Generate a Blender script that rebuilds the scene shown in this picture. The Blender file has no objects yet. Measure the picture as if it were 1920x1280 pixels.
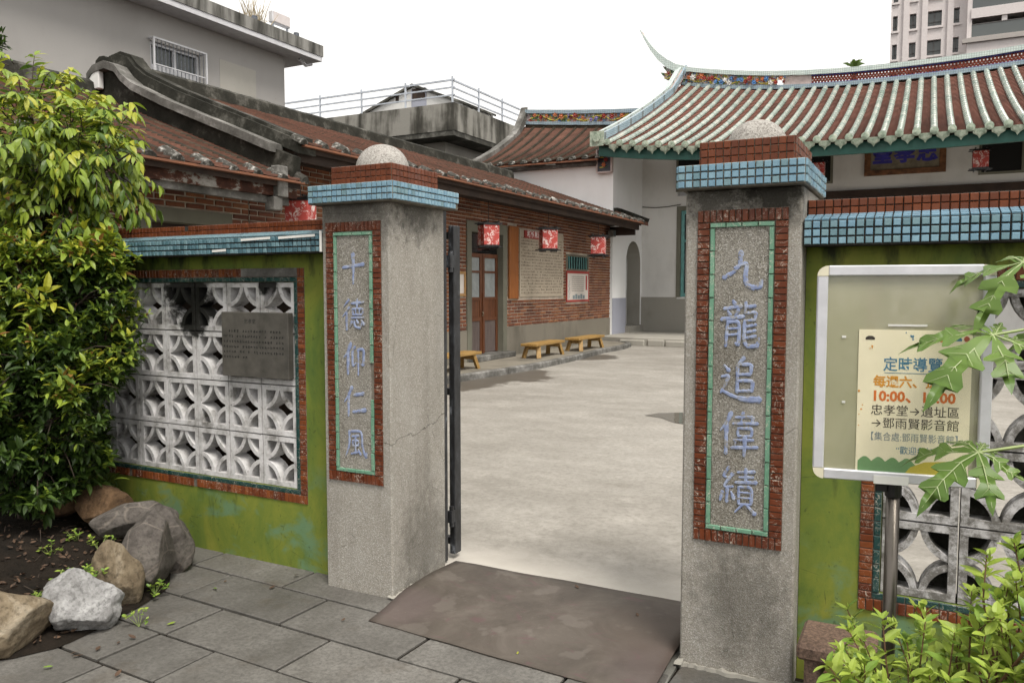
import bpy, bmesh, math, random
from mathutils import Vector, Matrix, noise
R = math.radians
random.seed(7)
SC = bpy.context.scene
COL = SC.collection

# ------------------------------------------------------------------ camera
F_PX, HOR = 1490.0, 540.0
TH = R(27.5)
PITCH = math.atan((640 - HOR) / F_PX)
CAM = Vector((2.391, -3.265, 1.6))
cd = bpy.data.cameras.new('camera')
cd.sensor_width = 36; cd.lens = 36 * F_PX / 1920
cd.clip_start = 0.05; cd.clip_end = 3000
co = bpy.data.objects.new('camera', cd); COL.objects.link(co)
co.location = CAM; co.rotation_euler = (R(90) - PITCH, 0, TH)
SC.camera = co

# ------------------------------------------------------------------ sky, sun, exposure
W = bpy.data.worlds.new('World'); SC.world = W; W.use_nodes = True
wn = W.node_tree.nodes; wl = W.node_tree.links; wn.clear()
sky = wn.new('ShaderNodeTexSky'); sky.sky_type = 'NISHITA'; sky.sun_disc = False
SUN_EL, SUN_AZ = R(60), R(128)
sky.sun_elevation = SUN_EL; sky.sun_rotation = SUN_AZ
sky.air_density = 1.0; sky.dust_density = 6.0; sky.ozone_density = 1.0
hs = wn.new('ShaderNodeHueSaturation'); hs.inputs['Saturation'].default_value = 0.12
mx = wn.new('ShaderNodeMix'); mx.data_type = 'RGBA'; mx.inputs[0].default_value = 0.8
mx.inputs[7].default_value = (10.2, 10.0, 9.6, 1)      # the even white of the cloud cover
bgn = wn.new('ShaderNodeBackground'); bgn.inputs['Strength'].default_value = 0.055
wo = wn.new('ShaderNodeOutputWorld')
wl.new(sky.outputs[0], hs.inputs['Color']); wl.new(hs.outputs[0], mx.inputs[6])
wl.new(mx.outputs[2], bgn.inputs['Color']); wl.new(bgn.outputs[0], wo.inputs['Surface'])
sl = bpy.data.lights.new('sun', 'SUN'); sl.energy = 1.5; sl.angle = R(20); sl.color = (1.0, 0.95, 0.87)
so = bpy.data.objects.new('sun', sl); COL.objects.link(so)
sd = Vector((math.sin(SUN_AZ) * math.cos(SUN_EL), math.cos(SUN_AZ) * math.cos(SUN_EL), math.sin(SUN_EL)))
so.rotation_euler = sd.to_track_quat('Z', 'Y').to_euler()
SC.view_settings.view_transform = 'Standard'; SC.view_settings.look = 'None'
SC.view_settings.gamma = 1.0; SC.view_settings.use_curve_mapping = False
SC.view_settings.exposure = 1.38
SC.cycles.use_denoising = True; SC.cycles.use_adaptive_sampling = True; SC.cycles.adaptive_threshold = 0.03
SC.cycles.max_bounces = 6; SC.cycles.diffuse_bounces = 3; SC.cycles.transparent_max_bounces = 8

# ------------------------------------------------------------------ measuring helper: a photo point taken onto a known real plane
def PX(x, y, X=None, Y=None, Z=None, D=None):
    u = (x - 960) / F_PX; v = (640 - y) / F_PX
    c, s = math.cos(PITCH), math.sin(PITCH)
    a, b, z = u, c + v * s, -s + v * c
    d = Vector((a * math.cos(TH) - b * math.sin(TH), a * math.sin(TH) + b * math.cos(TH), z))
    if X is not None: t = (X - CAM.x) / d.x
    elif Y is not None: t = (Y - CAM.y) / d.y
    elif Z is not None: t = (Z - CAM.z) / d.z
    else: t = D
    return CAM + d * t

# ------------------------------------------------------------------ materials
MATS = {}
class NT:
    def __init__(s, name):
        s.m = bpy.data.materials.new(name); s.m.use_nodes = True
        s.n = s.m.node_tree.nodes; s.l = s.m.node_tree.links
        s.b = s.n['Principled BSDF']; s.out = s.n['Material Output']; MATS[name] = s.m
        s._pos = None
    def put(s, sock, v):
        if v is None: return
        if hasattr(v, 'is_output') or hasattr(v, 'links') and not isinstance(v, (int, float, tuple)): s.l.new(v, sock)
        else: sock.default_value = v
    def pos(s):
        if not s._pos: s._pos = s.n.new('ShaderNodeNewGeometry').outputs['Position']
        return s._pos
    def rnd(s): return s.n.new('ShaderNodeObjectInfo').outputs['Random']
    def mapv(s, v=None, sc=(1, 1, 1), loc=(0, 0, 0), rot=(0, 0, 0)):
        n = s.n.new('ShaderNodeMapping'); s.l.new(v or s.pos(), n.inputs[0])
        n.inputs['Scale'].default_value = sc; n.inputs['Location'].default_value = loc; n.inputs['Rotation'].default_value = rot
        return n.outputs[0]
    def noise(s, scale, detail=4, rough=0.55, v=None, dist=0.0):
        n = s.n.new('ShaderNodeTexNoise'); s.l.new(v or s.pos(), n.inputs['Vector'])
        n.inputs['Scale'].default_value = scale; n.inputs['Detail'].default_value = detail
        n.inputs['Roughness'].default_value = rough; n.inputs['Distortion'].default_value = dist
        return n.outputs['Fac']
    def vor(s, scale, feat='F1', v=None, out='Distance', rand=1.0):
        n = s.n.new('ShaderNodeTexVoronoi'); n.feature = feat; s.l.new(v or s.pos(), n.inputs['Vector'])
        n.inputs['Scale'].default_value = scale; n.inputs['Randomness'].default_value = rand
        return n.outputs[out]
    def wave(s, scale, v=None, dist=0, d='X', det=2):
        n = s.n.new('ShaderNodeTexWave'); n.bands_direction = d; s.l.new(v or s.pos(), n.inputs['Vector'])
        n.inputs['Scale'].default_value = scale; n.inputs['Distortion'].default_value = dist; n.inputs['Detail'].default_value = det
        return n.outputs['Fac']
    def ramp(s, fac, st, interp='LINEAR'):
        n = s.n.new('ShaderNodeValToRGB'); n.color_ramp.interpolation = interp; s.l.new(fac, n.inputs[0])
        e = n.color_ramp.elements
        while len(e) < len(st): e.new(0.5)
        for el, (p, c) in zip(e, st):
            el.position = p
            el.color = (c, c, c, 1) if isinstance(c, (int, float)) else (*c[:3], 1)
        return n.outputs[0]
    def mix(s, f, a, b, mode='MIX'):
        n = s.n.new('ShaderNodeMix'); n.data_type = 'RGBA'; n.blend_type = mode
        c4 = lambda c: (*c, 1) if isinstance(c, tuple) and len(c) == 3 else c
        s.put(n.inputs[0], f); s.put(n.inputs[6], c4(a)); s.put(n.inputs[7], c4(b))
        return n.outputs[2]
    def math(s, op, a, b=None, c=None, clamp=False):
        n = s.n.new('ShaderNodeMath'); n.operation = op; n.use_clamp = clamp
        s.put(n.inputs[0], a)
        if b is not None: s.put(n.inputs[1], b)
        if c is not None: s.put(n.inputs[2], c)
        return n.outputs[0]
    def sep(s, v=None):
        n = s.n.new('ShaderNodeSeparateXYZ'); s.l.new(v or s.pos(), n.inputs[0]); return n.outputs
    def near(s, p, r, wob=0.0, wsc=8):
        n = s.n.new('ShaderNodeVectorMath'); n.operation = 'DISTANCE'
        s.l.new(s.pos(), n.inputs[0]); n.inputs[1].default_value = p
        d = s.math('DIVIDE', n.outputs['Value'], r)
        if wob: d = s.math('ADD', d, s.math('MULTIPLY', s.math('SUBTRACT', s.noise(wsc, 5, 0.7), 0.5), wob))
        return s.math('SUBTRACT', 1.0, d, clamp=True)
    def bump(s, h, st=0.3, dist=0.01, prev=None):
        n = s.n.new('ShaderNodeBump'); n.inputs['Strength'].default_value = st; n.inputs['Distance'].default_value = dist
        s.l.new(h, n.inputs['Height'])
        if prev is not None: s.l.new(prev, n.inputs['Normal'])
        s.l.new(n.outputs[0], s.b.inputs['Normal']); return n.outputs[0]
    def fin(s, col, rough=0.7, spec=0.4, metal=0.0):
        if isinstance(col, tuple): col = (*col[:3], 1)
        s.put(s.b.inputs['Base Color'], col); s.put(s.b.inputs['Roughness'], rough)
        s.b.inputs['Specular IOR Level'].default_value = spec; s.b.inputs['Metallic'].default_value = metal
        return s.m

def simple(name, c, rough=0.6, spec=0.4, metal=0.0, var=0.25, sc=6.0, bump=0.15, bsc=60, objr=0.0, bd=0.003):
    t = NT(name)
    f = t.noise(sc, 5, 0.6)
    col = t.mix(t.ramp(f, [(0.3, 0.0), (0.7, 1.0)]), tuple(x * (1 - var) for x in c), tuple(min(1, x * (1 + var)) for x in c))
    if objr:
        col = t.mix(1.0, col, t.ramp(t.rnd(), [(0, 1 - objr), (1, 1 + objr)]), 'MULTIPLY')
    if bump: t.bump(t.noise(bsc, 4), bump, bd)
    return t.fin(col, rough, spec, metal)

def m_pebble(name, lo, hi, sc=170, panel=False):
    t = NT(name)
    n = t.vor(sc, 'F1', out='Color')
    g = t.n.new('ShaderNodeRGBToBW'); t.l.new(n, g.inputs[0])
    base = t.ramp(g.outputs[0], [(0.15, lo), (0.4, tuple(a * .45 + b * 0.55 for a, b in zip(lo, hi))), (0.7, hi), (0.82, (0.40, 0.385, 0.355))])
    st = t.noise(1.0, 6, 0.62, t.mapv(sc=(5, 5, 1.3)))
    base = t.mix(t.ramp(st, [(0.46, 0.0), (0.78, 0.5)]), base, (0.085, 0.075, 0.06))
    pale = t.noise(1.0, 5, 0.6, t.mapv(sc=(3, 3, 2.2), loc=(4, 1, 2)))
    base = t.mix(t.ramp(pale, [(0.5, 0.0), (0.72, 0.4)]), base, (0.42, 0.405, 0.375))
    if not panel:
        # black mildew that grew in patches near the top, brown lichen low on the inner corner
        for p, r, wb, a in (((1.86, 0.0, 1.985), 0.14, 1.5, 0.93), ((1.62, 0.0, 1.96), 0.12, 2.6, 0.75), ((0.02, 0.33, 0.2), 0.24, 1.6, 0.42), ((-0.25, 0, 2.02), 0.22, 2.2, 0.6), ((0, 0.25, 2.02), 0.16, 2.0, 0.6), ((1.75, 0, 0.33), 0.2, 2.4, 0.4)):
            m = t.near(p, r * 1.5, wb, 18)
            base = t.mix(t.math('MULTIPLY', t.ramp(m, [(0.05, 0), (0.7, 1)]), a), base, (0.022, 0.02, 0.015))
        crack = t.vor(1.7, 'DISTANCE_TO_EDGE', v=t.mapv(sc=(0.6, 0.6, 1)), out='Distance')
        ck = t.math('ADD', crack, t.math('MULTIPLY', t.noise(14, 4), 0.02))
        base = t.mix(t.ramp(ck, [(0.008, 0.5), (0.0098, 0.0)]), base, (0.05, 0.043, 0.036))
    q = t.sep()
    zc_ = t.math('ADD', t.math('MULTIPLY', q[1], 0.16), t.math('MULTIPLY', t.math('SUBTRACT', t.noise(7, 5, 0.6), 0.5), 0.13))
    dz_ = t.math('ABSOLUTE', t.math('SUBTRACT', t.math('SUBTRACT', q[2], zc_), 0.80))
    base = t.mix(t.math('MULTIPLY', t.ramp(dz_, [(0.0016, 0.85), (0.0036, 0.0)]), t.ramp(q[0], [(0.45, 1.0), (0.5, 0.0)])), base, (0.035, 0.03, 0.025))
    t.bump(t.vor(sc, 'F1'), 0.5, 0.003)
    return t.fin(base, 0.85, 0.25)
m_pebble('pebble_wash', (0.235, 0.217, 0.187), (0.325, 0.304, 0.268), 230)
m_pebble('pebble_panel', (0.125, 0.114, 0.096), (0.27, 0.252, 0.215), 210, True)
m_pebble('pebble_dome', (0.17, 0.155, 0.142), (0.37, 0.35, 0.325), 190, True)

def m_tile(name, c, c2, scratch=0.0, rough=0.16, dirt=0.3, rv=0.25, spec=0.5):
    t = NT(name)
    col = t.mix(t.rnd(), c, c2)
    n = t.noise(30, 4)
    col = t.mix(t.math('MULTIPLY', t.ramp(n, [(0.45, 0), (0.75, 1)]), dirt), col, tuple(x * 0.45 for x in c))
    if scratch:
        for k, (sx, lo) in enumerate(((24, 0.012), (37, 0.009))):
            q = t.noise(sx, 2, 0.5, t.mapv(loc=(k * 3.1, 2, 5)), 1.2)
            ln = t.math('ABSOLUTE', t.math('SUBTRACT', q, 0.5))
            mk = t.ramp(t.noise(13, 2, v=t.mapv(loc=(k, 7, 1))), [(0.47, 0), (0.55, 1)])
            col = t.mix(t.math('MULTIPLY', t.math('MULTIPLY', t.ramp(ln, [(lo * 0.6, 1.0), (lo, 0.0)]), mk), scratch), col, (0.55, 0.5, 0.42))
    r = t.ramp(t.noise(9, 3), [(0.3, rough * 0.7), (0.7, rough + 0.25)])
    t.bump(t.noise(40, 2), 0.12, 0.002)
    return t.fin(col, r, spec)
m_tile('tile_blue', (0.15, 0.275, 0.365), (0.21, 0.35, 0.425))
m_tile('tile_blue_dull', (0.115, 0.21, 0.25), (0.175, 0.285, 0.32), rough=0.25)
m_tile('tile_blue_grimy', (0.06, 0.13, 0.16), (0.11, 0.21, 0.25), rough=0.3, dirt=0.7)
m_tile('tile_red', (0.155, 0.042, 0.015), (0.10, 0.026, 0.010), rough=0.28, dirt=0.5, spec=0.3)
m_tile('tile_red_crazed', (0.14, 0.036, 0.013), (0.09, 0.022, 0.009), scratch=0.6, rough=0.28, dirt=0.5, spec=0.3)
m_tile('tile_orange_crazed', (0.21, 0.062, 0.019), (0.115, 0.03, 0.011), scratch=0.5, rough=0.3, dirt=0.5, spec=0.3)
m_tile('tile_jade', (0.12, 0.26, 0.175), (0.15, 0.30, 0.205), scratch=0.8, rough=0.22)
m_tile('tile_teal', (0.012, 0.045, 0.042), (0.02, 0.062, 0.055), scratch=0.55, rough=0.22)
simple('grout', (0.16, 0.145, 0.12), 0.9, 0.2, var=0.4, sc=12)
simple('grout_dark', (0.035, 0.032, 0.028), 0.9, 0.2, var=0.5, sc=12)

def m_greenwall():
    t = NT('green_paint')
    a = t.ramp(t.noise(4.2, 9, 0.66, t.mapv(sc=(1, 1, .6)), 0.5), [(0.3, (0.075, 0.125, 0.026)), (0.45, (0.125, 0.17, 0.028)), (0.58, (0.17, 0.20, 0.03)), (0.72, (0.23, 0.235, 0.04))])
    b = t.noise(4.5, 5, 0.6, t.mapv(sc=(1, 1, 1.5), loc=(2, 0, 3)), 0.4)
    low = t.ramp(t.sep()[2], [(0.32, 1.0), (0.68, 0.0)])
    a = t.mix(t.math('MULTIPLY', t.ramp(b, [(0.49, 0), (0.62, 0.8)]), low), a, (0.115, 0.21, 0.12))
    mould = t.noise(1, 6, 0.65, t.mapv(sc=(7, 7, 2.2), loc=(1, 1, 1)))
    zz = t.ramp(t.sep()[2], [(0.60, 0.12), (0.9, 0.42)])          # rain-fed mildew runs
    zs = t.n.new('ShaderNodeMapRange'); t.l.new(t.sep()[2], zs.inputs[0]); zs.inputs[1].default_value = 1.55; zs.inputs[2].default_value = 1.85
    run = t.math('ADD', t.math('MULTIPLY', zs.outputs[0], 0.22), mould)
    a = t.mix(t.ramp(run, [(0.6, 0), (0.78, 0.9)]), a, (0.012, 0.016, 0.008))
    sp = t.noise(38, 3, 0.6)
    a = t.mix(t.ramp(sp, [(0.64, 0), (0.72, 0.5)]), a, (0.03, 0.04, 0.015))
    crack = t.vor(2.3, 'DISTANCE_TO_EDGE', out='Distance')
    ck = t.math('ADD', crack, t.math('MULTIPLY', t.noise(12, 4), 0.03))
    a = t.mix(t.ramp(ck, [(0.0125, 0.6), (0.0142, 0)]), a, (0.045, 0.055, 0.015))
    t.bump(t.noise(25, 6), 0.25, 0.004)
    return t.fin(a, 0.7, 0.3)
m_greenwall()
def m_block():
    t = NT('block_paint')
    f = t.noise(7, 6, 0.68)
    c = t.ramp(f, [(0.31, (0.10, 0.092, 0.083)), (0.40, (0.32, 0.31, 0.30)), (0.49, (0.50, 0.49, 0.485)), (0.65, (0.64, 0.63, 0.635))])
    p = t.noise(40, 4, 0.7)
    c = t.mix(t.ramp(p, [(0.60, 0), (0.69, 0.7)]), c, (0.08, 0.072, 0.062))
    sx = t.sep()[0]
    rgt = t.ramp(t.math('MULTIPLY', sx, 0.5), [(0.5, 0.0), (0.95, 1.0)])   # the right-hand panel has lost more of its paint
    c = t.mix(t.math('MULTIPLY', rgt, t.ramp(t.noise(13, 9, 0.8, t.mapv(loc=(3, 3, 3))), [(0.42, 0.15), (0.56, 0.9)])), c, (0.095, 0.088, 0.075))
    for pt, r in (((-1.62, 0.12, 1.57), 0.27), ((-1.54, 0.12, 1.44), 0.19), ((-0.95, 0.12, 1.62), 0.09)):
        m = t.near(pt, r, 1.3, 12)
        c = t.mix(t.ramp(m, [(0.12, 0), (0.4, 0.97)]), c, (0.009, 0.009, 0.007))
    t.bump(t.noise(45, 6, 0.7), 0.45, 0.004)
    return t.fin(c, 0.85, 0.25)
m_block()
def m_concrete_yard():
    t = NT('yard_concrete')
    a = t.noise(0.8, 10, 0.66, t.mapv(sc=(0.6, 1.0, 1), rot=(0, 0, R(28))), 0.1)
    c = t.ramp(a, [(0.26, (0.19, 0.176, 0.153)), (0.46, (0.24, 0.224, 0.198)), (0.6, (0.285, 0.268, 0.24)), (0.75, (0.36, 0.342, 0.312))])
    b = t.noise(2.3, 10, 0.74, t.mapv(sc=(0.7, 1.1, 1), rot=(0, 0, R(28)), loc=(3, 1, 0)), 0.15)
    c = t.mix(t.ramp(b, [(0.48, 0), (0.68, 0.6)]), c, (0.38, 0.357, 0.32))
    c = t.mix(t.ramp(b, [(0.28, 0.5), (0.42, 0.0)]), c, (0.14, 0.125, 0.10))
    ckd = t.math('ADD', t.vor(0.42, 'DISTANCE_TO_EDGE', out='Distance'), t.math('MULTIPLY', t.math('SUBTRACT', t.noise(2.5, 6, 0.7), 0.5), 0.12))
    c = t.mix(t.ramp(ckd, [(0.0, 0.0), (0.0015, 0.6), (0.004, 0.0)]), c, (0.07, 0.062, 0.05))
    f = t.noise(24, 8, 0.78)
    c = t.mix(t.ramp(f, [(0.3, 0.55), (0.56, 0)]), c, (0.11, 0.098, 0.08))
    # dry pale strip along the threshold, damp stains by the drip line of the eave
    y = t.sep()[1]
    th = t.math('ADD', y, t.math('MULTIPLY', t.noise(3, 4), 0.5))
    c = t.mix(t.ramp(t.math('MULTIPLY', th, 0.5), [(0.42, 0.8), (0.62, 0)]), c, (0.45, 0.42, 0.375))
    wet = None
    for p, r in (((-4.25, 8.5, 0.1), 1.5), ((-4.2, 9.3, 0.1), 0.9), ((-4.15, 12.8, 0.1), 1.0), ((-4.3, 7.2, 0.1), 1.2)):
        m = t.ramp(t.near(p, r, 0.9, 1.6), [(0.22, 0), (0.3, 1)])
        wet = m if wet is None else t.math('MAXIMUM', wet, m)
    c = t.mix(t.math('MULTIPLY', wet, 0.8), c, (0.06, 0.05, 0.038))
    rg = t.ramp(wet, [(0, 0.85), (1, 0.45)])
    t.bump(t.noise(22, 8, 0.7), 0.3, 0.006)
    return t.fin(c, rg, 0.3)
m_concrete_yard()
def m_paver():
    t = NT('slate_paver')
    a = t.noise(2.6, 8, 0.65, t.mapv(sc=(1, 0.7, 1)))
    c = t.ramp(a, [(0.3, (0.088, 0.082, 0.073)), (0.55, (0.145, 0.137, 0.124)), (0.75, (0.205, 0.195, 0.178))])
    c = t.mix(1.0, c, t.ramp(t.rnd(), [(0, 0.78), (1, 1.2)]), 'MULTIPLY')
    f = t.noise(48, 8, 0.8)
    c = t.mix(t.ramp(f, [(0.38, 0.65), (0.58, 0)]), c, (0.05, 0.047, 0.042))
    g = t.noise(3.4, 5, 0.6, t.mapv(loc=(9, 9, 0)))
    c = t.mix(t.ramp(g, [(0.56, 0), (0.72, 0.5)]), c, (0.07, 0.055, 0.038))
    t.bump(t.noise(26, 8, 0.72), 0.5, 0.008)
    return t.fin(c, t.ramp(a, [(0.3, 0.5), (0.7, 0.8)]), 0.4)
m_paver()
def m_mat():
    t = NT('rubber_mat')
    a = t.noise(3.5, 9, 0.7, None, 0.6)
    c = t.ramp(a, [(0.3, (0.05, 0.041, 0.033)), (0.52, (0.078, 0.065, 0.053)), (0.72, (0.112, 0.095, 0.08))])
    for k, (p, r) in enumerate((((0.16, -0.1, 0.02), 0.26), ((1.46, -0.12, 0.02), 0.3))):
        c = t.mix(t.math('MULTIPLY', t.ramp(t.near(p, r, 0.9, 5), [(0.1, 0), (0.6, 1)]), 0.4), c, (0.115, 0.085, 0.084))
    sc_ = t.noise(70, 5, 0.75)
    c = t.mix(t.ramp(sc_, [(0.62, 0), (0.7, 0.35)]), c, (0.2, 0.175, 0.15))
    sw = t.noise(5, 4, 0.5, t.mapv(loc=(4, 4, 4)))
    c = t.mix(t.ramp(sw, [(0.6, 0), (0.64, 0.3)]), c, (0.16, 0.14, 0.122))
    v = t.math('ADD', t.vor(6, 'DISTANCE_TO_EDGE', v=t.mapv(sc=(0.6, 2.2, 1)), out='Distance'), t.math('MULTIPLY', t.noise(9, 5), 0.3))
    c = t.mix(t.ramp(v, [(0.12, 0.35), (0.16, 0)]), c, (0.11, 0.05, 0.06))
    d = t.ramp(t.near((1.45, 0.2, 0.03), 0.5, 1.0, 4), [(0.1, 0), (0.7, 0.6)])
    c = t.mix(d, c, (0.07, 0.05, 0.038))
    t.bump(t.noise(60, 5), 0.15, 0.003)
    return t.fin(c, 0.65, 0.35)
m_mat()
def m_plaster(name, c, dirt=(0.28, 0.27, 0.25), amt=0.3, sc=1.5):
    t = NT(name)
    a = t.noise(sc, 6, 0.6, t.mapv(sc=(1, 1, 0.5)))
    col = t.mix(t.math('MULTIPLY', t.ramp(a, [(0.5, 0), (0.78, 1)]), amt), c, dirt)
    s = t.noise(14, 5, 0.6)
    col = t.mix(t.ramp(s, [(0.66, 0), (0.74, amt)]), col, dirt)
    t.bump(t.noise(20, 6), 0.12, 0.01)
    return t.fin(col, 0.8, 0.3)
m_plaster('white_wash', (0.82, 0.82, 0.82), amt=0.12)
m_plaster('white_wash_dim', (0.66, 0.65, 0.63), amt=0.35)
m_plaster('dado_blue', (0.33, 0.34, 0.40), (0.2, 0.2, 0.22), 0.35)
m_plaster('dado_grey', (0.30, 0.285, 0.25), (0.14, 0.13, 0.11), 0.6)
m_plaster('render_base', (0.20, 0.18, 0.145), (0.05, 0.045, 0.035), 0.8, 1.2)
m_plaster('render_grey', (0.36, 0.345, 0.33), (0.24, 0.23, 0.215), 0.5, 0.5)
m_plaster('render_pale', (0.42, 0.40, 0.36), (0.22, 0.21, 0.18), 0.6, 0.5)
m_plaster('frame_plaster', (0.16, 0.155, 0.12), (0.06, 0.06, 0.045), 0.5, 2)
def m_mossy(name, c1, c2, c3, sc=3):
    t = NT(name)
    a = t.noise(sc, 7, 0.7)
    col = t.ramp(a, [(0.3, c1), (0.52, c2), (0.68, c3)])
    t.bump(t.noise(18, 6, 0.7), 0.5, 0.02)
    return t.fin(col, 0.9, 0.2)
m_mossy('mortar_black', (0.012, 0.012, 0.009), (0.03, 0.029, 0.023), (0.12, 0.115, 0.10))
m_mossy('mortar_grey', (0.035, 0.033, 0.028), (0.13, 0.125, 0.115), (0.30, 0.29, 0.275), 2.2)
m_mossy('mortar_rib', (0.012, 0.011, 0.007), (0.028, 0.022, 0.014), (0.065, 0.045, 0.03), 5)
m_mossy('rib_end_lime', (0.02, 0.019, 0.014), (0.06, 0.057, 0.05), (0.40, 0.385, 0.36), 12)
m_mossy('stain_concrete', (0.012, 0.012, 0.010), (0.06, 0.058, 0.05), (0.20, 0.195, 0.175), 1.1)
def m_peel():
    t = NT('peeling_paint')
    a = t.noise(5, 6, 0.65, t.mapv(sc=(1, 1, 1.6)))
    col = t.ramp(a, [(0.4, (0.035, 0.014, 0.009)), (0.5, (0.075, 0.03, 0.018)), (0.54, (0.20, 0.185, 0.165)), (0.7, (0.30, 0.285, 0.26))])
    t.bump(a, 0.3, 0.01)
    return t.fin(col, 0.85, 0.2)
m_peel()
def m_streaked():
    t = NT('streaked_concrete')
    a = t.noise(1, 5, 0.6, t.mapv(sc=(1.6, 1.6, 0.22)))
    b = t.noise(0.5, 5, 0.6)
    col = t.ramp(t.math('ADD', t.math('MULTIPLY', a, 0.6), t.math('MULTIPLY', b, 0.4)), [(0.38, (0.016, 0.016, 0.013)), (0.47, (0.07, 0.066, 0.056)), (0.56, (0.25, 0.24, 0.215))])
    t.bump(t.noise(6, 6), 0.3, 0.03)
    return t.fin(col, 0.9, 0.2)
m_streaked()
def m_parapet():
    t = NT('parapet_grey')
    a = t.noise(1, 6, 0.65, t.mapv(sc=(2.4, 2.4, 0.35)))
    col = t.ramp(a, [(0.34, (0.03, 0.03, 0.026)), (0.46, (0.11, 0.107, 0.097)), (0.58, (0.23, 0.225, 0.21)), (0.75, (0.34, 0.33, 0.31))])
    return t.fin(col, 0.9, 0.2)
m_parapet()
def m_rooftile(name, c1, c2, dark, sc=1.2):
    t = NT(name)
    a = t.noise(14, 4, 0.6, t.mapv(sc=(1, 1, 3)))
    col = t.mix(t.ramp(a, [(0.3, 0), (0.7, 1)]), c1, c2)
    b = t.noise(sc, 6, 0.65)
    col = t.mix(t.ramp(b, [(0.45, 0.0), (0.75, 0.75)]), col, dark)
    col = t.mix(1.0, col, t.ramp(t.rnd(), [(0, 0.85), (1, 1.12)]), 'MULTIPLY')
    t.bump(t.noise(40, 4), 0.25, 0.005)
    return t.fin(col, 0.85, 0.25)
m_rooftile('clay_tile', (0.115, 0.056, 0.04), (0.18, 0.086, 0.06), (0.045, 0.029, 0.021))
m_rooftile('clay_tile_hall', (0.12, 0.05, 0.036), (0.165, 0.07, 0.05), (0.05, 0.025, 0.018), 0.9)
def m_glaze():
    t = NT('celadon_glaze')
    a = t.noise(3, 5, 0.6)
    col = t.ramp(a, [(0.3, (0.16, 0.22, 0.185)), (0.5, (0.27, 0.315, 0.275)), (0.7, (0.43, 0.42, 0.365))])
    col = t.mix(1.0, col, t.ramp(t.rnd(), [(0, 0.88), (1, 1.1)]), 'MULTIPLY')
    return t.fin(col, 0.16, 0.7)
m_glaze()
m_mossy('celadon_dim', (0.12, 0.16, 0.12), (0.30, 0.35, 0.28), (0.46, 0.48, 0.40), 9)
def m_mosaic(name, c, c2, g, sc):
    t = NT(name)
    v = t.mapv(sc=(sc, sc, sc))
    w = [t.math('ABSOLUTE', t.math('SUBTRACT', t.math('FRACT', q), 0.5)) for q in t.sep(v)]
    m = t.math('MAXIMUM', w[0], w[2])
    col = t.mix(t.ramp(t.noise(5, 3), [(0.3, 0), (0.7, 1)]), c, c2)
    col = t.mix(t.ramp(m, [(0.41, 0), (0.45, 1)]), col, g)
    return t.fin(col, 0.3, 0.5)
m_mosaic('mosaic_blue', (0.20, 0.28, 0.34), (0.28, 0.36, 0.41), (0.12, 0.135, 0.14), 16)
m_mosaic('mosaic_pale', (0.42, 0.51, 0.49), (0.55, 0.62, 0.58), (0.25, 0.27, 0.26), 16)
def m_relief():
    t = NT('shard_relief')
    n = t.n.new('ShaderNodeTexVoronoi'); n.inputs['Scale'].default_value = 11; t.l.new(t.pos(), n.inputs['Vector'])
    w = t.n.new('ShaderNodeTexWhiteNoise'); t.l.new(n.outputs['Position'], w.inputs['Vector'])
    c = t.ramp(w.outputs['Value'], [(0, (0.30, 0.24, 0.23)), (.25, (0.09, 0.15, 0.07)), (.4, (0.24, 0.05, 0.035)), (.52, (0.42, 0.40, 0.38)), (.66, (0.09, 0.15, 0.27)), (.78, (0.40, 0.32, 0.07)), (.9, (0.34, 0.14, 0.08))], 'CONSTANT')
    t.bump(n.outputs['Distance'], 0.8, 0.05)
    return t.fin(c, 0.4, 0.5)
m_relief()
simple('pink_mortar', (0.42, 0.29, 0.26), 0.8, var=0.4, sc=2)
simple('teal_wood', (0.017, 0.085, 0.068), 0.5, var=0.35, sc=2)
simple('teal_frame', (0.12, 0.30, 0.29), 0.5, var=0.2)
simple('royal_blue', (0.035, 0.035, 0.22), 0.5)
simple('lattice_red', (0.23, 0.045, 0.022), 0.6, var=0.4)
def m_brick():
    t = NT('brick_clay')
    c = t.ramp(t.rnd(), [(0, (0.10, 0.042, 0.028)), (0.35, (0.175, 0.066, 0.038)), (0.7, (0.21, 0.082, 0.042)), (1, (0.26, 0.115, 0.055))])
    a = t.noise(9, 5, 0.65)
    c = t.mix(t.ramp(a, [(0.5, 0), (0.75, 0.6)]), c, (0.06, 0.03, 0.022))
    t.bump(t.noise(50, 5), 0.3, 0.005)
    return t.fin(c, 0.85, 0.25)
m_brick()
def m_brickstuff():
    t = NT('brick_clay_mass')
    v = t.mapv(sc=(1, 3.51, 14.39))
    n = t.n.new('ShaderNodeTexWhiteNoise'); fl = t.n.new('ShaderNodeVectorMath'); fl.operation = 'FLOOR'
    t.l.new(v, fl.inputs[0]); t.l.new(fl.outputs[0], n.inputs['Vector'])
    c = t.ramp(n.outputs['Value'], [(0, (0.10, 0.042, 0.028)), (0.35, (0.175, 0.066, 0.038)), (0.7, (0.21, 0.082, 0.042)), (1, (0.26, 0.115, 0.055))])
    return t.fin(c, 0.85, 0.25)
m_brickstuff()
simple('brick_mortar', (0.46, 0.40, 0.33), 0.9, 0.2, var=0.3, sc=3)
def m_wood(name, c1, c2, sc=(1, 8, 8), rough=0.5):
    t = NT(name)
    a = t.noise(3, 6, 0.6, t.mapv(sc=sc), 0.6)
    col = t.mix(t.ramp(a, [(0.3, 0), (0.7, 1)]), c1, c2)
    t.bump(a, 0.15, 0.004)
    return t.fin(col, rough, 0.4)
m_wood('bench_wood', (0.22, 0.125, 0.035), (0.36, 0.22, 0.07), (8, 1, 8))
m_wood('door_wood', (0.075, 0.026, 0.012), (0.15, 0.055, 0.022), (8, 8, 1))
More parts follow.
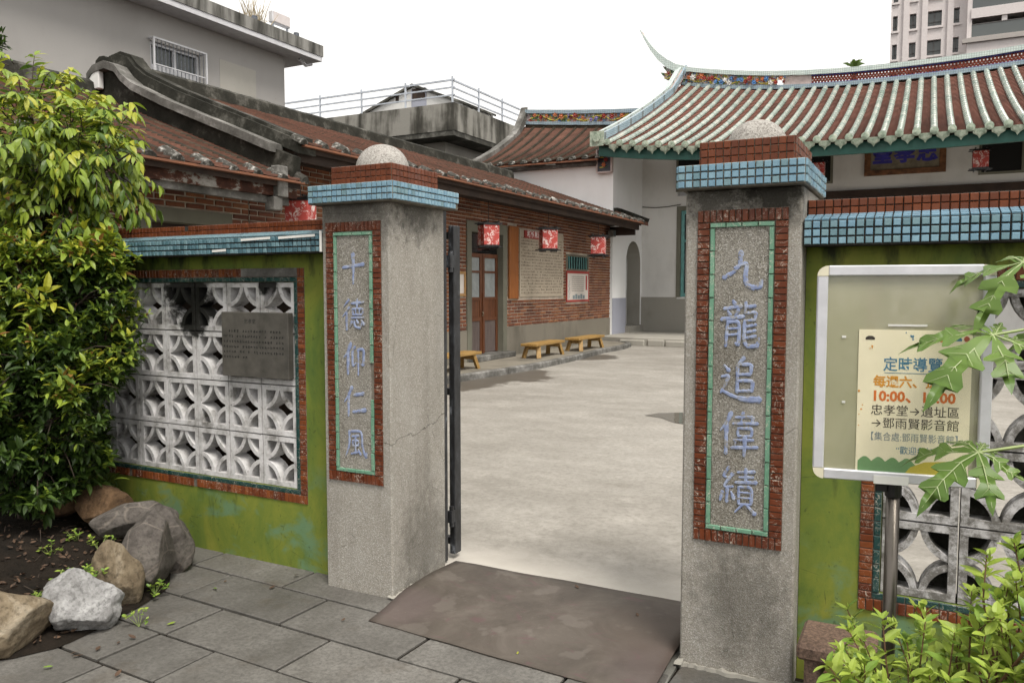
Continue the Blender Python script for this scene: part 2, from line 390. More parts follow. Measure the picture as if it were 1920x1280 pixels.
m_wood('door_wood_worn', (0.085, 0.065, 0.06), (0.13, 0.10, 0.09), (8, 8, 1), 0.8)
m_wood('sign_board_wood', (0.22, 0.068, 0.015), (0.31, 0.11, 0.025), (8, 8, 1))
m_wood('dark_timber', (0.018, 0.011, 0.008), (0.045, 0.026, 0.017), (1, 1, 1), 0.8)
m_wood('fascia_wood', (0.25, 0.10, 0.05), (0.12, 0.055, 0.035), (4, 1, 4), 0.8)
m_wood('plain_wood_frame', (0.30, 0.17, 0.06), (0.4, 0.24, 0.1), (6, 6, 2))
def m_lantern():
    t = NT('lantern_paper')
    ob = t.n.new('ShaderNodeTexCoord').outputs['Object']
    a = t.noise(9, 5, 0.75, ob, 1.4)
    mask = t.noise(5, 2, 0.5, t.mapv(ob, loc=(3, 1, 2)))
    f = t.math('MULTIPLY', t.ramp(a, [(0.52, 0), (0.545, 1)]), t.ramp(mask, [(0.34, 0), (0.44, 1)]))
    col = t.mix(f, (0.40, 0.06, 0.05), (0.70, 0.58, 0.55))
    return t.fin(col, 0.65, 0.3)
m_lantern()
simple('black_lacquer', (0.010, 0.009, 0.009), 0.35, 0.5, var=0.3)
def m_iron():
    t = NT('black_iron')
    a = t.noise(16, 6, 0.7, t.mapv(sc=(1, 1, 0.5)))
    col = t.ramp(a, [(0.45, (0.010, 0.010, 0.011)), (0.62, (0.03, 0.032, 0.036)), (0.7, (0.16, 0.17, 0.19))])
    t.bump(a, 0.3, 0.003)
    return t.fin(col, 0.5, 0.5)
m_iron()
simple('steel_grey_paint', (0.10, 0.11, 0.13), 0.6, var=0.45, sc=20)
def m_bluepaint():
    t = NT('blue_paint')
    c = t.ramp(t.noise(34, 5, 0.65), [(0.32, (0.16, 0.20, 0.35)), (0.52, (0.25, 0.30, 0.46)), (0.68, (0.38, 0.42, 0.52))])
    c = t.mix(t.ramp(t.noise(60, 4, 0.7), [(0.52, 0), (0.60, 0.85)]), c, (0.25, 0.235, 0.2))
    t.bump(t.noise(90, 4), 0.5, 0.003)
    return t.fin(c, 0.75, 0.3)
m_bluepaint()
simple('royal_lettering', (0.045, 0.04, 0.30), 0.5)
simple('slab_stone', (0.078, 0.072, 0.062), 0.6, var=0.35, sc=9, bump=0.35, bsc=90)
simple('engraved_ink', (0.018, 0.017, 0.018), 0.8)
simple('white_plastic', (0.72, 0.71, 0.68), 0.5, var=0.08)
simple('aluminium', (0.60, 0.60, 0.63), 0.4, 0.5, 0.35, var=0.1, sc=14)
simple('cream_plastic', (0.62, 0.58, 0.44), 0.5, var=0.1)
simple('steel', (0.13, 0.115, 0.10), 0.3, 0.5, 0.85, var=0.15)
def m_acrylic():
    t = NT('frosted_acrylic')
    a = t.noise(5, 4, 0.6)
    t.fin(t.ramp(a, [(0.3, (0.40, 0.39, 0.25)), (0.7, (0.50, 0.48, 0.34))]), 0.35, 0.5)
    tr = t.n.new('ShaderNodeBsdfTransparent'); mxs = t.n.new('ShaderNodeMixShader'); mxs.inputs[0].default_value = 0.36
    t.l.new(t.b.outputs[0], mxs.inputs[1]); t.l.new(tr.outputs[0], mxs.inputs[2]); t.l.new(mxs.outputs[0], t.out.inputs['Surface'])
m_acrylic()
def m_clear():
    t = NT('clear_cover')
    g = t.n.new('ShaderNodeBsdfGlossy'); g.inputs['Roughness'].default_value = 0.12
    tr = t.n.new('ShaderNodeBsdfTransparent'); mxs = t.n.new('ShaderNodeMixShader'); mxs.inputs[0].default_value = 0.06
    t.l.new(tr.outputs[0], mxs.inputs[1]); t.l.new(g.outputs[0], mxs.inputs[2]); t.l.new(mxs.outputs[0], t.out.inputs['Surface'])
m_clear()
for nm, c in dict(paper=(0.78, 0.72, 0.52), ink_blue=(0.07, 0.20, 0.30), ink_gold=(0.62, 0.28, 0.03), ink_orange=(0.58, 0.15, 0.025), ink_dark=(0.035, 0.028, 0.02), ink_grey=(0.20, 0.25, 0.27), ink_green=(0.16, 0.30, 0.13), ink_yellow=(0.5, 0.42, 0.06), ink_red=(0.4, 0.09, 0.05), sheet=(0.42, 0.36, 0.28), poster_white=(0.62, 0.57, 0.52), red_board=(0.36, 0.055, 0.045), text_brown=(0.13, 0.10, 0.075), text_white=(0.75, 0.7, 0.68)).items():
    simple(nm, c, 0.6, 0.3, var=0.06, bump=0)
simple('gilt_board', (0.20, 0.17, 0.12), 0.6, var=0.3)
simple('gilt_frame', (0.16, 0.07, 0.03), 0.5, var=0.6, sc=7)
def m_dark(name, c=(0.01, 0.01, 0.01), r=0.08):
    t = NT(name); return t.fin(c, r, 0.5)
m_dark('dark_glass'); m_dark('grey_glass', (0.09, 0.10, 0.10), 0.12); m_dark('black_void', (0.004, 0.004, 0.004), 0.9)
m_dark('water', (0.13, 0.118, 0.10), 0.05)
simple('curtain', (0.26, 0.28, 0.28), 0.8, var=0.2)
simple('tower_tile', (0.60, 0.55, 0.54), 0.6, var=0.06, bump=0)
simple('tower_trim', (0.36, 0.33, 0.31), 0.6, var=0.08, bump=0)
simple('tower_dark', (0.075, 0.07, 0.068), 0.5, var=0.1, bump=0)
simple('window_white', (0.55, 0.55, 0.57), 0.5, var=0.1)
simple('rail_paint', (0.42, 0.45, 0.50), 0.45, var=0.2)
m_mossy('shed_plaster', (0.2, 0.2, 0.2), (0.55, 0.55, 0.57), (0.7, 0.7, 0.72), 0.8)
def m_soil():
    t = NT('soil')
    a = t.noise(9, 8, 0.7)
    t.bump(t.noise(30, 8, 0.7), 0.9, 0.02)
    return t.fin(t.ramp(a, [(0.3, (0.006, 0.005, 0.0035)), (0.6, (0.018, 0.013, 0.009)), (0.75, (0.034, 0.025, 0.017))]), 0.95, 0.2)
m_soil()
def m_rock(name, c1, c2, c3, sc=5, vein=0.0):
    t = NT(name)
    ob = t.n.new('ShaderNodeTexCoord').outputs['Object']
    a = t.noise(sc, 8, 0.68, ob, 0.5)
    col = t.ramp(a, [(0.3, c1), (0.52, c2), (0.7, c3)])
    f = t.noise(sc * 9, 6, 0.7, ob)
    col = t.mix(t.ramp(f, [(0.34, 0.55), (0.52, 0)]), col, tuple(x * 0.35 for x in c1))
    if vein:
        v = t.math('ADD', t.vor(sc * 1.1, 'DISTANCE_TO_EDGE', v=ob, out='Distance'), t.math('MULTIPLY', t.noise(20, 3, v=ob), 0.04))
        col = t.mix(t.ramp(v, [(0.025, vein), (0.045, 0)]), col, (0.42, 0.36, 0.3))
    t.bump(t.noise(sc * 5, 9, 0.75, ob), 0.8, 0.03)
    return t.fin(col, 0.8, 0.3)
m_rock('rock_tan', (0.085, 0.058, 0.033), (0.24, 0.19, 0.125), (0.46, 0.40, 0.31))
m_rock('rock_pale', (0.17, 0.165, 0.16), (0.37, 0.365, 0.36), (0.58, 0.575, 0.57), 7)
m_rock('rock_grey', (0.06, 0.052, 0.045), (0.125, 0.11, 0.098), (0.21, 0.19, 0.165), 4, 0.22)
m_rock('rock_brown', (0.055, 0.032, 0.016), (0.12, 0.07, 0.035), (0.2, 0.125, 0.07), 4)
def m_leaf(name, c, c2, gl=0.45, tr=0.3):
    t = NT(name)
    a = t.noise(2.6, 3); r = t.rnd()
    col = t.mix(t.ramp(a, [(0.35, 0), (0.65, 1)]), c, c2)
    t.fin(col, gl, 0.45)
    td = t.n.new('ShaderNodeBsdfTranslucent'); t.l.new(col, td.inputs['Color'])
    ms = t.n.new('ShaderNodeMixShader'); ms.inputs[0].default_value = tr
    t.l.new(t.b.outputs[0], ms.inputs[1]); t.l.new(td.outputs[0], ms.inputs[2]); t.l.new(ms.outputs[0], t.out.inputs['Surface'])
m_leaf('leaf_deep', (0.026, 0.055, 0.010), (0.046, 0.085, 0.016))
m_leaf('leaf_mid', (0.060, 0.115, 0.018), (0.095, 0.155, 0.024))
m_leaf('leaf_lime', (0.18, 0.265, 0.028), (0.27, 0.35, 0.042))
m_leaf('leaf_yellow', (0.33, 0.36, 0.03), (0.42, 0.42, 0.045))
m_leaf('leaf_red', (0.22, 0.10, 0.03), (0.30, 0.17, 0.045))
m_leaf('leaf_bush', (0.13, 0.23, 0.035), (0.20, 0.31, 0.045))
m_leaf('leaf_bush_pale', (0.26, 0.36, 0.055), (0.34, 0.43, 0.07))
m_leaf('leaf_papaya', (0.075, 0.15, 0.025), (0.16, 0.25, 0.05), 0.42, 0.35)
m_leaf('vein_papaya', (0.3, 0.36, 0.17), (0.34, 0.4, 0.2), 0.5, 0.1)
m_leaf('leaf_dry', (0.045, 0.025, 0.015), (0.11, 0.065, 0.038), 0.8, 0.1)
m_leaf('straw', (0.30, 0.25, 0.17), (0.4, 0.33, 0.22), 0.8, 0.1)
simple('bark', (0.04, 0.028, 0.02), 0.9, var=0.4, sc=20)
simple('stem_red', (0.12, 0.06, 0.032), 0.7, var=0.2)
simple('stem_green', (0.22, 0.28, 0.09), 0.5, var=0.1)
simple('brown_terrazzo', (0.13, 0.085, 0.062), 0.85, var=0.6, sc=90, bump=0.6, bsc=80)
for nm, c in dict(petal_red=(0.27, 0.035, 0.025), petal_orange=(0.42, 0.13, 0.05), petal_white=(0.62, 0.6, 0.58), petal_blue=(0.08, 0.2, 0.42), petal_violet=(0.2, 0.16, 0.36), vine_yellow=(0.50, 0.40, 0.05), vine_green=(0.06, 0.17, 0.07), frieze_pink=(0.45, 0.36, 0.34), frieze_dark=(0.035, 0.033, 0.045)).items():
    simple(nm, c, 0.4, 0.5, var=0.25, bump=0)

# ------------------------------------------------------------------ mesh helpers
class MB:
    """collects shapes into one mesh"""
    def __init__(s): s.v, s.f, s.mi = [], [], []
    def add(s, vs, fs, mi=0):
        o = len(s.v); s.v += [Vector(p) for p in vs]
        for f in fs: s.f.append([i + o for i in f]); s.mi.append(mi)
        return s
    def box(s, x0, x1, y0, y1, z0, z1, mi=0):
        return s.add([(x, y, z) for z in (z0, z1) for y in (y0, y1) for x in (x0, x1)],
                     [(0, 2, 3, 1), (4, 5, 7, 6), (0, 1, 5, 4), (2, 6, 7, 3), (0, 4, 6, 2), (1, 3, 7, 5)], mi)
    def bar(s, a, b, w, h=None, up=(0, 0, 1), mi=0):
        a, b = Vector(a), Vector(b); h = h or w
        d = (b - a).normalized(); up = Vector(up)
        if abs(d.dot(up)) > 0.98: up = Vector((0, 1, 0))
        r = d.cross(up).normalized(); u = r.cross(d)
        vs = [p + r * i * w / 2 + u * j * h / 2 for p in (a, b) for i, j in ((-1, -1), (1, -1), (1, 1), (-1, 1))]
        return s.add(vs, [(0, 1, 2, 3), (7, 6, 5, 4), (0, 4, 5, 1), (1, 5, 6, 2), (2, 6, 7, 3), (3, 7, 4, 0)], mi)
    def tube(s, pts, rad, n=6, mi=0, cap=True):
        pts = [Vector(p) for p in pts]; rings = []
        if not hasattr(rad, '__len__'): rad = [rad] * len(pts)
        for i, p in enumerate(pts):
            d = (pts[min(i + 1, len(pts) - 1)] - pts[max(i - 1, 0)])
            d = d.normalized() if d.length > 1e-9 else Vector((0, 0, 1))
            a = d.cross(Vector((0.31, 0.17, 0.93))).normalized(); b = d.cross(a)
            rings.append([p + (a * math.cos(q) + b * math.sin(q)) * rad[i] for q in [k * 2 * math.pi / n for k in range(n)]])
        vs = [v for r in rings for v in r]; fs = []
        for i in range(len(pts) - 1):
            for k in range(n):
                k2 = (k + 1) % n; fs.append((i * n + k, i * n + k2, (i + 1) * n + k2, (i + 1) * n + k))
        if cap: fs += [tuple(range(n - 1, -1, -1)), tuple((len(pts) - 1) * n + k for k in range(n))]
        return s.add(vs, fs, mi)
    def prism(s, pts, axis, a, b, mi=0):
        """polygon (2D list) extruded along an axis between a and b; axis x: pts=(y,z), y: pts=(x,z), z: pts=(x,y)"""
        def P(p, t): return {'x': (t, p[0], p[1]), 'y': (p[0], t, p[1]), 'z': (p[0], p[1], t)}[axis]
        n = len(pts)
        vs = [P(p, a) for p in pts] + [P(p, b) for p in pts]
        fs = [tuple(range(n)), tuple(range(2 * n - 1, n - 1, -1))] + [(i, i + n, (i + 1) % n + n, (i + 1) % n) for i in range(n)]
        return s.add(vs, fs, mi)
    def sweep(s, path, prof, mi=0, axis='y', closed=True):
        """path of (x,z) swept profile rectangles: prof=(half depth y0,y1, below, above)"""
        return s
    def mesh(s, name, off=Vector((0, 0, 0)), smooth=False, recalc=True):
        me = bpy.data.meshes.new(name)
        me.from_pydata([tuple(p - off) for p in s.v], [], s.f)
        if any(s.mi): me.polygons.foreach_set('material_index', s.mi)
        if smooth: me.polygons.foreach_set('use_smooth', [True] * len(me.polygons))
        if recalc and len(s.f) < 60000:
            bm = bmesh.new(); bm.from_mesh(me); bmesh.ops.recalc_face_normals(bm, faces=bm.faces); bm.to_mesh(me); bm.free()
        return me

ORG = {}
def org(o): return ORG.get(o.name, Vector((0, 0, 0))) if o else Vector((0, 0, 0))
def link(name, data, mats=None, parent=None):
    o = bpy.data.objects.new(name, data); COL.objects.link(o)
    if data is not None and mats is not None and not data.materials:
        for m in (mats if isinstance(mats, (list, tuple)) else [mats]): data.materials.append(MATS[m])
    if parent: o.parent = parent; ORG[o.name] = org(parent)
    return o
def part(name, mb, mats, parent=None, smooth=False, bevel=0.0, recalc=True):
    """mesh given in world coordinates (or the thing's own frame when the thing is rotated)"""
    me = mb.mesh(name, org(parent), smooth, recalc)
    if bevel:
        bm = bmesh.new(); bm.from_mesh(me)
        bmesh.ops.bevel(bm, geom=bm.edges[:], offset=bevel, segments=1, affect='EDGES', clamp_overlap=True)
        bm.to_mesh(me); bm.free()
    return link(name, me, mats, parent)
def tag(o, label=None, cat=None, group=None, kind=None):
    if label: o['label'] = label
    if cat: o['category'] = cat
    if group: o['group'] = group
    if kind: o['kind'] = kind
    return o
def thing(name, label, cat, loc=(0, 0, 0), rotz=0.0, group=None, local=False):
    o = bpy.data.objects.new(name, None); COL.objects.link(o)
    o.empty_display_size = 0.1; o.location = loc; o.rotation_euler = (0, 0, rotz)
    ORG[o.name] = Vector((0, 0, 0)) if local else Vector(loc)
    return tag(o, label, cat, group, 'thing')
def solo(name, mb, mats, label, cat, group=None, smooth=False, bevel=0.0, loc=None):
    """a thing that is one mesh"""
    me = mb.mesh(name, Vector(loc) if loc else Vector((0, 0, 0)), smooth)
    if bevel:
        bm = bmesh.new(); bm.from_mesh(me)
        bmesh.ops.bevel(bm, geom=bm.edges[:], offset=bevel, segments=1, affect='EDGES', clamp_overlap=True)
        bm.to_mesh(me); bm.free()
    o = link(name, me, mats)
    if loc: o.location = loc; ORG[o.name] = Vector(loc)
    return tag(o, label, cat, group, 'thing')
def struct(name, mb, mats, smooth=False, recalc=True):
    o = link(name, mb.mesh(name, smooth=smooth, recalc=recalc), mats); o['kind'] = 'structure'; return o
def copy_tree(o, parent=None):
    c = o.copy(); COL.objects.link(c); c.parent = parent; ORG[c.name] = org(o)
    for ch in o.children: copy_tree(ch, c)
    return c

TILE = {}
def tile_mesh(w, h, d, mat, inset=0.0022):
    k = (round(w, 4), round(h, 4), round(d, 4), mat)
    if k not in TILE:
        a, b = w / 2, h / 2; i = inset
        vs = [(-a, 0, -b), (a, 0, -b), (a, 0, b), (-a, 0, b),
              (-a, -d * .55, -b), (a, -d * .55, -b), (a, -d * .55, b), (-a, -d * .55, b),
              (-a + i, -d, -b + i), (a - i, -d, -b + i), (a - i, -d, b - i), (-a + i, -d, b - i)]
        fs = [(0, 1, 5, 4), (1, 2, 6, 5), (2, 3, 7, 6), (3, 0, 4, 7), (4, 5, 9, 8), (5, 6, 10, 9), (6, 7, 11, 10), (7, 4, 8, 11), (8, 9, 10, 11)]
        me = bpy.data.meshes.new('tile'); me.from_pydata(vs, [], fs); me.materials.append(MATS[mat]); TILE[k] = me
    return TILE[k]
rt = random.Random(3)
def put_tile(parent, p, u, v, me, name='tile', jit=0.0):
    u = Vector(u).normalized(); v = Vector(v).normalized(); n = u.cross(v)    # n = outward... local -y points out
    m = Matrix((( u.x, -n.x, v.x), (u.y, -n.y, v.y), (u.z, -n.z, v.z))).to_4x4()
    if jit: m = m @ Matrix.Rotation(rt.gauss(0, jit), 4, 'Y') @ Matrix.Rotation(rt.gauss(0, jit), 4, 'X') @ Matrix.Rotation(rt.gauss(0, jit), 4, 'Z')
    m.translation = Vector(p) - org(parent)
    o = bpy.data.objects.new(name, me); COL.objects.link(o); o.parent = parent; o.matrix_local = m
    return o
def tile_run(parent, p0, u, v, cols, rows, pu, pv, mats, gap=0.004, d=0.006, miss=0.012, jit=0.012, skip=None, name='tile'):
    """grid of tiles; p0 lower-left corner, u along, v up; outward = u x v"""
    u = Vector(u).normalized(); v = Vector(v).normalized(); p0 = Vector(p0); out = []
    ms = [tile_mesh(pu - gap, pv - gap, d, m) for m in mats]
    for j in range(rows):
        for i in range(cols):
            if rt.random() < miss or (skip and skip(i, j)): continue
            p = p0 + u * (i + .5) * pu + v * (j + .5) * pv + u.cross(v) * rt.uniform(-0.0012, 0.0008)
            out.append(put_tile(parent, p, u, v, rt.choice(ms), name, jit))
    return out
def text_mesh(body, size, align='CENTER', offset=0.0, shear=0.0, spacing=1.0):
    c = bpy.data.curves.new('lettering', 'FONT'); c.body = body; c.size = size
    c.align_x = align; c.align_y = 'CENTER'; c.offset = offset; c.shear = shear; c.space_character = spacing; c.resolution_u = 2
    o = bpy.data.objects.new('lettering', c); COL.objects.link(o); bpy.context.view_layer.update()
    me = bpy.data.meshes.new_from_object(o); bpy.data.objects.remove(o)
    me.materials.clear(); return me
def put_text(parent, body, size, p, u, v, mat, align='CENTER', offset=0.0, name='lettering', sx=1.0, shear=0.0):
    """flat print; p in the parent's frame, outward = u x v"""
    me = text_mesh(body, size, align, offset, shear); me.materials.append(MATS[mat])
    u = Vector(u).normalized(); v = Vector(v).normalized(); n = u.cross(v)
    o = bpy.data.objects.new(name, me); COL.objects.link(o); o.parent = parent
    m = Matrix(((u.x, v.x, n.x), (u.y, v.y, n.y), (u.z, v.z, n.z))).to_4x4() @ Matrix.Diagonal((sx, 1, 1, 1))
    m.translation = Vector(p) - org(parent); o.matrix_local = m
    return o

# ================================================================== SETTING: ground, pavement, courtyard
struct('ground', MB().add([(-900, -900, -0.08), (900, -900, -0.08), (900, 900, -0.08), (-900, 900, -0.08)], [(0, 1, 2, 3)]), 'soil')
pave = struct('pavement', MB().box(-6, 8, -7, 0.3, -0.07, -0.014), 'soil')
rp = random.Random(11)
PA = R(-2.3)
pm = {}
def paver(x0, x1, y0, y1):
    w, h = x1 - x0 - 0.016, y1 - y0 - 0.016
    k = (round(w, 3), round(h, 3))
    if k not in pm:
        mb = MB(); a, b, i = w / 2, h / 2, 0.005
        mb.add([(-a, -b, -.03), (a, -b, -.03), (a, b, -.03), (-a, b, -.03), (-a, -b, -.004), (a, -b, -.004), (a, b, -.004), (-a, b, -.004),
                (-a + i, -b + i, 0), (a - i, -b + i, 0), (a - i, b - i, 0), (-a + i, b - i, 0)],
               [(0, 1, 5, 4), (1, 2, 6, 5), (2, 3, 7, 6), (3, 0, 4, 7), (4, 5, 9, 8), (5, 6, 10, 9), (6, 7, 11, 10), (7, 4, 8, 11), (8, 9, 10, 11)])
        pm[k] = mb.mesh('paver'); pm[k].materials.append(MATS['slate_paver'])
    o = bpy.data.objects.new('paver', pm[k]); COL.objects.link(o); o.parent = pave
    cx, cy = (x0 + x1) / 2, (y0 + y1) / 2
    o.location = (cx * math.cos(PA) - cy * math.sin(PA), cx * math.sin(PA) + cy * math.cos(PA), rp.uniform(-0.0035, 0.0015))
    o.rotation_euler = (rp.gauss(0, .0015), rp.gauss(0, .0015), PA + rp.gauss(0, .001))
ROWY = [0.16, -0.165, -0.51, -0.85, -1.17, -1.51, -1.85, -2.19, -2.53, -2.87]
for r in range(len(ROWY) - 1):
    off = (-0.63, -0.29, 0.045, -0.32)[r % 4] if r < 4 else ((-0.63 if r % 2 == 0 else -0.29))
    i = -4
    while True:
        xa = off + i * 0.712; xb = xa + 0.712; i += 1
        if xa > 3.9: break
        if xb < -2.4: continue
        if r == 3 and abs(xa + 1.03) < 0.05: paver(xa, xa + 0.34, ROWY[r + 1], ROWY[r]); paver(xa + 0.34, xb, ROWY[r + 1], ROWY[r]); continue
        paver(xa, xb, ROWY[r + 1], ROWY[r])

def yz(y): 
    t = min(1, max(0, (y - 0.6) / 6)); return 0.02 + 0.08 * t * t * (3 - 2 * t)
mb = MB(); ys = [0.3, 0.6] + [0.6 + 0.5 * k for k in range(1, 15)] + [10, 14, 18, 24]
n = len(ys)
for y in ys: mb.v += [Vector((-6, y, yz(y))), Vector((14, y, yz(y)))]
for k in range(n - 1): mb.f.append([2 * k, 2 * k + 1, 2 * k + 3, 2 * k + 2]); mb.mi.append(0)
struct('courtyard', mb, 'yard_concrete')
# raised walk in front of the brick wing with its kerb
mb = MB()
edge = [(-4.3, 0.5), (-4.28, 7.5), (-4.1, 9.0), (-4.02, 10.2), (-4.08, 12), (-4.25, 14), (-4.2, 15.2), (-4.35, 16.2), (-4.8, 16.75), (-5.35, 16.9)]
mb.prism([(-6.0, 0.5)] + edge + [(-6.0, 16.9)], 'z', 0.0, 0.19)
walk = struct('walkway', mb, 'render_base')
kb = MB()
for a, b in zip(edge[:-1], edge[1:]):
    L = (Vector(b) - Vector(a)).length; m_ = max(1, int(L / 0.8))
    for k in range(m_):
        p = Vector(a).lerp(Vector(b), k / m_); q = Vector(a).lerp(Vector(b), (k + 0.985) / m_)
        kb.bar((p.x, p.y, 0.145), (q.x, q.y, 0.145), 0.13, 0.13)
part('kerb', kb, 'mortar_grey', walk, bevel=0.02)
# puddle left in a low spot of the yard
pp = [PX(x, y, Z=0.075) for x, y in ((1208, 782), (1235, 778), (1290, 777), (1350, 785), (1350, 800), (1300, 801), (1262, 795), (1240, 787))]
pu = MB().add([(p.x, p.y, yz(p.y) + 0.004) for p in pp], [tuple(range(len(pp)))])
tag(link('puddle', pu.mesh('puddle'), 'water'), 'thin puddle on the courtyard concrete beside the right gate pillar', 'puddle', kind='thing')

# planting bed
def bed_edge(y):
    pts = [(-3.4, -2.6), (-2.2, -1.95), (-1.62, -1.42), (-1.3, -1.06), (-1.12, -0.98), (-0.7, -1.06), (-0.45, -1.14), (-0.2, -1.40), (0.0, -1.72), (0.11, -1.86)]
    for (ya, xa), (yb, xb) in zip(pts[:-1], pts[1:]):
        if ya <= y <= yb: return xa + (xb - xa) * (y - ya) / (yb - ya)
    return -2.6
def bed_h(x, y):
    d = bed_edge(y) - x
    h = 0.012 + 0.2 * min(1, max(0, d) / 1.0)
    return h + 0.03 * noise.noise((x * 5, y * 5, 0)) * min(1, max(0, d) * 4)
mb = MB(); ny, nx = 46, 34
for j in range(ny + 1):
    y = -3.3 + (3.405) * j / ny
    for i in range(nx + 1):
        e = bed_edge(y) + 0.03 * noise.noise((y * 6, 1, 1)); x = e - (e + 5.5) * (i / nx) ** 1.6
        mb.v.append(Vector((x, y, bed_h(x, y) if i else 0.003)))
for j in range(ny):
    for i in range(nx): a = j * (nx + 1) + i; mb.f.append([a, a + 1, a + nx + 2, a + nx + 1]); mb.mi.append(0)
struct('planting_bed', mb, 'soil', smooth=True)

# ================================================================== GATE PILLARS with inscriptions
BR = {
 '十': [[(6, 46, 9), (40, 42, 8), (94, 36, 11)], [(50, 3, 13), (51, 40, 9), (49, 97, 6)]],
 '德': [[(30, 3, 8), (8, 26, 3)], [(32, 26, 8), (4, 56, 3)], [(20, 44, 7), (20, 97, 7)], [(40, 15, 6), (92, 11, 8)], [(65, 1, 8), (63, 30, 5)],
       [(45, 32, 6), (47, 50, 5)], [(45, 32, 6), (90, 31, 7), (87, 50, 5)], [(47, 50, 5), (88, 49, 5)], [(59, 33, 4), (59, 49, 4)], [(74, 32, 4), (74, 49, 4)],
       [(42, 60, 5), (92, 58, 7)], [(43, 70, 8), (36, 88, 4)], [(52, 68, 5), (56, 88, 7), (78, 91, 7), (84, 76, 3)], [(62, 65, 4), (69, 75, 8)], [(82, 65, 4), (94, 79, 9)]],
 '仰': [[(36, 3, 11), (24, 28, 8), (5, 48, 3)], [(23, 30, 9), (22, 98, 8)], [(54, 14, 8), (42, 24, 6), (42, 76, 7), (59, 62, 3)], [(66, 22, 6), (92, 19, 8), (89, 72, 7), (79, 66, 3)], [(67, 22, 8), (67, 99, 5)]],
 '仁': [[(38, 5, 11), (22, 34, 8), (4, 54, 3)], [(23, 36, 9), (22, 97, 8)], [(48, 30, 8), (88, 24, 11)], [(42, 84, 9), (70, 80, 8), (96, 75, 12)]],
 '風': [[(24, 10, 7), (24, 55, 7), (6, 94, 3)], [(24, 11, 7), (78, 7, 8), (80, 60, 7), (96, 93, 8), (99, 74, 3)], [(36, 27, 5), (66, 22, 7)], [(38, 40, 5), (39, 56, 5)], [(38, 40, 5), (65, 38, 6), (63, 55, 5)],
       [(38, 56, 5), (63, 54, 5)], [(51, 26, 6), (51, 80, 5)], [(33, 82, 6), (66, 74, 5)], [(63, 66, 4), (73, 83, 8)]],
 '九': [[(46, 2, 11), (44, 34, 8), (30, 52, 6), (4, 66, 10)], [(30, 42, 6), (62, 28, 9), (57, 60, 9), (60, 84, 10), (76, 92, 11), (94, 90, 12), (99, 72, 4)]],
 '龍': [[(30, 0, 6), (37, 9, 8)], [(8, 17, 6), (52, 12, 7)], [(17, 22, 5), (24, 32, 7)], [(45, 19, 7), (36, 32, 4)], [(2, 40, 8), (58, 33, 7)], [(17, 46, 6), (13, 97, 6)], [(17, 46, 6), (48, 43, 7), (46, 95, 8), (37, 89, 3)],
       [(18, 60, 5), (45, 58, 5)], [(17, 73, 5), (45, 71, 5)], [(63, 3, 7), (62, 26, 6)], [(63, 14, 5), (88, 10, 7)], [(62, 26, 5), (90, 23, 7), (86, 41, 5)], [(60, 42, 5), (87, 40, 5)],
       [(61, 42, 6), (60, 86, 7), (68, 96, 8), (94, 95, 9), (98, 77, 3)], [(67, 54, 5), (89, 50, 6)], [(67, 66, 5), (89, 62, 6)], [(67, 78, 5), (89, 74, 6)]],
 '追': [[(12, 18, 5), (23, 30, 9)], [(6, 44, 6), (25, 40, 7), (14, 64, 6), (4, 80, 5)], [(8, 76, 6), (30, 86, 7), (60, 93, 10), (99, 92, 13)], [(60, 0, 8), (45, 17, 4)], [(45, 16, 7), (45, 77, 7)], [(45, 16, 5), (80, 13, 8), (77, 37, 6)],
       [(45, 38, 5), (77, 36, 6)], [(45, 52, 5), (84, 50, 8), (81, 74, 6)], [(45, 75, 5), (81, 73, 6)]],
 '偉': [[(31, 2, 10), (19, 27, 7), (3, 46, 3)], [(19, 29, 8), (18, 99, 8)], [(42, 13, 5), (88, 9, 7), (84, 25, 5)], [(62, 0, 7), (56, 26, 4)], [(36, 28, 6), (98, 24, 8)], [(48, 38, 5), (49, 56, 5)], [(48, 38, 5), (86, 36, 7), (83, 55, 5)], [(49, 56, 5), (83, 54, 5)],
       [(40, 66, 5), (89, 63, 6)], [(44, 66, 5), (41, 82, 4)], [(33, 84, 6), (99, 79, 8)], [(67, 58, 8), (66, 101, 6)]],
 '績': [[(27, 0, 7), (10, 22, 5), (30, 24, 5)], [(37, 14, 7), (10, 46, 5), (38, 43, 5)], [(23, 46, 7), (22, 78, 6)], [(10, 56, 7), (4, 76, 4)], [(33, 54, 4), (41, 70, 8)], [(50, 10, 5), (94, 6, 7)], [(54, 21, 5), (91, 18, 6)], [(45, 33, 6), (99, 29, 8)], [(72, 0, 7), (72, 32, 5)],
       [(54, 42, 6), (54, 80, 5)], [(54, 42, 5), (89, 40, 7), (87, 79, 6)], [(54, 54, 4), (87, 53, 4)], [(54, 66, 4), (87, 65, 4)], [(54, 80, 5), (87, 79, 5)], [(63, 82, 6), (45, 99, 3)], [(77, 82, 4), (97, 98, 9)]],
}
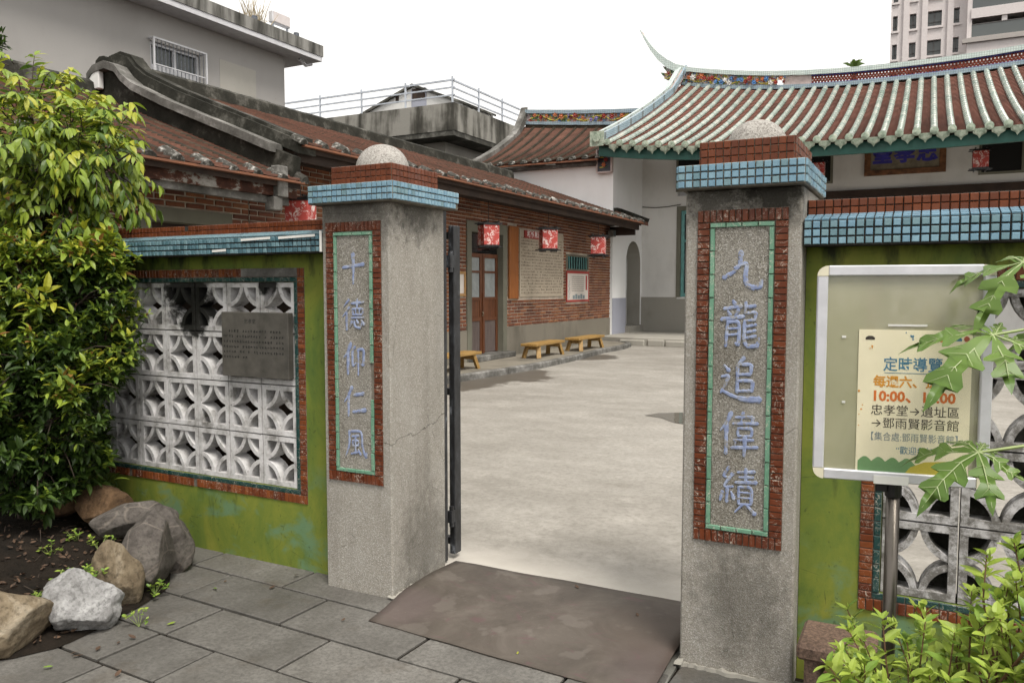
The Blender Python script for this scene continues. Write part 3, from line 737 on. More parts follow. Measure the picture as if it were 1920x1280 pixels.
def brush_char(ch, cx, cz, w, h, y):
    """painted cut strokes as low swollen ridges on a face whose outside is -y"""
    mb = MB(); rr = random.Random(ord(ch)); lift = 0
    for st in BR[ch]:
        pts = []
        for (xa, ya, wa), (xb, yb, wb) in zip(st[:-1], st[1:]):
            k = 5
            for i in range(k): t = i / k; pts.append((xa + (xb - xa) * t, ya + (yb - ya) * t, wa + (wb - wa) * t))
        pts.append(st[-1])
        for _ in range(2):
            pts = [pts[0]] + [tuple((pts[i - 1][c] + 2 * pts[i][c] + pts[i + 1][c]) / 4 for c in range(3)) for i in range(1, len(pts) - 1)] + [pts[-1]]
        P = [(cx + (p[0] - 50) / 100 * w, cz - (p[1] - 50) / 100 * h, p[2] / 100 * (w + h) / 2 * 0.62 * rr.uniform(.78, 1.2)) for p in pts]
        # rounded ends
        d0 = Vector((P[1][0] - P[0][0], P[1][1] - P[0][1])).normalized(); d1 = Vector((P[-1][0] - P[-2][0], P[-1][1] - P[-2][1])).normalized()
        P = [(P[0][0] - d0.x * P[0][2] * .7, P[0][1] - d0.y * P[0][2] * .7, P[0][2] * .35)] + P + [(P[-1][0] + d1.x * P[-1][2] * .7, P[-1][1] + d1.y * P[-1][2] * .7, P[-1][2] * .3)]
        o = len(mb.v); lift += 0.00025
        for i, (x, z, r) in enumerate(P):
            a = P[max(i - 1, 0)]; b = P[min(i + 1, len(P) - 1)]
            t = Vector((b[0] - a[0], b[1] - a[1])); t = t.normalized() if t.length else Vector((1, 0)); nx_, nz_ = -t.y, t.x
            for s_, dy in ((-1, 0), (-.55, -.0016), (.55, -.0016), (1, 0)):
                mb.v.append(Vector((x + nx_ * r * s_, y + dy - lift, z + nz_ * r * s_)))
        for i in range(len(P) - 1):
            for k in range(3): a = o + i * 4 + k; mb.f.append([a, a + 1, a + 5, a + 4]); mb.mi.append(0)
    return mb

def pillar(name, label, x0, x1, y1, ztop, cap, capz, red, panel, inner, chars, skipjade=None, dome=None):
    t = thing(name, label, 'pillar', ((x0 + x1) / 2, 0.25, 0), group='pair of gate pillars')
    mb = MB(); mb.box(x0, x1, 0, y1, -0.05, ztop)
    sh = part('shaft', mb, 'pebble_wash', t, bevel=0.008)
    # inset panel with its two borders
    a, b, za, zb = panel
    part('inscription_panel', MB().box(inner[0], inner[1], -0.004, 0.01, inner[2], inner[3]), 'pebble_panel', t)
    br = part('panel_border', MB().box(a, b, -0.002, 0.008, za, inner[2] - .001).box(a, b, -0.002, 0.008, inner[3] + .001, zb).box(a, inner[0] - .001, -0.002, 0.008, inner[2], inner[3]).box(inner[1] + .001, b, -0.002, 0.008, inner[2], inner[3]), 'grout', t)
    bw, jw = 0.051, 0.021
    nrow = int((zb - za - 2 * bw) / 0.0262); pv = (zb - za - 2 * bw) / nrow
    for xx in (a, b - bw): tile_run(br, (xx, -0.002, za + bw), (1, 0, 0), (0, 0, 1), 1, nrow, bw, pv, ['tile_red_crazed'], 0.003, 0.008, 0.004)
    nc = round((b - a) / 0.0262); pu_ = (b - a) / nc
    for zz in (za, zb - bw): tile_run(br, (a, -0.002, zz), (1, 0, 0), (0, 0, 1), nc, 1, pu_, bw, ['tile_red_crazed'], 0.003, 0.008, 0.0)
    ja, jb, jza, jzb = a + bw + .001, b - bw - .001, za + bw + .001, zb - bw - .001
    nj = int((jzb - jza - 2 * jw) / 0.088); pj = (jzb - jza - 2 * jw) / nj
    for s_, xx in ((0, ja), (1, jb - jw)):
        tile_run(br, (xx, -0.002, jza + jw), (1, 0, 0), (0, 0, 1), 1, nj, jw, pj, ['tile_jade'], 0.003, 0.010, 0.0, skip=(lambda i, j, s_=s_: skipjade and skipjade(s_, j / nj)))
    nj2 = max(2, round((jb - ja) / 0.06)); 
    for zz in (jza, jzb - jw): tile_run(br, (ja, -0.002, zz), (1, 0, 0), (0, 0, 1), nj2, 1, (jb - ja) / nj2, jw, ['tile_jade'], 0.003, 0.010, 0.0)
    for ch, cx, cz, w, h in chars: part('character', brush_char(ch, cx, cz, w, h, -0.0055), 'blue_paint', t)
    # blue tiled cap slab
    cx0, cx1, cy0, cy1 = cap; z0, z1 = capz; P = 0.031
    cs = part('cap_slab', MB().box(cx0, cx1, cy0, cy1, z0 - 0.004, z1), 'grout', t, bevel=0.004)
    for p0, u, L in (((cx0, cy0, z0), (1, 0, 0), cx1 - cx0), ((cx1, cy0, z0), (0, 1, 0), cy1 - cy0), ((cx1, cy1, z0), (-1, 0, 0), cx1 - cx0), ((cx0, cy1, z0), (0, -1, 0), cy1 - cy0)):
        k = round(L / P); tile_run(cs, p0, u, (0, 0, 1), k, 3, L / k, (z1 - z0) / 3, ['tile_blue'] * 5 + ['tile_blue_dull'], 0.0052, 0.008, 0.006, 0.014)
    rx0, rx1, ry0, ry1 = red
    rs = part('cap_block', MB().box(rx0, rx1, ry0, ry1, z1, z1 + 0.094), 'grout', t, bevel=0.003)
    for p0, u, L in (((rx0, ry0, z1), (1, 0, 0), rx1 - rx0), ((rx1, ry0, z1), (0, 1, 0), ry1 - ry0), ((rx1, ry1, z1), (-1, 0, 0), rx1 - rx0), ((rx0, ry1, z1), (0, -1, 0), ry1 - ry0)):
        k = round(L / P); tile_run(rs, p0, u, (0, 0, 1), k, 3, L / k, 0.0313, ['tile_red'], 0.0028, 0.006, 0.008)
    # pebble dome
    dx, dy, dr = dome; mb = MB(); N, K = 28, 9; zb_ = z1 + 0.088
    for k in range(K + 1):
        q = k / K * R(90); rr = dr * math.cos(q) ** 0.92; zz = zb_ + dr * 0.98 * math.sin(q)
        for i in range(N): mb.v.append(Vector((dx + rr * math.cos(i * 2 * math.pi / N), dy + rr * math.sin(i * 2 * math.pi / N), zz)))
    for k in range(K):
        for i in range(N): mb.f.append([k * N + i, k * N + (i + 1) % N, (k + 1) * N + (i + 1) % N, (k + 1) * N + i]); mb.mi.append(0)
    part('dome', mb, 'pebble_dome', t, smooth=True)
    return t
Lz = lambda x, y: PX(x, y, Y=0.0)
def chars_at(s, rows, xc): return [(ch, Lz(px, py).x if xc is None else xc + dx, Lz(px, py).z, w, h) for ch, px, py, w, h, dx in rows]
pl = pillar('gate_pillar', 'left gate pillar of pebble-washed concrete with five blue characters and a crack', -0.435, 0.0, 0.51, 2.035,
    (-0.468, 0.066, -0.06, 0.55), (2.033, 2.126), (-0.352, 0.026, -0.012, 0.40), (-0.405, -0.05, 0.585, 1.94), (-0.332, -0.12, 0.655, 1.87),
    chars_at('', [('十', 667, 504, .150, .160, 0), ('德', 667, 590, .155, .165, 0), ('仰', 668, 672, .150, .170, 0), ('仁', 670, 752, .150, .165, 0), ('風', 672, 832, .150, .165, 0)], -0.226),
    skipjade=lambda s, f: s == 1 and 0.28 < f < 0.46, dome=(-0.178, 0.19, 0.142))
pr = pillar('gate_pillar', 'right gate pillar of pebble-washed concrete with five blue characters and mildewed top', 1.500, 1.958, 0.51, 2.0,
    (1.482, 1.972, -0.06, 0.56), (2.0, 2.093), (1.562, 1.925, -0.015, 0.45), (1.551, 1.908, 0.55, 1.915), (1.624, 1.837, 0.615, 1.845),
    chars_at('', [('九', 1397, 508, .158, .160, 0.004), ('龍', 1387, 608, .155, .190, 0), ('追', 1390, 712, .160, .180, 0), ('偉', 1388, 812, .155, .175, 0), ('績', 1385, 918, .150, .185, 0)], 1.731),
    dome=(1.735, 0.24, 0.128))
# crumbling white mortar at the foot of the pillars, under the mat edge
def lump(name, pts, z, mat, parent, seed=0, h=0.035, w=0.045, out=(1, 0)):
    mb = MB(); rr = random.Random(seed); P = []
    for a, b in zip(pts[:-1], pts[1:]):
        for k in range(16): P.append(Vector((*a, 0)).lerp(Vector((*b, 0)), k / 16))
    P.append(Vector((*pts[-1], 0))); o = Vector((*out, 0))
    for i, p in enumerate(P):
        ww = w * (.35 + .8 * abs(noise.noise((i * .22, seed, 0)))); hh = h * (.5 + abs(noise.noise((i * .5, seed, 3)))) 
        mb.v += [p - o * .02 + Vector((0, 0, z + hh)), p + o * ww * .45 + Vector((0, 0, z + hh * .75 + rr.uniform(-.004, .004))), p + o * ww + Vector((0, 0, z + .012)), p + o * (ww + .006) + Vector((0, 0, z - .02))]
    for i in range(len(P) - 1):
        for k in range(3): q = i * 4 + k; mb.f.append([q, q + 1, q + 5, q + 4]); mb.mi.append(0)
    return part(name, mb, mat, parent)
lump('mortar_footing', [(0.0, -0.02), (0.0, 0.14), (0.0, 0.45)], 0.0, 'dado_grey', pl, 4)
lump('mortar_footing', [(1.50, 0.0), (1.62, 0.0), (1.95, 0.0)], 0.0, 'dado_grey', pr, 5, .018, .035, (0, -1))
lump('mortar_footing', [(1.50, -0.05), (1.50, 0.2)], 0.0, 'dado_grey', pr, 6, .03, .03, (-1, 0))

# rubber mat over the sill
mb = MB(); nx, ny = 26, 16
fl, bl, brr, fr = Vector((0.055, -0.275)), Vector((0.045, 0.545)), Vector((1.47, 0.56)), Vector((1.475, -0.37))
def mz(u, v):
    z = 0.006 + 0.036 * math.sin(min(1, v / 0.75) * math.pi / 2) ** 1.3
    return z + 0.006 * noise.noise((u * 5, v * 4, 2)) * math.sin(v * math.pi) + (0.02 * max(0, 0.12 - u) / 0.12 * math.sin(v * math.pi))
for s_ in (0, 1):
    for j in range(ny + 1):
        for i in range(nx + 1):
            u, v = i / nx, j / ny
            p = fl.lerp(fr, u).lerp(bl.lerp(brr, u), v)
            p += Vector((0.006 * noise.noise((v * 4, u * 3, 0)), 0.008 * noise.noise((u * 5, v * 3, 5))))
            mb.v.append(Vector((p.x, p.y, mz(u, v) - (0.006 if s_ else 0))))
NN = (nx + 1) * (ny + 1)
for j in range(ny):
    for i in range(nx): a = j * (nx + 1) + i; mb.f.append([a, a + 1, a + nx + 2, a + nx + 1]); mb.mi.append(0); mb.f.append([NN + a, NN + a + nx + 1, NN + a + nx + 2, NN + a + 1]); mb.mi.append(0)
ring = [i for i in range(nx + 1)] + [j * (nx + 1) + nx for j in range(1, ny + 1)] + [ny * (nx + 1) + i for i in range(nx - 1, -1, -1)] + [j * (nx + 1) for j in range(ny - 1, 0, -1)]
for a, b in zip(ring, ring[1:] + ring[:1]): mb.f.append([a, NN + a, NN + b, b]); mb.mi.append(0)
solo('door_mat', mb, 'rubber_mat', 'brown rubber mat laid over the sill between the gate pillars', 'mat', smooth=True)
# sill under the mat
struct('gate_sill', MB().prism([(-0.2, -0.01), (0.05, 0.012), (0.3, 0.026), (0.52, 0.022), (0.52, -0.05), (-0.2, -0.05)], 'x', 0.03, 1.5), 'stain_concrete')

# folded-back iron gate leaf behind the left pillar
g = thing('gate_leaf', 'narrow black iron gate leaf folded back behind left pillar', 'gate', (-0.03, 0.6, 0.04))
part('hinge_post', MB().box(-0.055, -0.012, 0.512, 0.556, 0.03, 2.03), 'black_iron', g, bevel=0.004)
part('stile', MB().box(-0.04, -0.002, 0.615, 0.685, 0.05, 1.955), 'black_iron', g, bevel=0.004)
part('stile', MB().box(-0.95, -0.90, 0.63, 0.68, 0.05, 1.955), 'black_iron', g, bevel=0.004)
for z in (0.12, 1.0, 1.9): part('rail', MB().box(-0.90, -0.04, 0.635, 0.675, z - .02, z + .02), 'black_iron', g)
for k in range(7): part('bar', MB().box(-0.83 + k * .11, -0.81 + k * .11, 0.645, 0.665, 0.14, 1.88), 'black_iron', g)
for z in (0.28, 1.75):
    part('hinge', MB().box(-0.03, 0.0, 0.575, 0.615, z - .035, z + .035).tube([(-0.012, 0.594, z - .06), (-0.012, 0.594, z + .06)], 0.014, 8), 'black_iron', g)

# ================================================================== GREEN GARDEN WALLS with breeze-block panels
def block_mesh(w, h, back):
    mb = MB(); d = 0.10; t = 0.029
    mb.box(0, w, 0, d, 0, t).box(0, w, 0, d, h - t, h).box(0, t, .0008, d - .0008, t, h - t).box(w - t, w, .0008, d - .0008, t, h - t)
    N = 8
    for cx, cz, sx, sz in ((0, 0, 1, 1), (w, 0, -1, 1), (0, h, 1, -1), (w, h, -1, -1)):
        ring = []
        for i in range(N + 1):
            q = i / N * R(90); c_, s_ = math.cos(q), math.sin(q)
            for (ra, rb) in ((w / 2, h / 2), (w / 2 - .025, h / 2 - .025)):
                for y in (0.004, d - .003): ring.append((cx + sx * ra * c_, y, cz + sz * rb * s_))
        fs = []
        for i in range(N):
            a = i * 4; b = a + 4
            fs += [(a, b, b + 2, a + 2), (a + 1, a + 3, b + 3, b + 1), (a, a + 1, b + 1, b), (a + 2, b + 2, b + 3, a + 3)]
        mb.add(ring, fs)
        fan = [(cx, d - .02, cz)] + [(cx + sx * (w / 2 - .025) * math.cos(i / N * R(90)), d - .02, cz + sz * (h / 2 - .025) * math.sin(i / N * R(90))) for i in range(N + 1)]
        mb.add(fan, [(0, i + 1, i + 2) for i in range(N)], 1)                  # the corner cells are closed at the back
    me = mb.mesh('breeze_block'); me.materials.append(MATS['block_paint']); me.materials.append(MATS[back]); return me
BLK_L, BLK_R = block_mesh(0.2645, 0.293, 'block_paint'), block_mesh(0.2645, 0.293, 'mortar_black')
def garden_wall(label, x0, x1, op, cols, rows, zb, tx0, tx1, loose):
    ox0, ox1, oz0, oz1 = op; yf, yb = 0.12, 0.25
    t = thing('garden_wall', label, 'wall', ((x0 + x1) / 2, 0.18, 0), group='green garden walls beside the gate')
    mb = MB().box(x0, x1, yf, yb, -0.05, oz0).box(x0, x1, yf, yb, oz1, zb + .02)
    mb.box(x0, ox0, yf, yb, oz0, oz1).box(ox1, x1, yf, yb, oz0, oz1)
    part('wall_body', mb, 'green_paint', t)
    pw, ph = (ox1 - ox0) / cols, (oz1 - oz0) / rows
    for j in range(rows):
        for i in range(cols):
            o = bpy.data.objects.new('breeze_block', BLK_L if x0 < 0 else BLK_R); COL.objects.link(o); o.parent = t
            o.location = Vector((ox0 + i * pw + .0035, yf + 0.006 + rt.uniform(0, .004), oz0 + j * ph + .0035)) - org(t)
            o.scale = ((pw - .007) / 0.2645, 1, (ph - .007) / 0.293)
    part('block_mortar', MB().box(ox0, ox1, yf + .03, yf + .1, oz0, oz0 + .01).box(ox0, ox1, yf + .03, yf + .1, oz1 - .01, oz1), 'mortar_grey', t)
    # border: dark teal inside, crazed red outside
    tw, rw = 0.027, 0.050
    bo = part('panel_border', MB().box(ox0 - tw - rw, ox1 + tw + rw, yf - .001, yf + .004, oz1 + .0005, oz1 + tw + rw).box(ox0 - tw - rw, ox1 + tw + rw, yf - .001, yf + .004, oz0 - tw - rw, oz0 - .0005)
              .box(ox0 - tw - rw, ox0 - .0005, yf - .001, yf + .004, oz0, oz1).box(ox1 + .0005, ox1 + tw + rw, yf - .001, yf + .004, oz0, oz1), 'grout', t)
    y_ = yf - .001
    for zz in (oz0 - tw, oz1):
        k = round((ox1 - ox0 + 2 * tw) / 0.058); tile_run(bo, (ox0 - tw, y_, zz), (1, 0, 0), (0, 0, 1), k, 1, (ox1 - ox0 + 2 * tw) / k, tw, ['tile_teal'], .003, .005)
    for xx in (ox0 - tw, ox1):
        k = round((oz1 - oz0) / 0.058); tile_run(bo, (xx, y_, oz0), (1, 0, 0), (0, 0, 1), 1, k, tw, (oz1 - oz0) / k, ['tile_teal'], .003, .005)
    mats = ['tile_orange_crazed', 'tile_red_crazed', 'tile_orange_crazed']
    Lx = ox1 - ox0 + 2 * (tw + rw); k = round(Lx / 0.0285)
    for q, zz in enumerate((oz0 - tw - rw, oz1 + tw)):
        tile_run(bo, (ox0 - tw - rw, y_, zz), (1, 0, 0), (0, 0, 1), k, 1, Lx / k, rw, mats, .003, .006, skip=(lambda i, j, q=q: loose(q, i / k)))
    Lz_ = oz1 - oz0 + 2 * tw; k = round(Lz_ / 0.0285)
    for xx in (ox0 - tw - rw, ox1 + tw): tile_run(bo, (xx, y_, oz0 - tw), (1, 0, 0), (0, 0, 1), 1, k, rw, Lz_ / k, mats, .003, .006)
    # tiled coping: three blue courses, a sloping tiled top and two red courses behind
    P = 0.031; zt = zb + 3 * P
    cp = part('coping', MB().prism([(0.004, zb - .003), (0.004, zt), (0.118, zt + .028), (0.118, zt + .028 + 2 * P), (0.29, zt + .028 + 2 * P), (0.29, zb - .003)], 'x', x0, x1), 'grout_dark' , t)
    k = round((tx1 - tx0) / P); pu_ = (tx1 - tx0) / k
    tile_run(cp, (tx0, 0.004, zb), (1, 0, 0), (0, 0, 1), k, 3, pu_, P, ['tile_blue_dull', 'tile_blue_grimy'] if x0 < 0 else ['tile_blue', 'tile_blue_dull', 'tile_blue'], .007 if x0 < 0 else .006, .008, .006, .012)
    tile_run(cp, (tx0, 0.118, zt + .028), (1, 0, 0), (0, 0, 1), k, 2, pu_, P, ['tile_red'], .003, .006, .006)
    sl_ = MB(); sv = Vector((0, 0.114, 0.028)); sn = Vector((0, -.028, .114)).normalized() * .006
    for j in range(3):
        for i in range(k):
            a = Vector((tx0 + i * pu_ + .0025, 0.004, zt)) + sv * (j / 3 + .02); b = a + sv * .29; w_ = Vector((pu_ - .005, 0, 0))
            sl_.add([a, a + w_, b + w_, b, a + sn, a + w_ + sn, b + w_ + sn, b + sn], [(4, 5, 6, 7), (0, 1, 5, 4), (2, 3, 7, 6), (0, 4, 7, 3), (1, 2, 6, 5)])
    tag(part('coping_top', sl_, 'tile_blue_dull' if x0 < 0 else 'tile_blue', cp, recalc=False), kind='stuff')
    return t, cp
wl_, cpl = garden_wall('left green garden wall with white breeze blocks behind the shrub and stone plaque', -5.6, -0.437, (-2.873, -0.745, 0.458, 1.635), 8, 4, 1.79, -2.69, -0.45, lambda q, f: q == 1 and 0.815 < f < 0.975)
wr_, cpr = garden_wall('right green garden wall with weathered breeze blocks behind the poster stand', 1.96, 5.2, (2.262, 3.858, 0.402, 1.60), 6, 4, 1.765, 1.962, 3.14, lambda q, f: False)
# bits of white tape and conduit stuck to the left coping and the joint with the pillar
tp = MB()
for x0_, y0_, x1_, y1_ in ((452, 450, 506, 446), (522, 446, 590, 441), (398, 471, 423, 469)):
    a, b = PX(x0_, y0_, Y=-0.008), PX(x1_, y1_, Y=-0.008); tp.bar((a.x, -0.008, a.z), (b.x, -0.008, b.z), .004, .013)
part('tape_strip', tp, 'white_plastic', cpl)
part('joint_strip', MB().bar((-0.437, -0.006, 1.79), (-0.437, -0.006, 1.9), .01, .01).bar((-0.45, 0.108, .62), (-0.447, 0.108, 1.02), .014, .02), 'white_plastic', wl_)
lst = MB().box(-1.14, -0.715, 0.112, 0.1175, 1.665, 1.712)
part('bare_mortar_strip', lst, 'mortar_grey', wl_)
tag(wl_.children[-1], 'pale strip where border tiles have fallen off')
solo('added_dark_board', MB().box(-2.95, -0.98, 0.40, 0.44, 0.02, 1.68), 'dark_timber', 'added dark board behind the left breeze blocks, blackening their holes', 'board', bevel=.005)  # backing added only to make the holes read dark
# engraved slab on the left wall
sl_t = thing('stone_plaque', 'dark grey engraved stone plaque mounted on left breeze blocks', 'plaque', (-1.0, 0.09, 1.09))
part('slab', MB().box(-1.268, -0.752, 0.075, 0.117, 1.088, 1.462), 'slab_stone', sl_t, bevel=0.003)
put_text(sl_t, '忠孝堂', 0.030, (-1.04, 0.0745, 1.408), (1, 0, 0), (0, 0, 1), 'engraved_ink')
rr = random.Random(21); mk = MB()
for j, (c0, c1) in enumerate(((2, 22), (0, 22), (0, 22), (0, 22), (0, 22), (0, 9))):          # lines too worn to read: cut strokes only
    z = 1.352 - j * 0.030
    for c in range(c0, c1):
        if rr.random() < .1: continue
        x = -1.245 + c * 0.0215
        for q in range(rr.randint(3, 5)):
            if rr.random() < .5: mk.box(x + rr.uniform(-.006, -.002), x + rr.uniform(.002, .006), .0742, .0751, z + rr.uniform(-.007, .006), z + .0085 * rr.random()) if False else mk.bar((x - rr.uniform(.002, .007), .0747, z + rr.uniform(-.008, .008)), (x + rr.uniform(.002, .007), .0747, z + rr.uniform(-.008, .008)), .001, .0022)
            else:
                xx = x + rr.uniform(-.006, .006); mk.bar((xx, .0747, z - rr.uniform(.002, .008)), (xx + rr.uniform(-.002, .002), .0747, z + rr.uniform(.002, .008)), .0022, .001)
tag(part('worn_inscription', mk, 'engraved_ink', sl_t, recalc=False), kind='stuff')

# ================================================================== BRICK WING along the left of the yard
WX = -5.35                                   # face of its long wall
rb = random.Random(5)
def brick_mesh(w, h, d):
    return tile_mesh(w, h, d, 'brick_clay', 0.006)
def brick_wall(parent, y0, y1, z0, z1, holes, pick, limit=300):
    """courses of bricks on a mortar backing, facing +x; pick(y,z) gives the ones shown largest"""
    pw, ph = 0.285, 0.0695; cand = []; rest = MB()
    nrow = int((z1 - z0) / ph)
    for j in range(nrow):
        z = z0 + (j + .5) * ph; y = y0 - (pw / 2 if j % 2 else 0)
        while y < y1:
            a, b = max(y + .014, y0), min(y + pw - .014, y1); y += pw
            if j % 6 == 3: pass
            if b - a < .03: continue
            segs = [(a, b)]
            for hy0, hy1, hz0, hz1 in holes:
                if hz0 < z + ph / 2 and hz1 > z - ph / 2:
                    ns = []
                    for p, q in segs:
                        if q <= hy0 or p >= hy1: ns.append((p, q))
                        else:
                            if p < hy0: ns.append((p, hy0))
                            if q > hy1: ns.append((hy1, q))
                    segs = ns
            for p, q in segs:
                if q - p > .03: cand.append((p, q, z))
    cand.sort(key=lambda c: -pick((c[0] + c[1]) / 2, c[2]))
    for k, (p, q, z) in enumerate(cand):
        w = round(q - p, 2) if q - p < .24 else .257
        yc = (p + q) / 2
        if k < limit and pick(yc, z) > 0:
            put_tile(parent, (WX + rb.uniform(-.002, .003), yc, z), (0, 1, 0), (0, 0, 1), brick_mesh(round(w, 3), .053, .012), 'brick', .006)
        else: rest.box(WX - .002, WX + .011, p, q, z - .0265, z + .0265)
    if rest.v: tag(part('brick_courses', rest, 'brick_clay_mass', parent, recalc=False), kind='stuff')

def tile_strip(w, run, slope_z, course=0.095, d=0.022, sag=0.0):
    """one row of overlapped flat clay tiles from ridge (x=0) to eave (x=run), falling slope_z, w wide in y"""
    mb = MB(); n = int(run / course); k = 0
    for i in range(n):
        x0, x1 = run * i / n, run * (i + 1) / n
        z0, z1 = -slope_z * i / n, -slope_z * (i + 1) / n
        j = rb.uniform(-.004, .004); dip = -0.012
        o = len(mb.v)
        for (x, z) in ((x0, z0 + .001), (x1 + .012, z1 + d + j)):
            for yy, dz in ((-w / 2, 0), (0, dip), (w / 2, 0)): mb.v.append(Vector((x, yy, z + dz)))
        for yy, dz in ((-w / 2, 0), (0, dip), (w / 2, 0)): mb.v.append(Vector((x1 + .012, yy, z1 - .004 + dz)))
        for a in (0, 1): mb.f.append([o + a, o + a + 1, o + a + 4, o + a + 3]); mb.mi.append(0); mb.f.append([o + 3 + a, o + 4 + a, o + 7 + a, o + 6 + a]); mb.mi.append(0)
    return mb
def half_tube(path, r, n=5, up=Vector((0, 0, 1)), side=Vector((0, 1, 0))):
    mb = MB(); m = len(path)
    for p in path:
        for k in range(n): q = math.pi * k / (n - 1); mb.v.append(Vector(p) + side * math.cos(q) * r + up * math.sin(q) * r)
    for i in range(m - 1):
        for k in range(n - 1): mb.f.append([i * n + k, i * n + k + 1, (i + 1) * n + k + 1, (i + 1) * n + k]); mb.mi.append(0)
    mb.f.append(list(range(n))); mb.mi.append(0); mb.f.append([(m - 1) * n + k for k in range(n - 1, -1, -1)]); mb.mi.append(0)
    return mb

def wing(label, y0, y1, xr, zr, xe, ze, spacing, holes, pick, wall_top, yr=None, rh=.15, rib=.06):
    t = thing('brick_wing', label, 'building', (-7, (y0 + y1) / 2, 0), group='brick wings of the courtyard house')
    wm, bm_ = MB(), MB(); yy = y0
    for hy0, hy1, hz0, hz1 in [h for h in holes if h[2] < .3]:           # door openings go right through
        wm.box(WX - .3, WX - .003, yy, hy0, 0.15, wall_top).box(WX - .3, WX - .003, hy0, hy1, hz1, wall_top)
        bm_.box(WX - .31, WX + .018, yy + .002, hy0 - .002, 0.15, 0.79); yy = hy1
    wm.box(WX - .3, WX - .003, yy, y1, 0.15, wall_top); bm_.box(WX - .31, WX + .018, yy + .002, y1 - .002, 0.15, 0.79)
    wall = part('wall', wm, 'brick_mortar', t)
    part('wall_base', bm_, 'render_base', t)
    brick_wall(wall, y0, y1, 0.795, wall_top - .05, holes, pick)
    run, fall = xe - xr, zr - ze
    deck = part('roof', MB().add([(xr, y0, zr - .03), (xe - .04, y0, ze - .03), (xe - .04, y1, ze - .03), (xr, y1, zr - .03), (xr, y0, zr - .11), (xe - .04, y0, ze - .11), (xe - .04, y1, ze - .11), (xr, y1, zr - .11)],
        [(0, 1, 2, 3), (4, 7, 6, 5), (0, 4, 5, 1), (1, 5, 6, 2), (2, 6, 7, 3), (3, 7, 4, 0)]).add([(xr, y0, zr - .02), (xr, y1, zr - .02), (xr - run * .9, y1, zr - fall * .9), (xr - run * .9, y0, zr - fall * .9)], [(0, 1, 2, 3)]), 'dark_timber', t)
    nst = max(1, round((y1 - y0) / spacing)); sp = (y1 - y0) / nst
    me = tile_strip(sp, run, fall).mesh('tile_row'); me.materials.append(MATS['clay_tile'])
    rib_path = [(run * i / 14, 0, -fall * i / 14 + rb.uniform(-.004, .004)) for i in range(15)]
    rme = half_tube(rib_path, rib, up=Vector((0, 0, .5))).mesh('roof_rib', smooth=True); rme.materials.append(MATS['mortar_rib'])
    em = half_tube([(-.16, 0, 0), (0.0, 0, -.02), (.03, 0, -.03)], 0.085, 6).mesh('rib_end'); em.materials.append(MATS['rib_end_lime'])
    for i in range(nst + 1):
        y = y0 + i * sp
        if i < nst:
            o = bpy.data.objects.new('tile_row', me); COL.objects.link(o); o.parent = deck; o.location = Vector((xr, y + sp / 2, zr)) - org(deck); o.rotation_euler = (0, 0, 0)
        o = bpy.data.objects.new('roof_rib', rme); COL.objects.link(o); o.parent = deck; o.location = Vector((xr, y, zr + .0)) - org(deck)
        o = bpy.data.objects.new('rib_end', em); COL.objects.link(o); o.parent = deck
        o.location = Vector((xe, y + rb.uniform(-.02, .02), ze - .0)) - org(deck); o.rotation_euler = (0, math.atan(fall / run), rb.uniform(-.1, .1)); o.scale = (rb.uniform(.8, 1.3), rb.uniform(.75, 1.1), rb.uniform(.65, 1.1))
    # eave: orange tile edge, fascia and soffit rafters
    part('eave_edge', MB().box(xe - .05, xe + .03, y0, y1, ze - .05, ze - .025), 'fascia_wood', t)
    part('fascia', MB().box(xe - .16, xe - .10, y0, y1, ze - .22, ze - .055), 'peeling_paint' if y0 < 2 else 'dark_timber', t)
    part('soffit', MB().add([(WX, y0, ze - .12 + (xe - WX) * fall / run), (xe - .1, y0, ze - .13), (xe - .1, y1, ze - .13), (WX, y1, ze - .12 + (xe - WX) * fall / run)], [(0, 1, 2, 3)]), 'dark_timber', t)
    part('wall_plate', MB().box(WX - .05, WX + .14, y0 + .01, y1 - .01, wall_top - .14, wall_top + .02), 'dark_timber', t)
    # mortar ridge
    rg = MB()
    yr = yr or y1; m = int((yr - y0) / .45)
    for i in range(m):
        a = y0 + (yr - y0) * i / m; b = y0 + (yr - y0) * (i + 1) / m; h = rh + .012 * rb.random()
        rg.prism([(xr - .17, zr - .08), (xr + .17, zr - .08), (xr + .13, zr + h - .03), (xr + .05, zr + h + .02), (xr - .05, zr + h + .02), (xr - .13, zr + h - .03)], 'y', a, b)
    part('ridge', rg, 'mortar_black', t)
    return t, wall

D0, D1 = 9.72, 11.33                         # doorway
far_holes = [(D0, D1, 0.2, 2.88), (11.38, 11.83, 1.38, 2.9), (11.9, 14.25, 1.4, 2.86), (14.42, 15.85, 1.26, 2.42), (9.3, 9.63, 1.46, 1.9)]
def pick_far(y, z):
    if 11.3 < y < 17.5 and z < 2.75: return 1.0 / (y + 3.0)
    if 8.9 < y < 9.73 and z < 2.3: return 0.5
    return 0
w1, wall1 = wing('long red-brick wing with clay tiled roof and lanterns beside the yard', 4.3, 17.42, -8.15, 4.705, -4.42, 3.375, 0.40, far_holes, pick_far, 3.42, 16.8, .17, .034)
w2, wall2 = wing('lower front end of the brick wing seen above the left wall', 0.6, 4.28, -8.1, 4.33, -4.42, 2.915, 0.385, [(2.68, 4.0, 0.2, 2.52)], lambda y, z: 1.0 / (9 - y) if 1.2 < y < 4.3 and z > 1.9 else 0, 2.92)
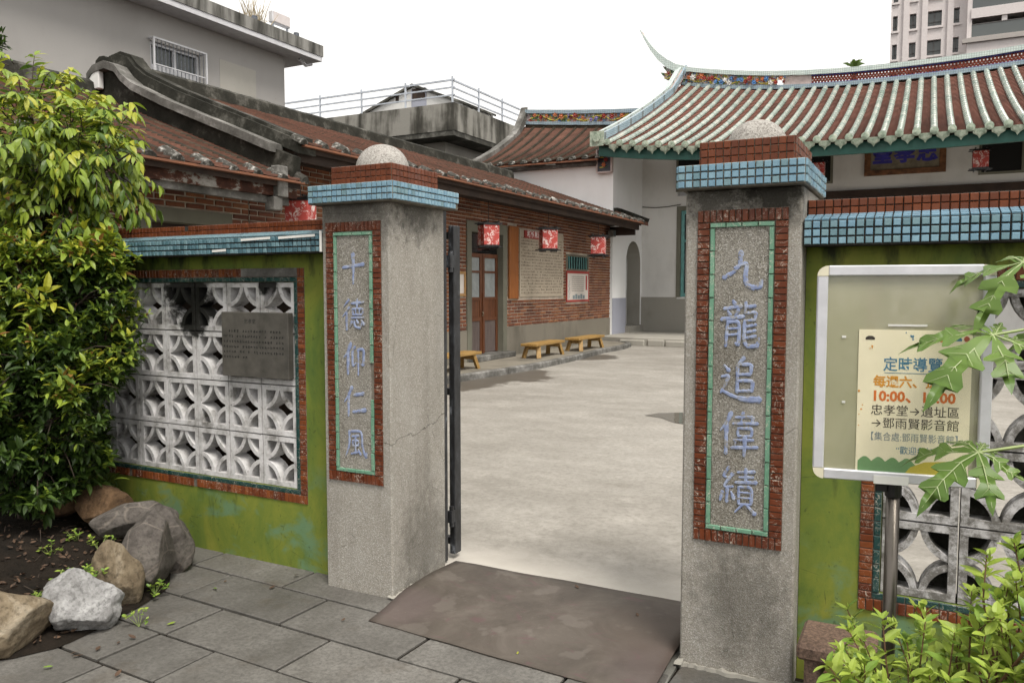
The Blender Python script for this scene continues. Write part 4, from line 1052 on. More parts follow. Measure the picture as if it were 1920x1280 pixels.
# gable verge of the higher roof, with its rounded ridge end
prof = [(-8.5, 4.30), (-8.28, 4.40), (-8.17, 4.54), (-8.11, 4.70), (-7.98, 4.80), (-7.74, 4.835), (-7.53, 4.76), (-7.40, 4.62), (-7.2, 4.48), (-6.6, 4.21), (-5.95, 3.955), (-5.2, 3.665), (-4.72, 3.475), (-4.45, 3.37)]
def band(y0_, y1_, up, dn, mat, name, parent, cut=0, end=None):
    mb = MB(); P = prof[cut:end]
    n = len(P)
    for (x, z) in P:
        for yy, zz in ((y0_, z + dn), (y1_, z + dn), (y1_, z + up), (y0_, z + up)): mb.v.append(Vector((x, yy, zz)))
    for i in range(n - 1):
        for k in range(4): a = i * 4 + k; b = i * 4 + (k + 1) % 4; mb.f.append([a, b, b + 4, a + 4]); mb.mi.append(0)
    mb.f += [[0, 1, 2, 3], [n * 4 - 4, n * 4 - 3, n * 4 - 2, n * 4 - 1]]; mb.mi += [0, 0]
    return part(name, mb, mat, parent)
band(4.24, 4.55, .03, -.13, 'mortar_black', 'gable_verge', w1)
band(4.03, 4.26, -.115, -.22, 'mortar_grey', 'verge_ledge', w1, 3, -1)
band(4.30, 4.50, .075, .025, 'mortar_black', 'verge_cap', w1, 2)
band(4.551, 4.60, .03, .0, 'fascia_wood', 'verge_tile_edge', w1, 8)
gp = [(x, z - .18) for x, z in prof if x >= -8.2] + [(-4.5, 2.95), (-8.17, 2.95)]
part('gable_wall', MB().prism(gp, 'y', 4.14, 4.29), 'mortar_black', w1)
part('verge_end', MB().box(-8.08, -7.86, 4.04, 4.12, 4.36, 4.60), 'white_wash_dim', w1, bevel=.01)
part('verge_foot', MB().box(-4.56, -4.44, 3.88, 4.05, 2.68, 3.05).box(-4.62, -4.46, 3.83, 3.97, 2.52, 2.68), 'mortar_grey', w1, bevel=.01)
part('tie_beam', MB().bar((-4.62, 0.7, 2.70), (-4.62, 4.2, 2.66), .08, .11), 'mortar_grey', w2)
part('eave_bracket', MB().box(-5.3, -4.6, 17.24, 17.36, 3.02, 3.25), 'dark_timber', w1)
# the roof runs on past the hall's corner for a hand's breadth
ex = MB().add([(-5.2, 17.42, 3.69), (-4.45, 17.42, 3.40), (-4.45, 18.0, 3.40), (-5.2, 18.0, 3.69), (-5.2, 17.42, 3.6), (-4.45, 17.42, 3.3), (-4.45, 18.0, 3.3), (-5.2, 18.0, 3.6)], [(0, 1, 2, 3), (4, 7, 6, 5), (0, 4, 5, 1), (1, 5, 6, 2), (2, 6, 7, 3), (3, 7, 4, 0)])
part('roof_end', ex, 'clay_tile', w1)
part('roof_end_mortar', MB().bar((-5.22, 17.98, 3.74), (-4.45, 17.98, 3.44), .13, .12).bar((-5.22, 17.5, 3.74), (-5.22, 18.0, 3.74), .1, .1), 'mortar_black', w1)

# door of the wing
d = thing('double_door', 'worn brown double door with curtained panes in the brick wing', 'door', (WX, (D0 + D1) / 2, 0.2))
fx0, fx1 = WX - .28, WX + .03
part('frame', MB().box(fx0, fx1, D0, D0 + .17, 0.19, 2.88).box(fx0, fx1, D1 - .17, D1, 0.19, 2.88).box(fx0, fx1, D0 + .17, D1 - .17, 2.68, 2.88), 'frame_plaster', d)
part('threshold', MB().box(WX - .2, WX + .22, D0 + .02, D1 + .05, 0.185, 0.30), 'mortar_grey', d, bevel=.015)
ly0, ly1 = D0 + .17, D1 - .17; mid = (ly0 + ly1) / 2
part('transom', MB().box(WX - .16, WX - .12, ly0, ly1, 2.28, 2.68), 'dark_glass', d)
for a, b in ((ly0, mid - .008), (mid + .008, ly1)):
    lf = part('leaf', MB().box(WX - .15, WX - .10, a, a + .085, .31, 2.28).box(WX - .15, WX - .10, b - .085, b, .31, 2.28).box(WX - .149, WX - .101, a + .085, b - .085, 2.2, 2.28).box(WX - .149, WX - .101, a + .085, b - .085, 1.9, 1.94).box(WX - .149, WX - .101, a + .085, b - .085, 1.36, 1.42).box(WX - .149, WX - .101, a + .085, b - .085, .95, 1.02), 'door_wood', d)
    part('lower_panel', MB().box(WX - .14, WX - .115, a + .085, b - .085, .31, .95), 'door_wood_worn', lf)
    part('upper_panel', MB().box(WX - .14, WX - .115, a + .085, b - .085, 1.02, 1.36), 'door_wood', lf)
    part('pane', MB().box(WX - .137, WX - .122, a + .085, b - .085, 1.42, 1.90).box(WX - .137, WX - .122, a + .085, b - .085, 1.94, 2.2), 'curtain', lf)
part('handle', MB().tube([(WX - .08, mid - .03, 1.05), (WX - .06, mid - .03, 1.09), (WX - .08, mid - .03, 1.13)], .012, 6), 'gilt_board', d)
part('bolt_bar', MB().box(WX - .1, WX - .075, mid - .02, mid + .02, .25, 1.5), 'door_wood', d)
# near opening in the lower end of the wing
d2 = thing('doorway', 'plaster-framed dark doorway of the lower brick wing above left wall', 'doorway', (WX, 3.3, 0.2))
part('frame', MB().box(WX - .28, WX + .02, 2.68, 2.83, .19, 2.52).box(WX - .28, WX + .02, 3.85, 4.0, .19, 2.52).box(WX - .28, WX + .02, 2.83, 3.85, 2.36, 2.52), 'frame_plaster', d2)
part('dark_leaf', MB().box(WX - .24, WX - .2, 2.83, 3.85, .19, 2.36), 'dark_timber', d2)

# things on the wing wall
o = solo('wooden_sign_board', MB().box(WX + .013, WX + .06, 11.40, 11.80, 1.375, 2.89), 'sign_board_wood', 'tall orange-brown wooden board hung right of the double door', 'sign', bevel=.01)
sh = thing('calligraphy_sheet', 'large weathered sheet of small written characters on the brick wall', 'sheet', (WX + .02, 13, 1.4))
part('cloth', MB().box(WX + .012, WX + .022, 11.92, 14.22, 1.41, 2.85), 'sheet', sh)
mk = MB(); rr = random.Random(4)
for j in range(19):
    for i in range(33):
        if rr.random() < .12: continue
        y = 12.0 + i * .066; z = 1.48 + j * .066
        mk.box(WX + .0225, WX + .0235, y, y + rr.uniform(.018, .042), z, z + rr.uniform(.014, .04))
tag(part('written_rows', mk, 'text_brown', sh, recalc=False), kind='stuff')
rs = thing('red_sign', 'red sign with white characters above the calligraphy sheet', 'sign', (WX + .03, 12.7, 2.7))
part('board', MB().box(WX + .024, WX + .05, 12.12, 13.5, 2.68, 2.84), 'red_board', rs)
put_text(rs, '新竹縣新瓦屋', 0.155, (WX + .0515, 12.78, 2.755), (0, 1, 0), (0, 0, 1), 'text_white', sx=1.2, offset=.003)
wn_ = thing('barred_window', 'small barred window above the white poster on brick wall', 'window', (WX, 15.1, 2.1))
part('frame', MB().box(WX - .2, WX + .015, 14.42, 14.50, 2.06, 2.42).box(WX - .2, WX + .015, 15.77, 15.85, 2.06, 2.42).box(WX - .2, WX + .015, 14.5, 15.77, 2.37, 2.42).box(WX - .2, WX + .015, 14.5, 15.77, 2.02, 2.07), 'frame_plaster', wn_)
part('pane', MB().box(WX - .002, WX + .003, 14.5, 15.77, 2.07, 2.37), 'dark_glass', wn_)
for k in range(8): part('bar', MB().bar((WX + .012, 14.6 + k * .155, 2.07), (WX + .012, 14.6 + k * .155 + rr.uniform(-.03, .03), 2.37), .016, .028), 'teal_frame', wn_)
ps = thing('poster', 'white poster with red frame under the barred window', 'poster', (WX + .02, 15.1, 1.3))
part('frame', MB().box(WX + .012, WX + .03, 14.42, 15.85, 1.26, 1.31).box(WX + .012, WX + .03, 14.42, 15.85, 1.96, 2.02).box(WX + .012, WX + .03, 14.42, 14.46, 1.31, 1.96).box(WX + .012, WX + .03, 15.81, 15.85, 1.31, 1.96), 'red_board', ps)
part('sheet', MB().box(WX + .012, WX + .022, 14.462, 15.808, 1.312, 1.958), 'poster_white', ps)
mk = MB()
for i in range(13):
    for j in range(8): mk.box(WX + .0225, WX + .0235, 14.75 + i * .06, 14.775 + i * .06, 1.52 + j * .05, 1.545 + j * .05)
tag(part('small_print', mk, 'text_brown', ps, recalc=False), kind='stuff')
part('red_column', MB().box(WX + .0225, WX + .0235, 15.63, 15.73, 1.55, 1.92), 'red_board', ps)
mk = MB()
for k in range(9): mk.bar((WX + .023, 14.52 + .03 * (k % 3), 1.34 + .05 * k), (WX + .023, 14.62 - .04 * (k % 2), 1.40 + .05 * k), .004, .012)
for k in range(5): mk.box(WX + .0225, WX + .0235, 14.8 + k * .16, 14.93 + k * .16, 1.33, 1.42 + .03 * (k % 2))
part('line_drawing', mk, 'ink_grey', ps)
nb = thing('notice_frame', 'wood-framed white notice beside the double door, partly behind the gate', 'notice', (WX + .02, 9.4, 1.46))
part('frame', MB().box(WX + .012, WX + .04, 9.15, 9.65, 1.45, 1.50).box(WX + .012, WX + .04, 9.15, 9.65, 1.86, 1.91).box(WX + .012, WX + .04, 9.60, 9.65, 1.50, 1.86).box(WX + .012, WX + .04, 9.15, 9.20, 1.50, 1.86), 'plain_wood_frame', nb)
part('sheet', MB().box(WX + .013, WX + .025, 9.20, 9.60, 1.50, 1.86), 'poster_white', nb)
fl_ = thing('flood_lamp', 'small grey flood lamp under the far end of the eave', 'lamp', (-5.2, 17.25, 3.0))
part('housing', MB().box(-5.26, -5.1, 17.0, 17.2, 2.98, 3.16), 'mortar_grey', fl_, bevel=.01)
part('glass', MB().box(-5.1, -5.09, 17.02, 17.18, 3.0, 3.14), 'grey_glass', fl_)
part('bracket', MB().bar((-5.33, 17.1, 2.9), (-5.2, 17.1, 3.02), .04), 'mortar_grey', fl_)

# benches on the walkway
def bench(label, p, L, rz):
    t = thing('bench', label, 'bench', p, rz, 'low wooden benches by the brick wing', local=True)
    W_ = .36; H = .30
    for k in (-1, 0, 1): part('plank', MB().box(k * .12 - .0585, k * .12 + .0585, -L / 2, L / 2, H - .05, H + .002 * (k == 0)), 'bench_wood', t, bevel=.006)
    for sx in (-1, 1):
        for sy in (-1, 1): part('leg', MB().bar((sx * .17, sy * (L / 2 - .12), 0.0), (sx * .12, sy * (L / 2 - .2), H - .052), .09, .055), 'bench_wood', t, bevel=.004)
    for sy in (-1, 1): part('crosspiece', MB().box(-.13, .13, sy * (L / 2 - .2) - .025, sy * (L / 2 - .2) + .025, H - .13, H - .054), 'bench_wood', t)
    return t
bench('low wooden bench nearer the double door, front one of the right pair', (-4.62, 11.62, 0.19), 1.45, R(1))
bench('low wooden bench farther along the brick wall near the hall step', (-4.56, 13.75, 0.19), 1.5, R(-1))
bench('low wooden bench left of the double door, partly hidden by the gate', (-4.72, 8.2, 0.19), 1.4, 0)

# paper lanterns
def lantern(label, p, s, rz, tilt=0.0, cord=.3):
    t = thing('paper_lantern', label, 'lantern', p, rz, 'square red paper lanterns', local=True)
    t.rotation_euler = (tilt, 0, rz)
    a = .15 * s; h = .36 * s
    part('paper_box', MB().box(-a, a, -a, a, -h, 0), 'lantern_paper', t, bevel=.004)
    for z in (.012 * s, -h - .012 * s):
        b = a + .01
        part('rim', MB().box(-b, b, -b, b, z - .012 * s, z + .012 * s), 'black_lacquer', t)
        e = a + .075 * s
        up = 1 if z > 0 else -1
        part('frame_bar', MB().bar((-e, -a * .75, z + up * .02 * s), (e, -a * .75, z + up * .02 * s), .022 * s).bar((-e, a * .75, z + up * .02 * s), (e, a * .75, z + up * .02 * s), .022 * s), 'black_lacquer', t)
        part('frame_bar', MB().bar((-a * .75, -e, z + up * .042 * s), (-a * .75, e, z + up * .042 * s), .022 * s).bar((a * .75, -e, z + up * .042 * s), (a * .75, e, z + up * .042 * s), .022 * s), 'black_lacquer', t)
    part('cord', MB().tube([(0, 0, .03), (0, 0, .03 + cord)], .006, 5), 'black_lacquer', t)
    return t
lantern('red paper lantern hanging in front of the double door', (-4.72, 9.47, 2.74), 1.0, R(52), 0, .5)
lantern('red paper lantern hanging before the red sign and calligraphy sheet', (-4.72, 12.05, 2.82), 1.08, R(40), R(2), .42)
lantern('red paper lantern hanging at the far end near the hall', (-4.72, 14.95, 2.82), 1.12, R(15), R(-3), .45)
lantern('red paper lantern just above the left garden wall', (-4.72, 4.56, 2.70), 1.0, R(20), 0, .55)

# ================================================================== ANCESTRAL HALL at the back of the yard
HY, XC = 16.8, 1.8                            # eave line and middle axis
RY = 23.2
hall = thing('ancestral_hall', 'white ancestral hall with celadon ribbed roof and swallowtail ridge', 'temple', (XC, 20, 0))
def ze(X): return 5.035 + .43 * (min(1.05, abs(X - XC) / 7.3)) ** 2.6
def zr(X): return 7.70 + .70 * (min(1.05, abs(X - XC) / 7.3)) ** 2.4
KX = .935
def roof_pt(X, t, dz=0.0):
    Xr = XC + (X - XC) * (1 + (KX - 1) * t)
    z = ze(X) + (zr(X) - ze(X)) * t - .15 * 4 * t * (1 - t)
    return Vector((Xr, HY + (RY - HY) * t, z + dz))
part('front_wall', MB().box(-5.3, -4.22, 20.0, 20.3, .3, 5.7).box(-4.22, -2.95, 20.0, 20.3, .3, 1.33).box(-4.22, -2.95, 20.0, 20.3, 4.0, 4.3).box(-2.95, 8.9, 20.0, 20.3, .3, 5.9), 'white_wash_dim', hall)
part('dado', MB().box(-5.29, -4.2, 19.985, 20.0, .3, 1.33).box(-4.2, -2.9, 19.985, 20.0, .3, 1.28), 'dado_grey', hall)
# side wall of the porch with its round-headed opening (faces the yard)
A0, A1, az, atop = 18.62, 19.86, .50, 2.97
cy, rr_ = (A0 + A1) / 2, (A1 - A0) / 2
arch = [(A0, az)] + [(cy - rr_ * math.cos(q), 2.35 + .62 * math.sin(q)) for q in [R(180) * k / 12 for k in range(13)]] + [(A1, az)]
part('porch_wall', MB().prism([(17.5, .3), (17.5, 5.45), (20.0, 5.8), (20.0, .3), (A1, .3)] + arch[::-1] + [(A0, .3)], 'x', -5.72, -5.3), 'white_wash', hall)
part('porch_dado', MB().prism([(17.497, .3), (17.497, 1.32), (A0 - .002, 1.32), (A0 - .002, .3)], 'x', -5.3, -5.292), 'dado_blue', hall)
jb = MB()
jb.add([(x, y, z) for x in (-5.72, -5.296) for (y, z) in arch], [(i, i + 1, i + 1 + len(arch), i + len(arch)) for i in range(len(arch) - 1)])
jbm = MB()
for (ya, za), (yb_, zb_) in zip(arch[:-1], arch[1:]): jbm.add([(-5.7, ya, za), (-5.29, ya, za), (-5.29, yb_, zb_), (-5.7, yb_, zb_), (-5.7, ya * .985 + cy * .015, za - .01), (-5.29, ya * .985 + cy * .015, za - .01), (-5.29, yb_ * .985 + cy * .015, zb_ - .01), (-5.7, yb_ * .985 + cy * .015, zb_ - .01)], [(4, 5, 6, 7), (0, 1, 5, 4), (3, 2, 6, 7), (1, 2, 6, 5)])
part('arch_reveal', jbm, 'dado_grey', hall)
part('passage_back', MB().box(-7.0, -6.9, 18.3, 20.3, .3, 3.4), 'dado_grey', hall)
part('passage_door', MB().box(-5.66, -5.62, A0 + .01, A0 + .35, .5, 2.5), 'dado_blue', hall)
part('arch_sill', MB().box(-5.75, -5.2, A0 - .05, A1 + .03, .3, .5), 'dado_grey', hall)
# front window with teal frame
wd = part('window', MB().box(-4.22, -4.10, 19.97, 20.2, 1.33, 4.0).box(-3.05, -2.95, 19.97, 20.2, 1.33, 4.0).box(-4.10, -3.05, 19.97, 20.2, 3.88, 4.0), 'frame_plaster', hall)
part('sash', MB().box(-4.09, -4.0, 20.02, 20.1, 1.34, 3.87).box(-3.2, -3.06, 20.02, 20.1, 1.34, 3.87).box(-4.0, -3.2, 20.02, 20.1, 3.77, 3.87).box(-4.0, -3.2, 20.02, 20.1, 1.34, 1.45).box(-4.0, -3.2, 20.03, 20.09, 2.95, 3.02).box(-3.9, -3.84, 20.03, 20.09, 1.45, 3.77), 'teal_frame', wd)
part('pane', MB().box(-4.0, -3.2, 20.11, 20.13, 1.45, 3.77), 'dark_glass', wd)
for x0_, x1_ in ((-4.25, -3.0), (-.75, 0.05), (3.45, 4.42), (6.6, 7.6)):
    w_ = part('high_window', MB().box(x0_, x0_ + .06, 19.95, 20.0, 4.42, 5.35).box(x1_ - .06, x1_, 19.95, 20.0, 4.42, 5.35).box(x0_ + .06, x1_ - .06, 19.95, 20.0, 4.42, 4.48), 'frame_plaster', hall)
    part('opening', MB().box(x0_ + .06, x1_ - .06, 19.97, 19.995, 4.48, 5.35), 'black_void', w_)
hd = part('door', MB().box(.3, .45, 19.88, 19.999, .32, 3.95).box(3.05, 3.2, 19.88, 19.999, .32, 3.95).box(.45, 3.05, 19.88, 19.999, 3.75, 3.95), 'door_wood', hall)
for x0_, x1_ in ((.45, 1.745), (1.755, 3.05)): part('door_leaf', MB().box(x0_, x1_, 19.93, 19.998, .34, 3.75).box(x0_ + .15, x1_ - .15, 19.91, 19.929, .5, 1.6).box(x0_ + .15, x1_ - .15, 19.91, 19.929, 1.8, 3.6), 'door_wood', hd)
part('cable', MB().tube([(-5.28, 19.98, 4.03), (-4.9, 19.975, 3.99), (-4.5, 19.975, 4.0), (-4.1, 19.96, 4.05)], .012, 5), 'dark_timber', hall)
part('lintel_beam', MB().box(-2.9, 8.9, 19.9, 20.0, 4.0, 4.2), 'dark_timber', hall)
part('gable_wall', MB().prism([(20.3, .3), (20.3, 5.8), (RY, 7.3), (28, 5.3), (28, .3)], 'x', -5.3, -5.0), 'white_wash', hall)
# stone platform
st = part('platform', MB().prism([(-5.72, 17.0), (-4.9, 16.75), (-4.4, 16.62), (9, 16.6), (9, 20.0), (-5.72, 20.0)], 'z', .05, .32), 'dado_grey', hall, bevel=.03)
pb = MB()
rr = random.Random(9); x = -4.75
while x < 1.2:
    w_ = rr.uniform(.45, .95)
    o = part('step_stone', MB().box(x, x + w_, 16.575 - .02 * rr.random(), 16.66, .08, .255 + .02 * rr.random()), 'dado_grey', st, bevel=.03)
    x += w_ + rr.uniform(.02, .08)
# timber eave board and purlin
N = 30
def sweep_board(y, dz0, dz1, th, mat, name, xa=-5.5, xb=9.1, par=hall, f=ze):
    mb = MB()
    for i in range(N + 1):
        X = xa + (xb - xa) * i / N
        for yy, zz in ((y, f(X) + dz0), (y + th, f(X) + dz0), (y + th, f(X) + dz1), (y, f(X) + dz1)): mb.v.append(Vector((X, yy, zz)))
    for i in range(N):
        for k in range(4): a = i * 4 + k; b = i * 4 + (k + 1) % 4; mb.f.append([a, b, b + 4, a + 4]); mb.mi.append(0)
    mb.f += [[0, 1, 2, 3], [N * 4, N * 4 + 1, N * 4 + 2, N * 4 + 3]]; mb.mi += [0, 0]
    return part(name, mb, mat, par)
sweep_board(HY + .12, -.34, -.07, .1, 'teal_wood', 'eave_board')
# roof deck, pan tile rows, celadon ribs, eave discs and drip tiles
mb = MB(); NX, NT_ = 30, 10
for i in range(NX + 1):
    X = -5.5 + 14.6 * i / NX
    for k in range(NT_ + 1): p = roof_pt(X, k / NT_, -.05); mb.v.append(p)
for i in range(NX):
    for k in range(NT_): a = i * (NT_ + 1) + k; mb.f.append([a, a + 1, a + NT_ + 2, a + NT_ + 1]); mb.mi.append(0)
o_ = len(mb.v)
for i in range(NX + 1):
    X = -5.5 + 14.6 * i / NX; p = roof_pt(X, 1, -.05); mb.v += [p, Vector((p.x, 30, p.z - 2.6))]
for i in range(NX): mb.f.append([o_ + 2 * i, o_ + 2 * i + 1, o_ + 2 * i + 3, o_ + 2 * i + 2]); mb.mi.append(0)
roof = part('roof', mb, 'clay_tile_hall', hall)
soff = MB()
for i in range(NX + 1):
    X = -5.5 + 14.6 * i / NX; a = roof_pt(X, 0, -.1); b = roof_pt(X, .5, -.12); soff.v += [a, b]
for i in range(NX): soff.f.append([2 * i, 2 * i + 1, 2 * i + 3, 2 * i + 2]); soff.mi.append(0)
part('soffit', soff, 'dark_timber', hall)
SP = .347; X = -5.2; k_ = 0
disc = MB()
for r0, r1, ya, yb_ in ((0.088, .088, 0, .05), (.062, .062, -.014, 0), (.03, .03, -.028, 0)):
    disc.tube([(0, ya, 0), (0, yb_, 0)], r0, 12)
disc_me = disc.mesh('eave_disc'); disc_me.materials.append(MATS['celadon_dim'])
hp = [(x * 1.05, z * 1.22) for x, z in [(-.125, 0), (-.13, -.03), (-.115, -.085), (-.07, -.105), (-.035, -.125), (0, -.175), (.035, -.125), (.07, -.105), (.115, -.085), (.13, -.03), (.125, 0)]]
dm = MB().prism(hp, 'y', 0, .022); hp2 = [(x * .7, z * .68 - .018) for x, z in hp]; dm.prism(hp2, 'y', -.012, .001)
drip_me = dm.mesh('drip_tile'); drip_me.materials.append(MATS['celadon_dim'])
SEG = 27
while X < 9.0:
    mb = MB(); n_ = 7
    for s_ in range(SEG):
        for t_, r_ in ((s_ / SEG, .078), ((s_ + .96) / SEG, .067)):
            c = roof_pt(X, t_ * .985, .0)
            for k in range(n_): q = math.pi * k / (n_ - 1); mb.v.append(c + Vector((math.cos(q) * r_, -.25 * math.sin(q) * r_, math.sin(q) * r_ * 1.1)))
    M_ = 2 * SEG
    for i in range(M_ - 1):
        for k in range(n_ - 1): mb.f.append([i * n_ + k, i * n_ + k + 1, (i + 1) * n_ + k + 1, (i + 1) * n_ + k]); mb.mi.append(0)
    o = part('roof_rib', mb, 'celadon_glaze', roof, smooth=False, recalc=False)
    p = roof_pt(X, 0, .012)
    o = bpy.data.objects.new('eave_disc', disc_me); COL.objects.link(o); o.parent = roof; o.location = p + Vector((0, -.07, .01)) - org(roof); o.rotation_euler = (R(-8), 0, 0)
    # pan row to the right of the rib
    if X + SP < 9.1:
        mb = MB(); C = 46
        for c in range(C):
            t0, t1 = c / C, (c + 1) / C
            o_ = len(mb.v)
            for t_, dz in ((t0 - .004, .004), (t1, -.014)):
                for q, dd in ((0.02, 0), (.5, -.03), (.98, 0)): mb.v.append(roof_pt(X + SP * q, max(0, t_) * .985, dz + dd + .0))
            for a in (0, 1): mb.f.append([o_ + a, o_ + a + 1, o_ + a + 4, o_ + a + 3]); mb.mi.append(0)
            if c:
                for a in (0, 1): mb.f.append([o_ + a, o_ - 3 + a, o_ - 2 + a, o_ + a + 1]); mb.mi.append(0)
        part('pan_row', mb, 'clay_tile_hall', roof, recalc=False)
        p = roof_pt(X + SP / 2, 0, -.02)
        o = bpy.data.objects.new('drip_tile', drip_me); COL.objects.link(o); o.parent = roof; o.location = p + Vector((0, -.045, 0)) - org(roof); o.rotation_euler = (R(12), 0, rr.uniform(-.03, .03))
    X += SP
# left verge: pink mortar and blue mosaic bands climbing to the ridge
def verge(x_in, x_out, z0, z1, mat, name):
    mb = MB(); n_ = 16
    for i in range(n_ + 1):
        t_ = -.005 + 1.0 * i / n_
        c = roof_pt(-5.45, max(0, t_)); flare = .35 * max(0, t_ - .82) / .18
        for xx, zz in ((x_out, z0), (x_in, z0), (x_in, z1), (x_out, z1)): mb.v.append(c + Vector((xx, 0, zz + flare)))
    for i in range(n_):
        for k in range(4): a = i * 4 + k; b = i * 4 + (k + 1) % 4; mb.f.append([a, b, b + 4, a + 4]); mb.mi.append(0)
    mb.f += [[0, 1, 2, 3], [n_ * 4 + k for k in range(4)]]; mb.mi += [0, 0]
    return part(name, mb, mat, hall)
verge(.10, -.16, -.05, .16, 'pink_mortar', 'verge')
verge(.13, .06, .05, .24, 'mosaic_blue', 'verge_band')
verge(-.02, -.10, .1, .27, 'mosaic_pale', 'verge_band')
verge(-.14, -.22, -.1, .2, 'mosaic_pale', 'verge_band')
p_ = roof_pt(-5.45, 0)
part('verge_end', MB().box(p_.x - .24, p_.x + .15, p_.y - .05, p_.y - .01, p_.z - .1, p_.z + .29).tube([(p_.x - .04, p_.y - .10, p_.z + .1), (p_.x - .04, p_.y - .051, p_.z + .1)], .1, 12), 'celadon_dim', hall)
# ridge: lower rail, frieze, upper rail running out into the swallowtail
def rail(pts, y0, y1, mat, name, par):
    mb = MB(); n_ = len(pts)
    for X, zb_, zt_ in pts:
        for yy, zz in ((y0, zb_), (y1, zb_), (y1, zt_), (y0, zt_)): mb.v.append(Vector((X, yy, zz)))
    for i in range(n_ - 1):
        for k in range(4): a = i * 4 + k; b = i * 4 + (k + 1) % 4; mb.f.append([a, b, b + 4, a + 4]); mb.mi.append(0)
    mb.f += [[0, 1, 2, 3], [n_ * 4 - 4 + k for k in range(4)]]; mb.mi += [0, 0]
    return part(name, mb, mat, par)
def zrt(X): 
    d_ = abs(X - XC); return 8.17 + .72 * (d_ / 6.9) ** 2.3
XS = [-5.05 + 13.6 * i / 40 for i in range(41)]
ridge = rail([(X, zr(X) - .02 + (0 if X > -4.6 else .03), zr(X) + .10) for X in XS], RY - .13, RY + .13, 'mosaic_blue', 'ridge_rail', hall)
part('ridge_core', MB().prism([(X, zr(X) - .3) for X in (-5, -3, -1, 2, 5, 7, 8.6)] + [(X, zr(X) + .05) for X in (8.6, 7, 5, 2, -1, -3, -5)], 'y', RY - .05, RY + .05), 'dark_timber', hall)
tail = [(-6.46, 10.27, 10.30), (-6.30, 9.95, 10.06), (-6.08, 9.55, 9.74), (-5.82, 9.20, 9.45), (-5.5, 8.90, 9.18), (-5.2, 8.74, 8.99)]
rail(tail + [(X, zrt(X) - .12, zrt(X) + .02) for X in XS if X > -5.0], RY - .16, RY + .16, 'mosaic_pale', 'ridge_cap', hall)
rail([(-6.40, 10.2, 10.22), (-6.25, 9.93, 9.97), (-6.05, 9.58, 9.61), (-5.8, 9.25, 9.29)], RY - .1, RY + .1, 'pink_mortar', 'tail_tip', hall)
rail([(X, zr(X) + .10, zrt(X) - .12) for X in XS if X < -1.7], RY - .08, RY + .06, 'shard_relief', 'frieze_panel', hall)
rail([(X, zr(X) + .10, zrt(X) - .12) for X in [-1.78, -1.4, -.95]], RY - .08, RY + .06, 'frieze_pink', 'frieze_panel', hall)
rail([(X, zr(X) + .10, zr(X) + .12) for X in XS if X > -1.0], RY - .1, RY + .1, 'royal_blue', 'frieze_rail', hall)
rail([(X, zrt(X) - .145, zrt(X) - .12) for X in XS if X > -1.0], RY - .1, RY + .1, 'royal_blue', 'frieze_rail', hall)
part('tail_finial', MB().prism([(-5.05, 8.4), (-5.55, 8.55), (-5.75, 8.8), (-5.5, 8.75), (-5.68, 9.0), (-5.3, 8.9), (-5.02, 8.82)], 'y', RY - .06, RY + .06), 'shard_relief', hall)
lt = MB()
X = -.95
i = 0
while X < 4.75:
    za, zb_ = zr(X) + .12, zrt(X) - .145; h3 = (zb_ - za) / 3
    for j in range(3):
        xx = X + (.045 if j % 2 else 0); lt.box(xx, xx + .056, RY - .045, RY + .045, za + j * h3, za + (j + 1) * h3)
    X += .09
for j in (1, 2):
    X = -.95
    while X < 4.7:
        z_ = zr(X) + .135 + (zrt(X) - .17 - zr(X) - .135) * j / 3; lt.bar((X, RY, z_), (X + .3, RY, z_), .08, .03); X += .3
tag(part('lattice', lt, 'lattice_red', hall, recalc=False), kind='stuff')
part('frieze_end', MB().box(4.75, 4.95, RY - .09, RY + .09, 7.8, 8.1), 'petal_orange', hall)
part('frieze_panel', MB().box(4.95, 8.6, RY - .06, RY + .06, 7.8, 8.12), 'frieze_pink', hall)
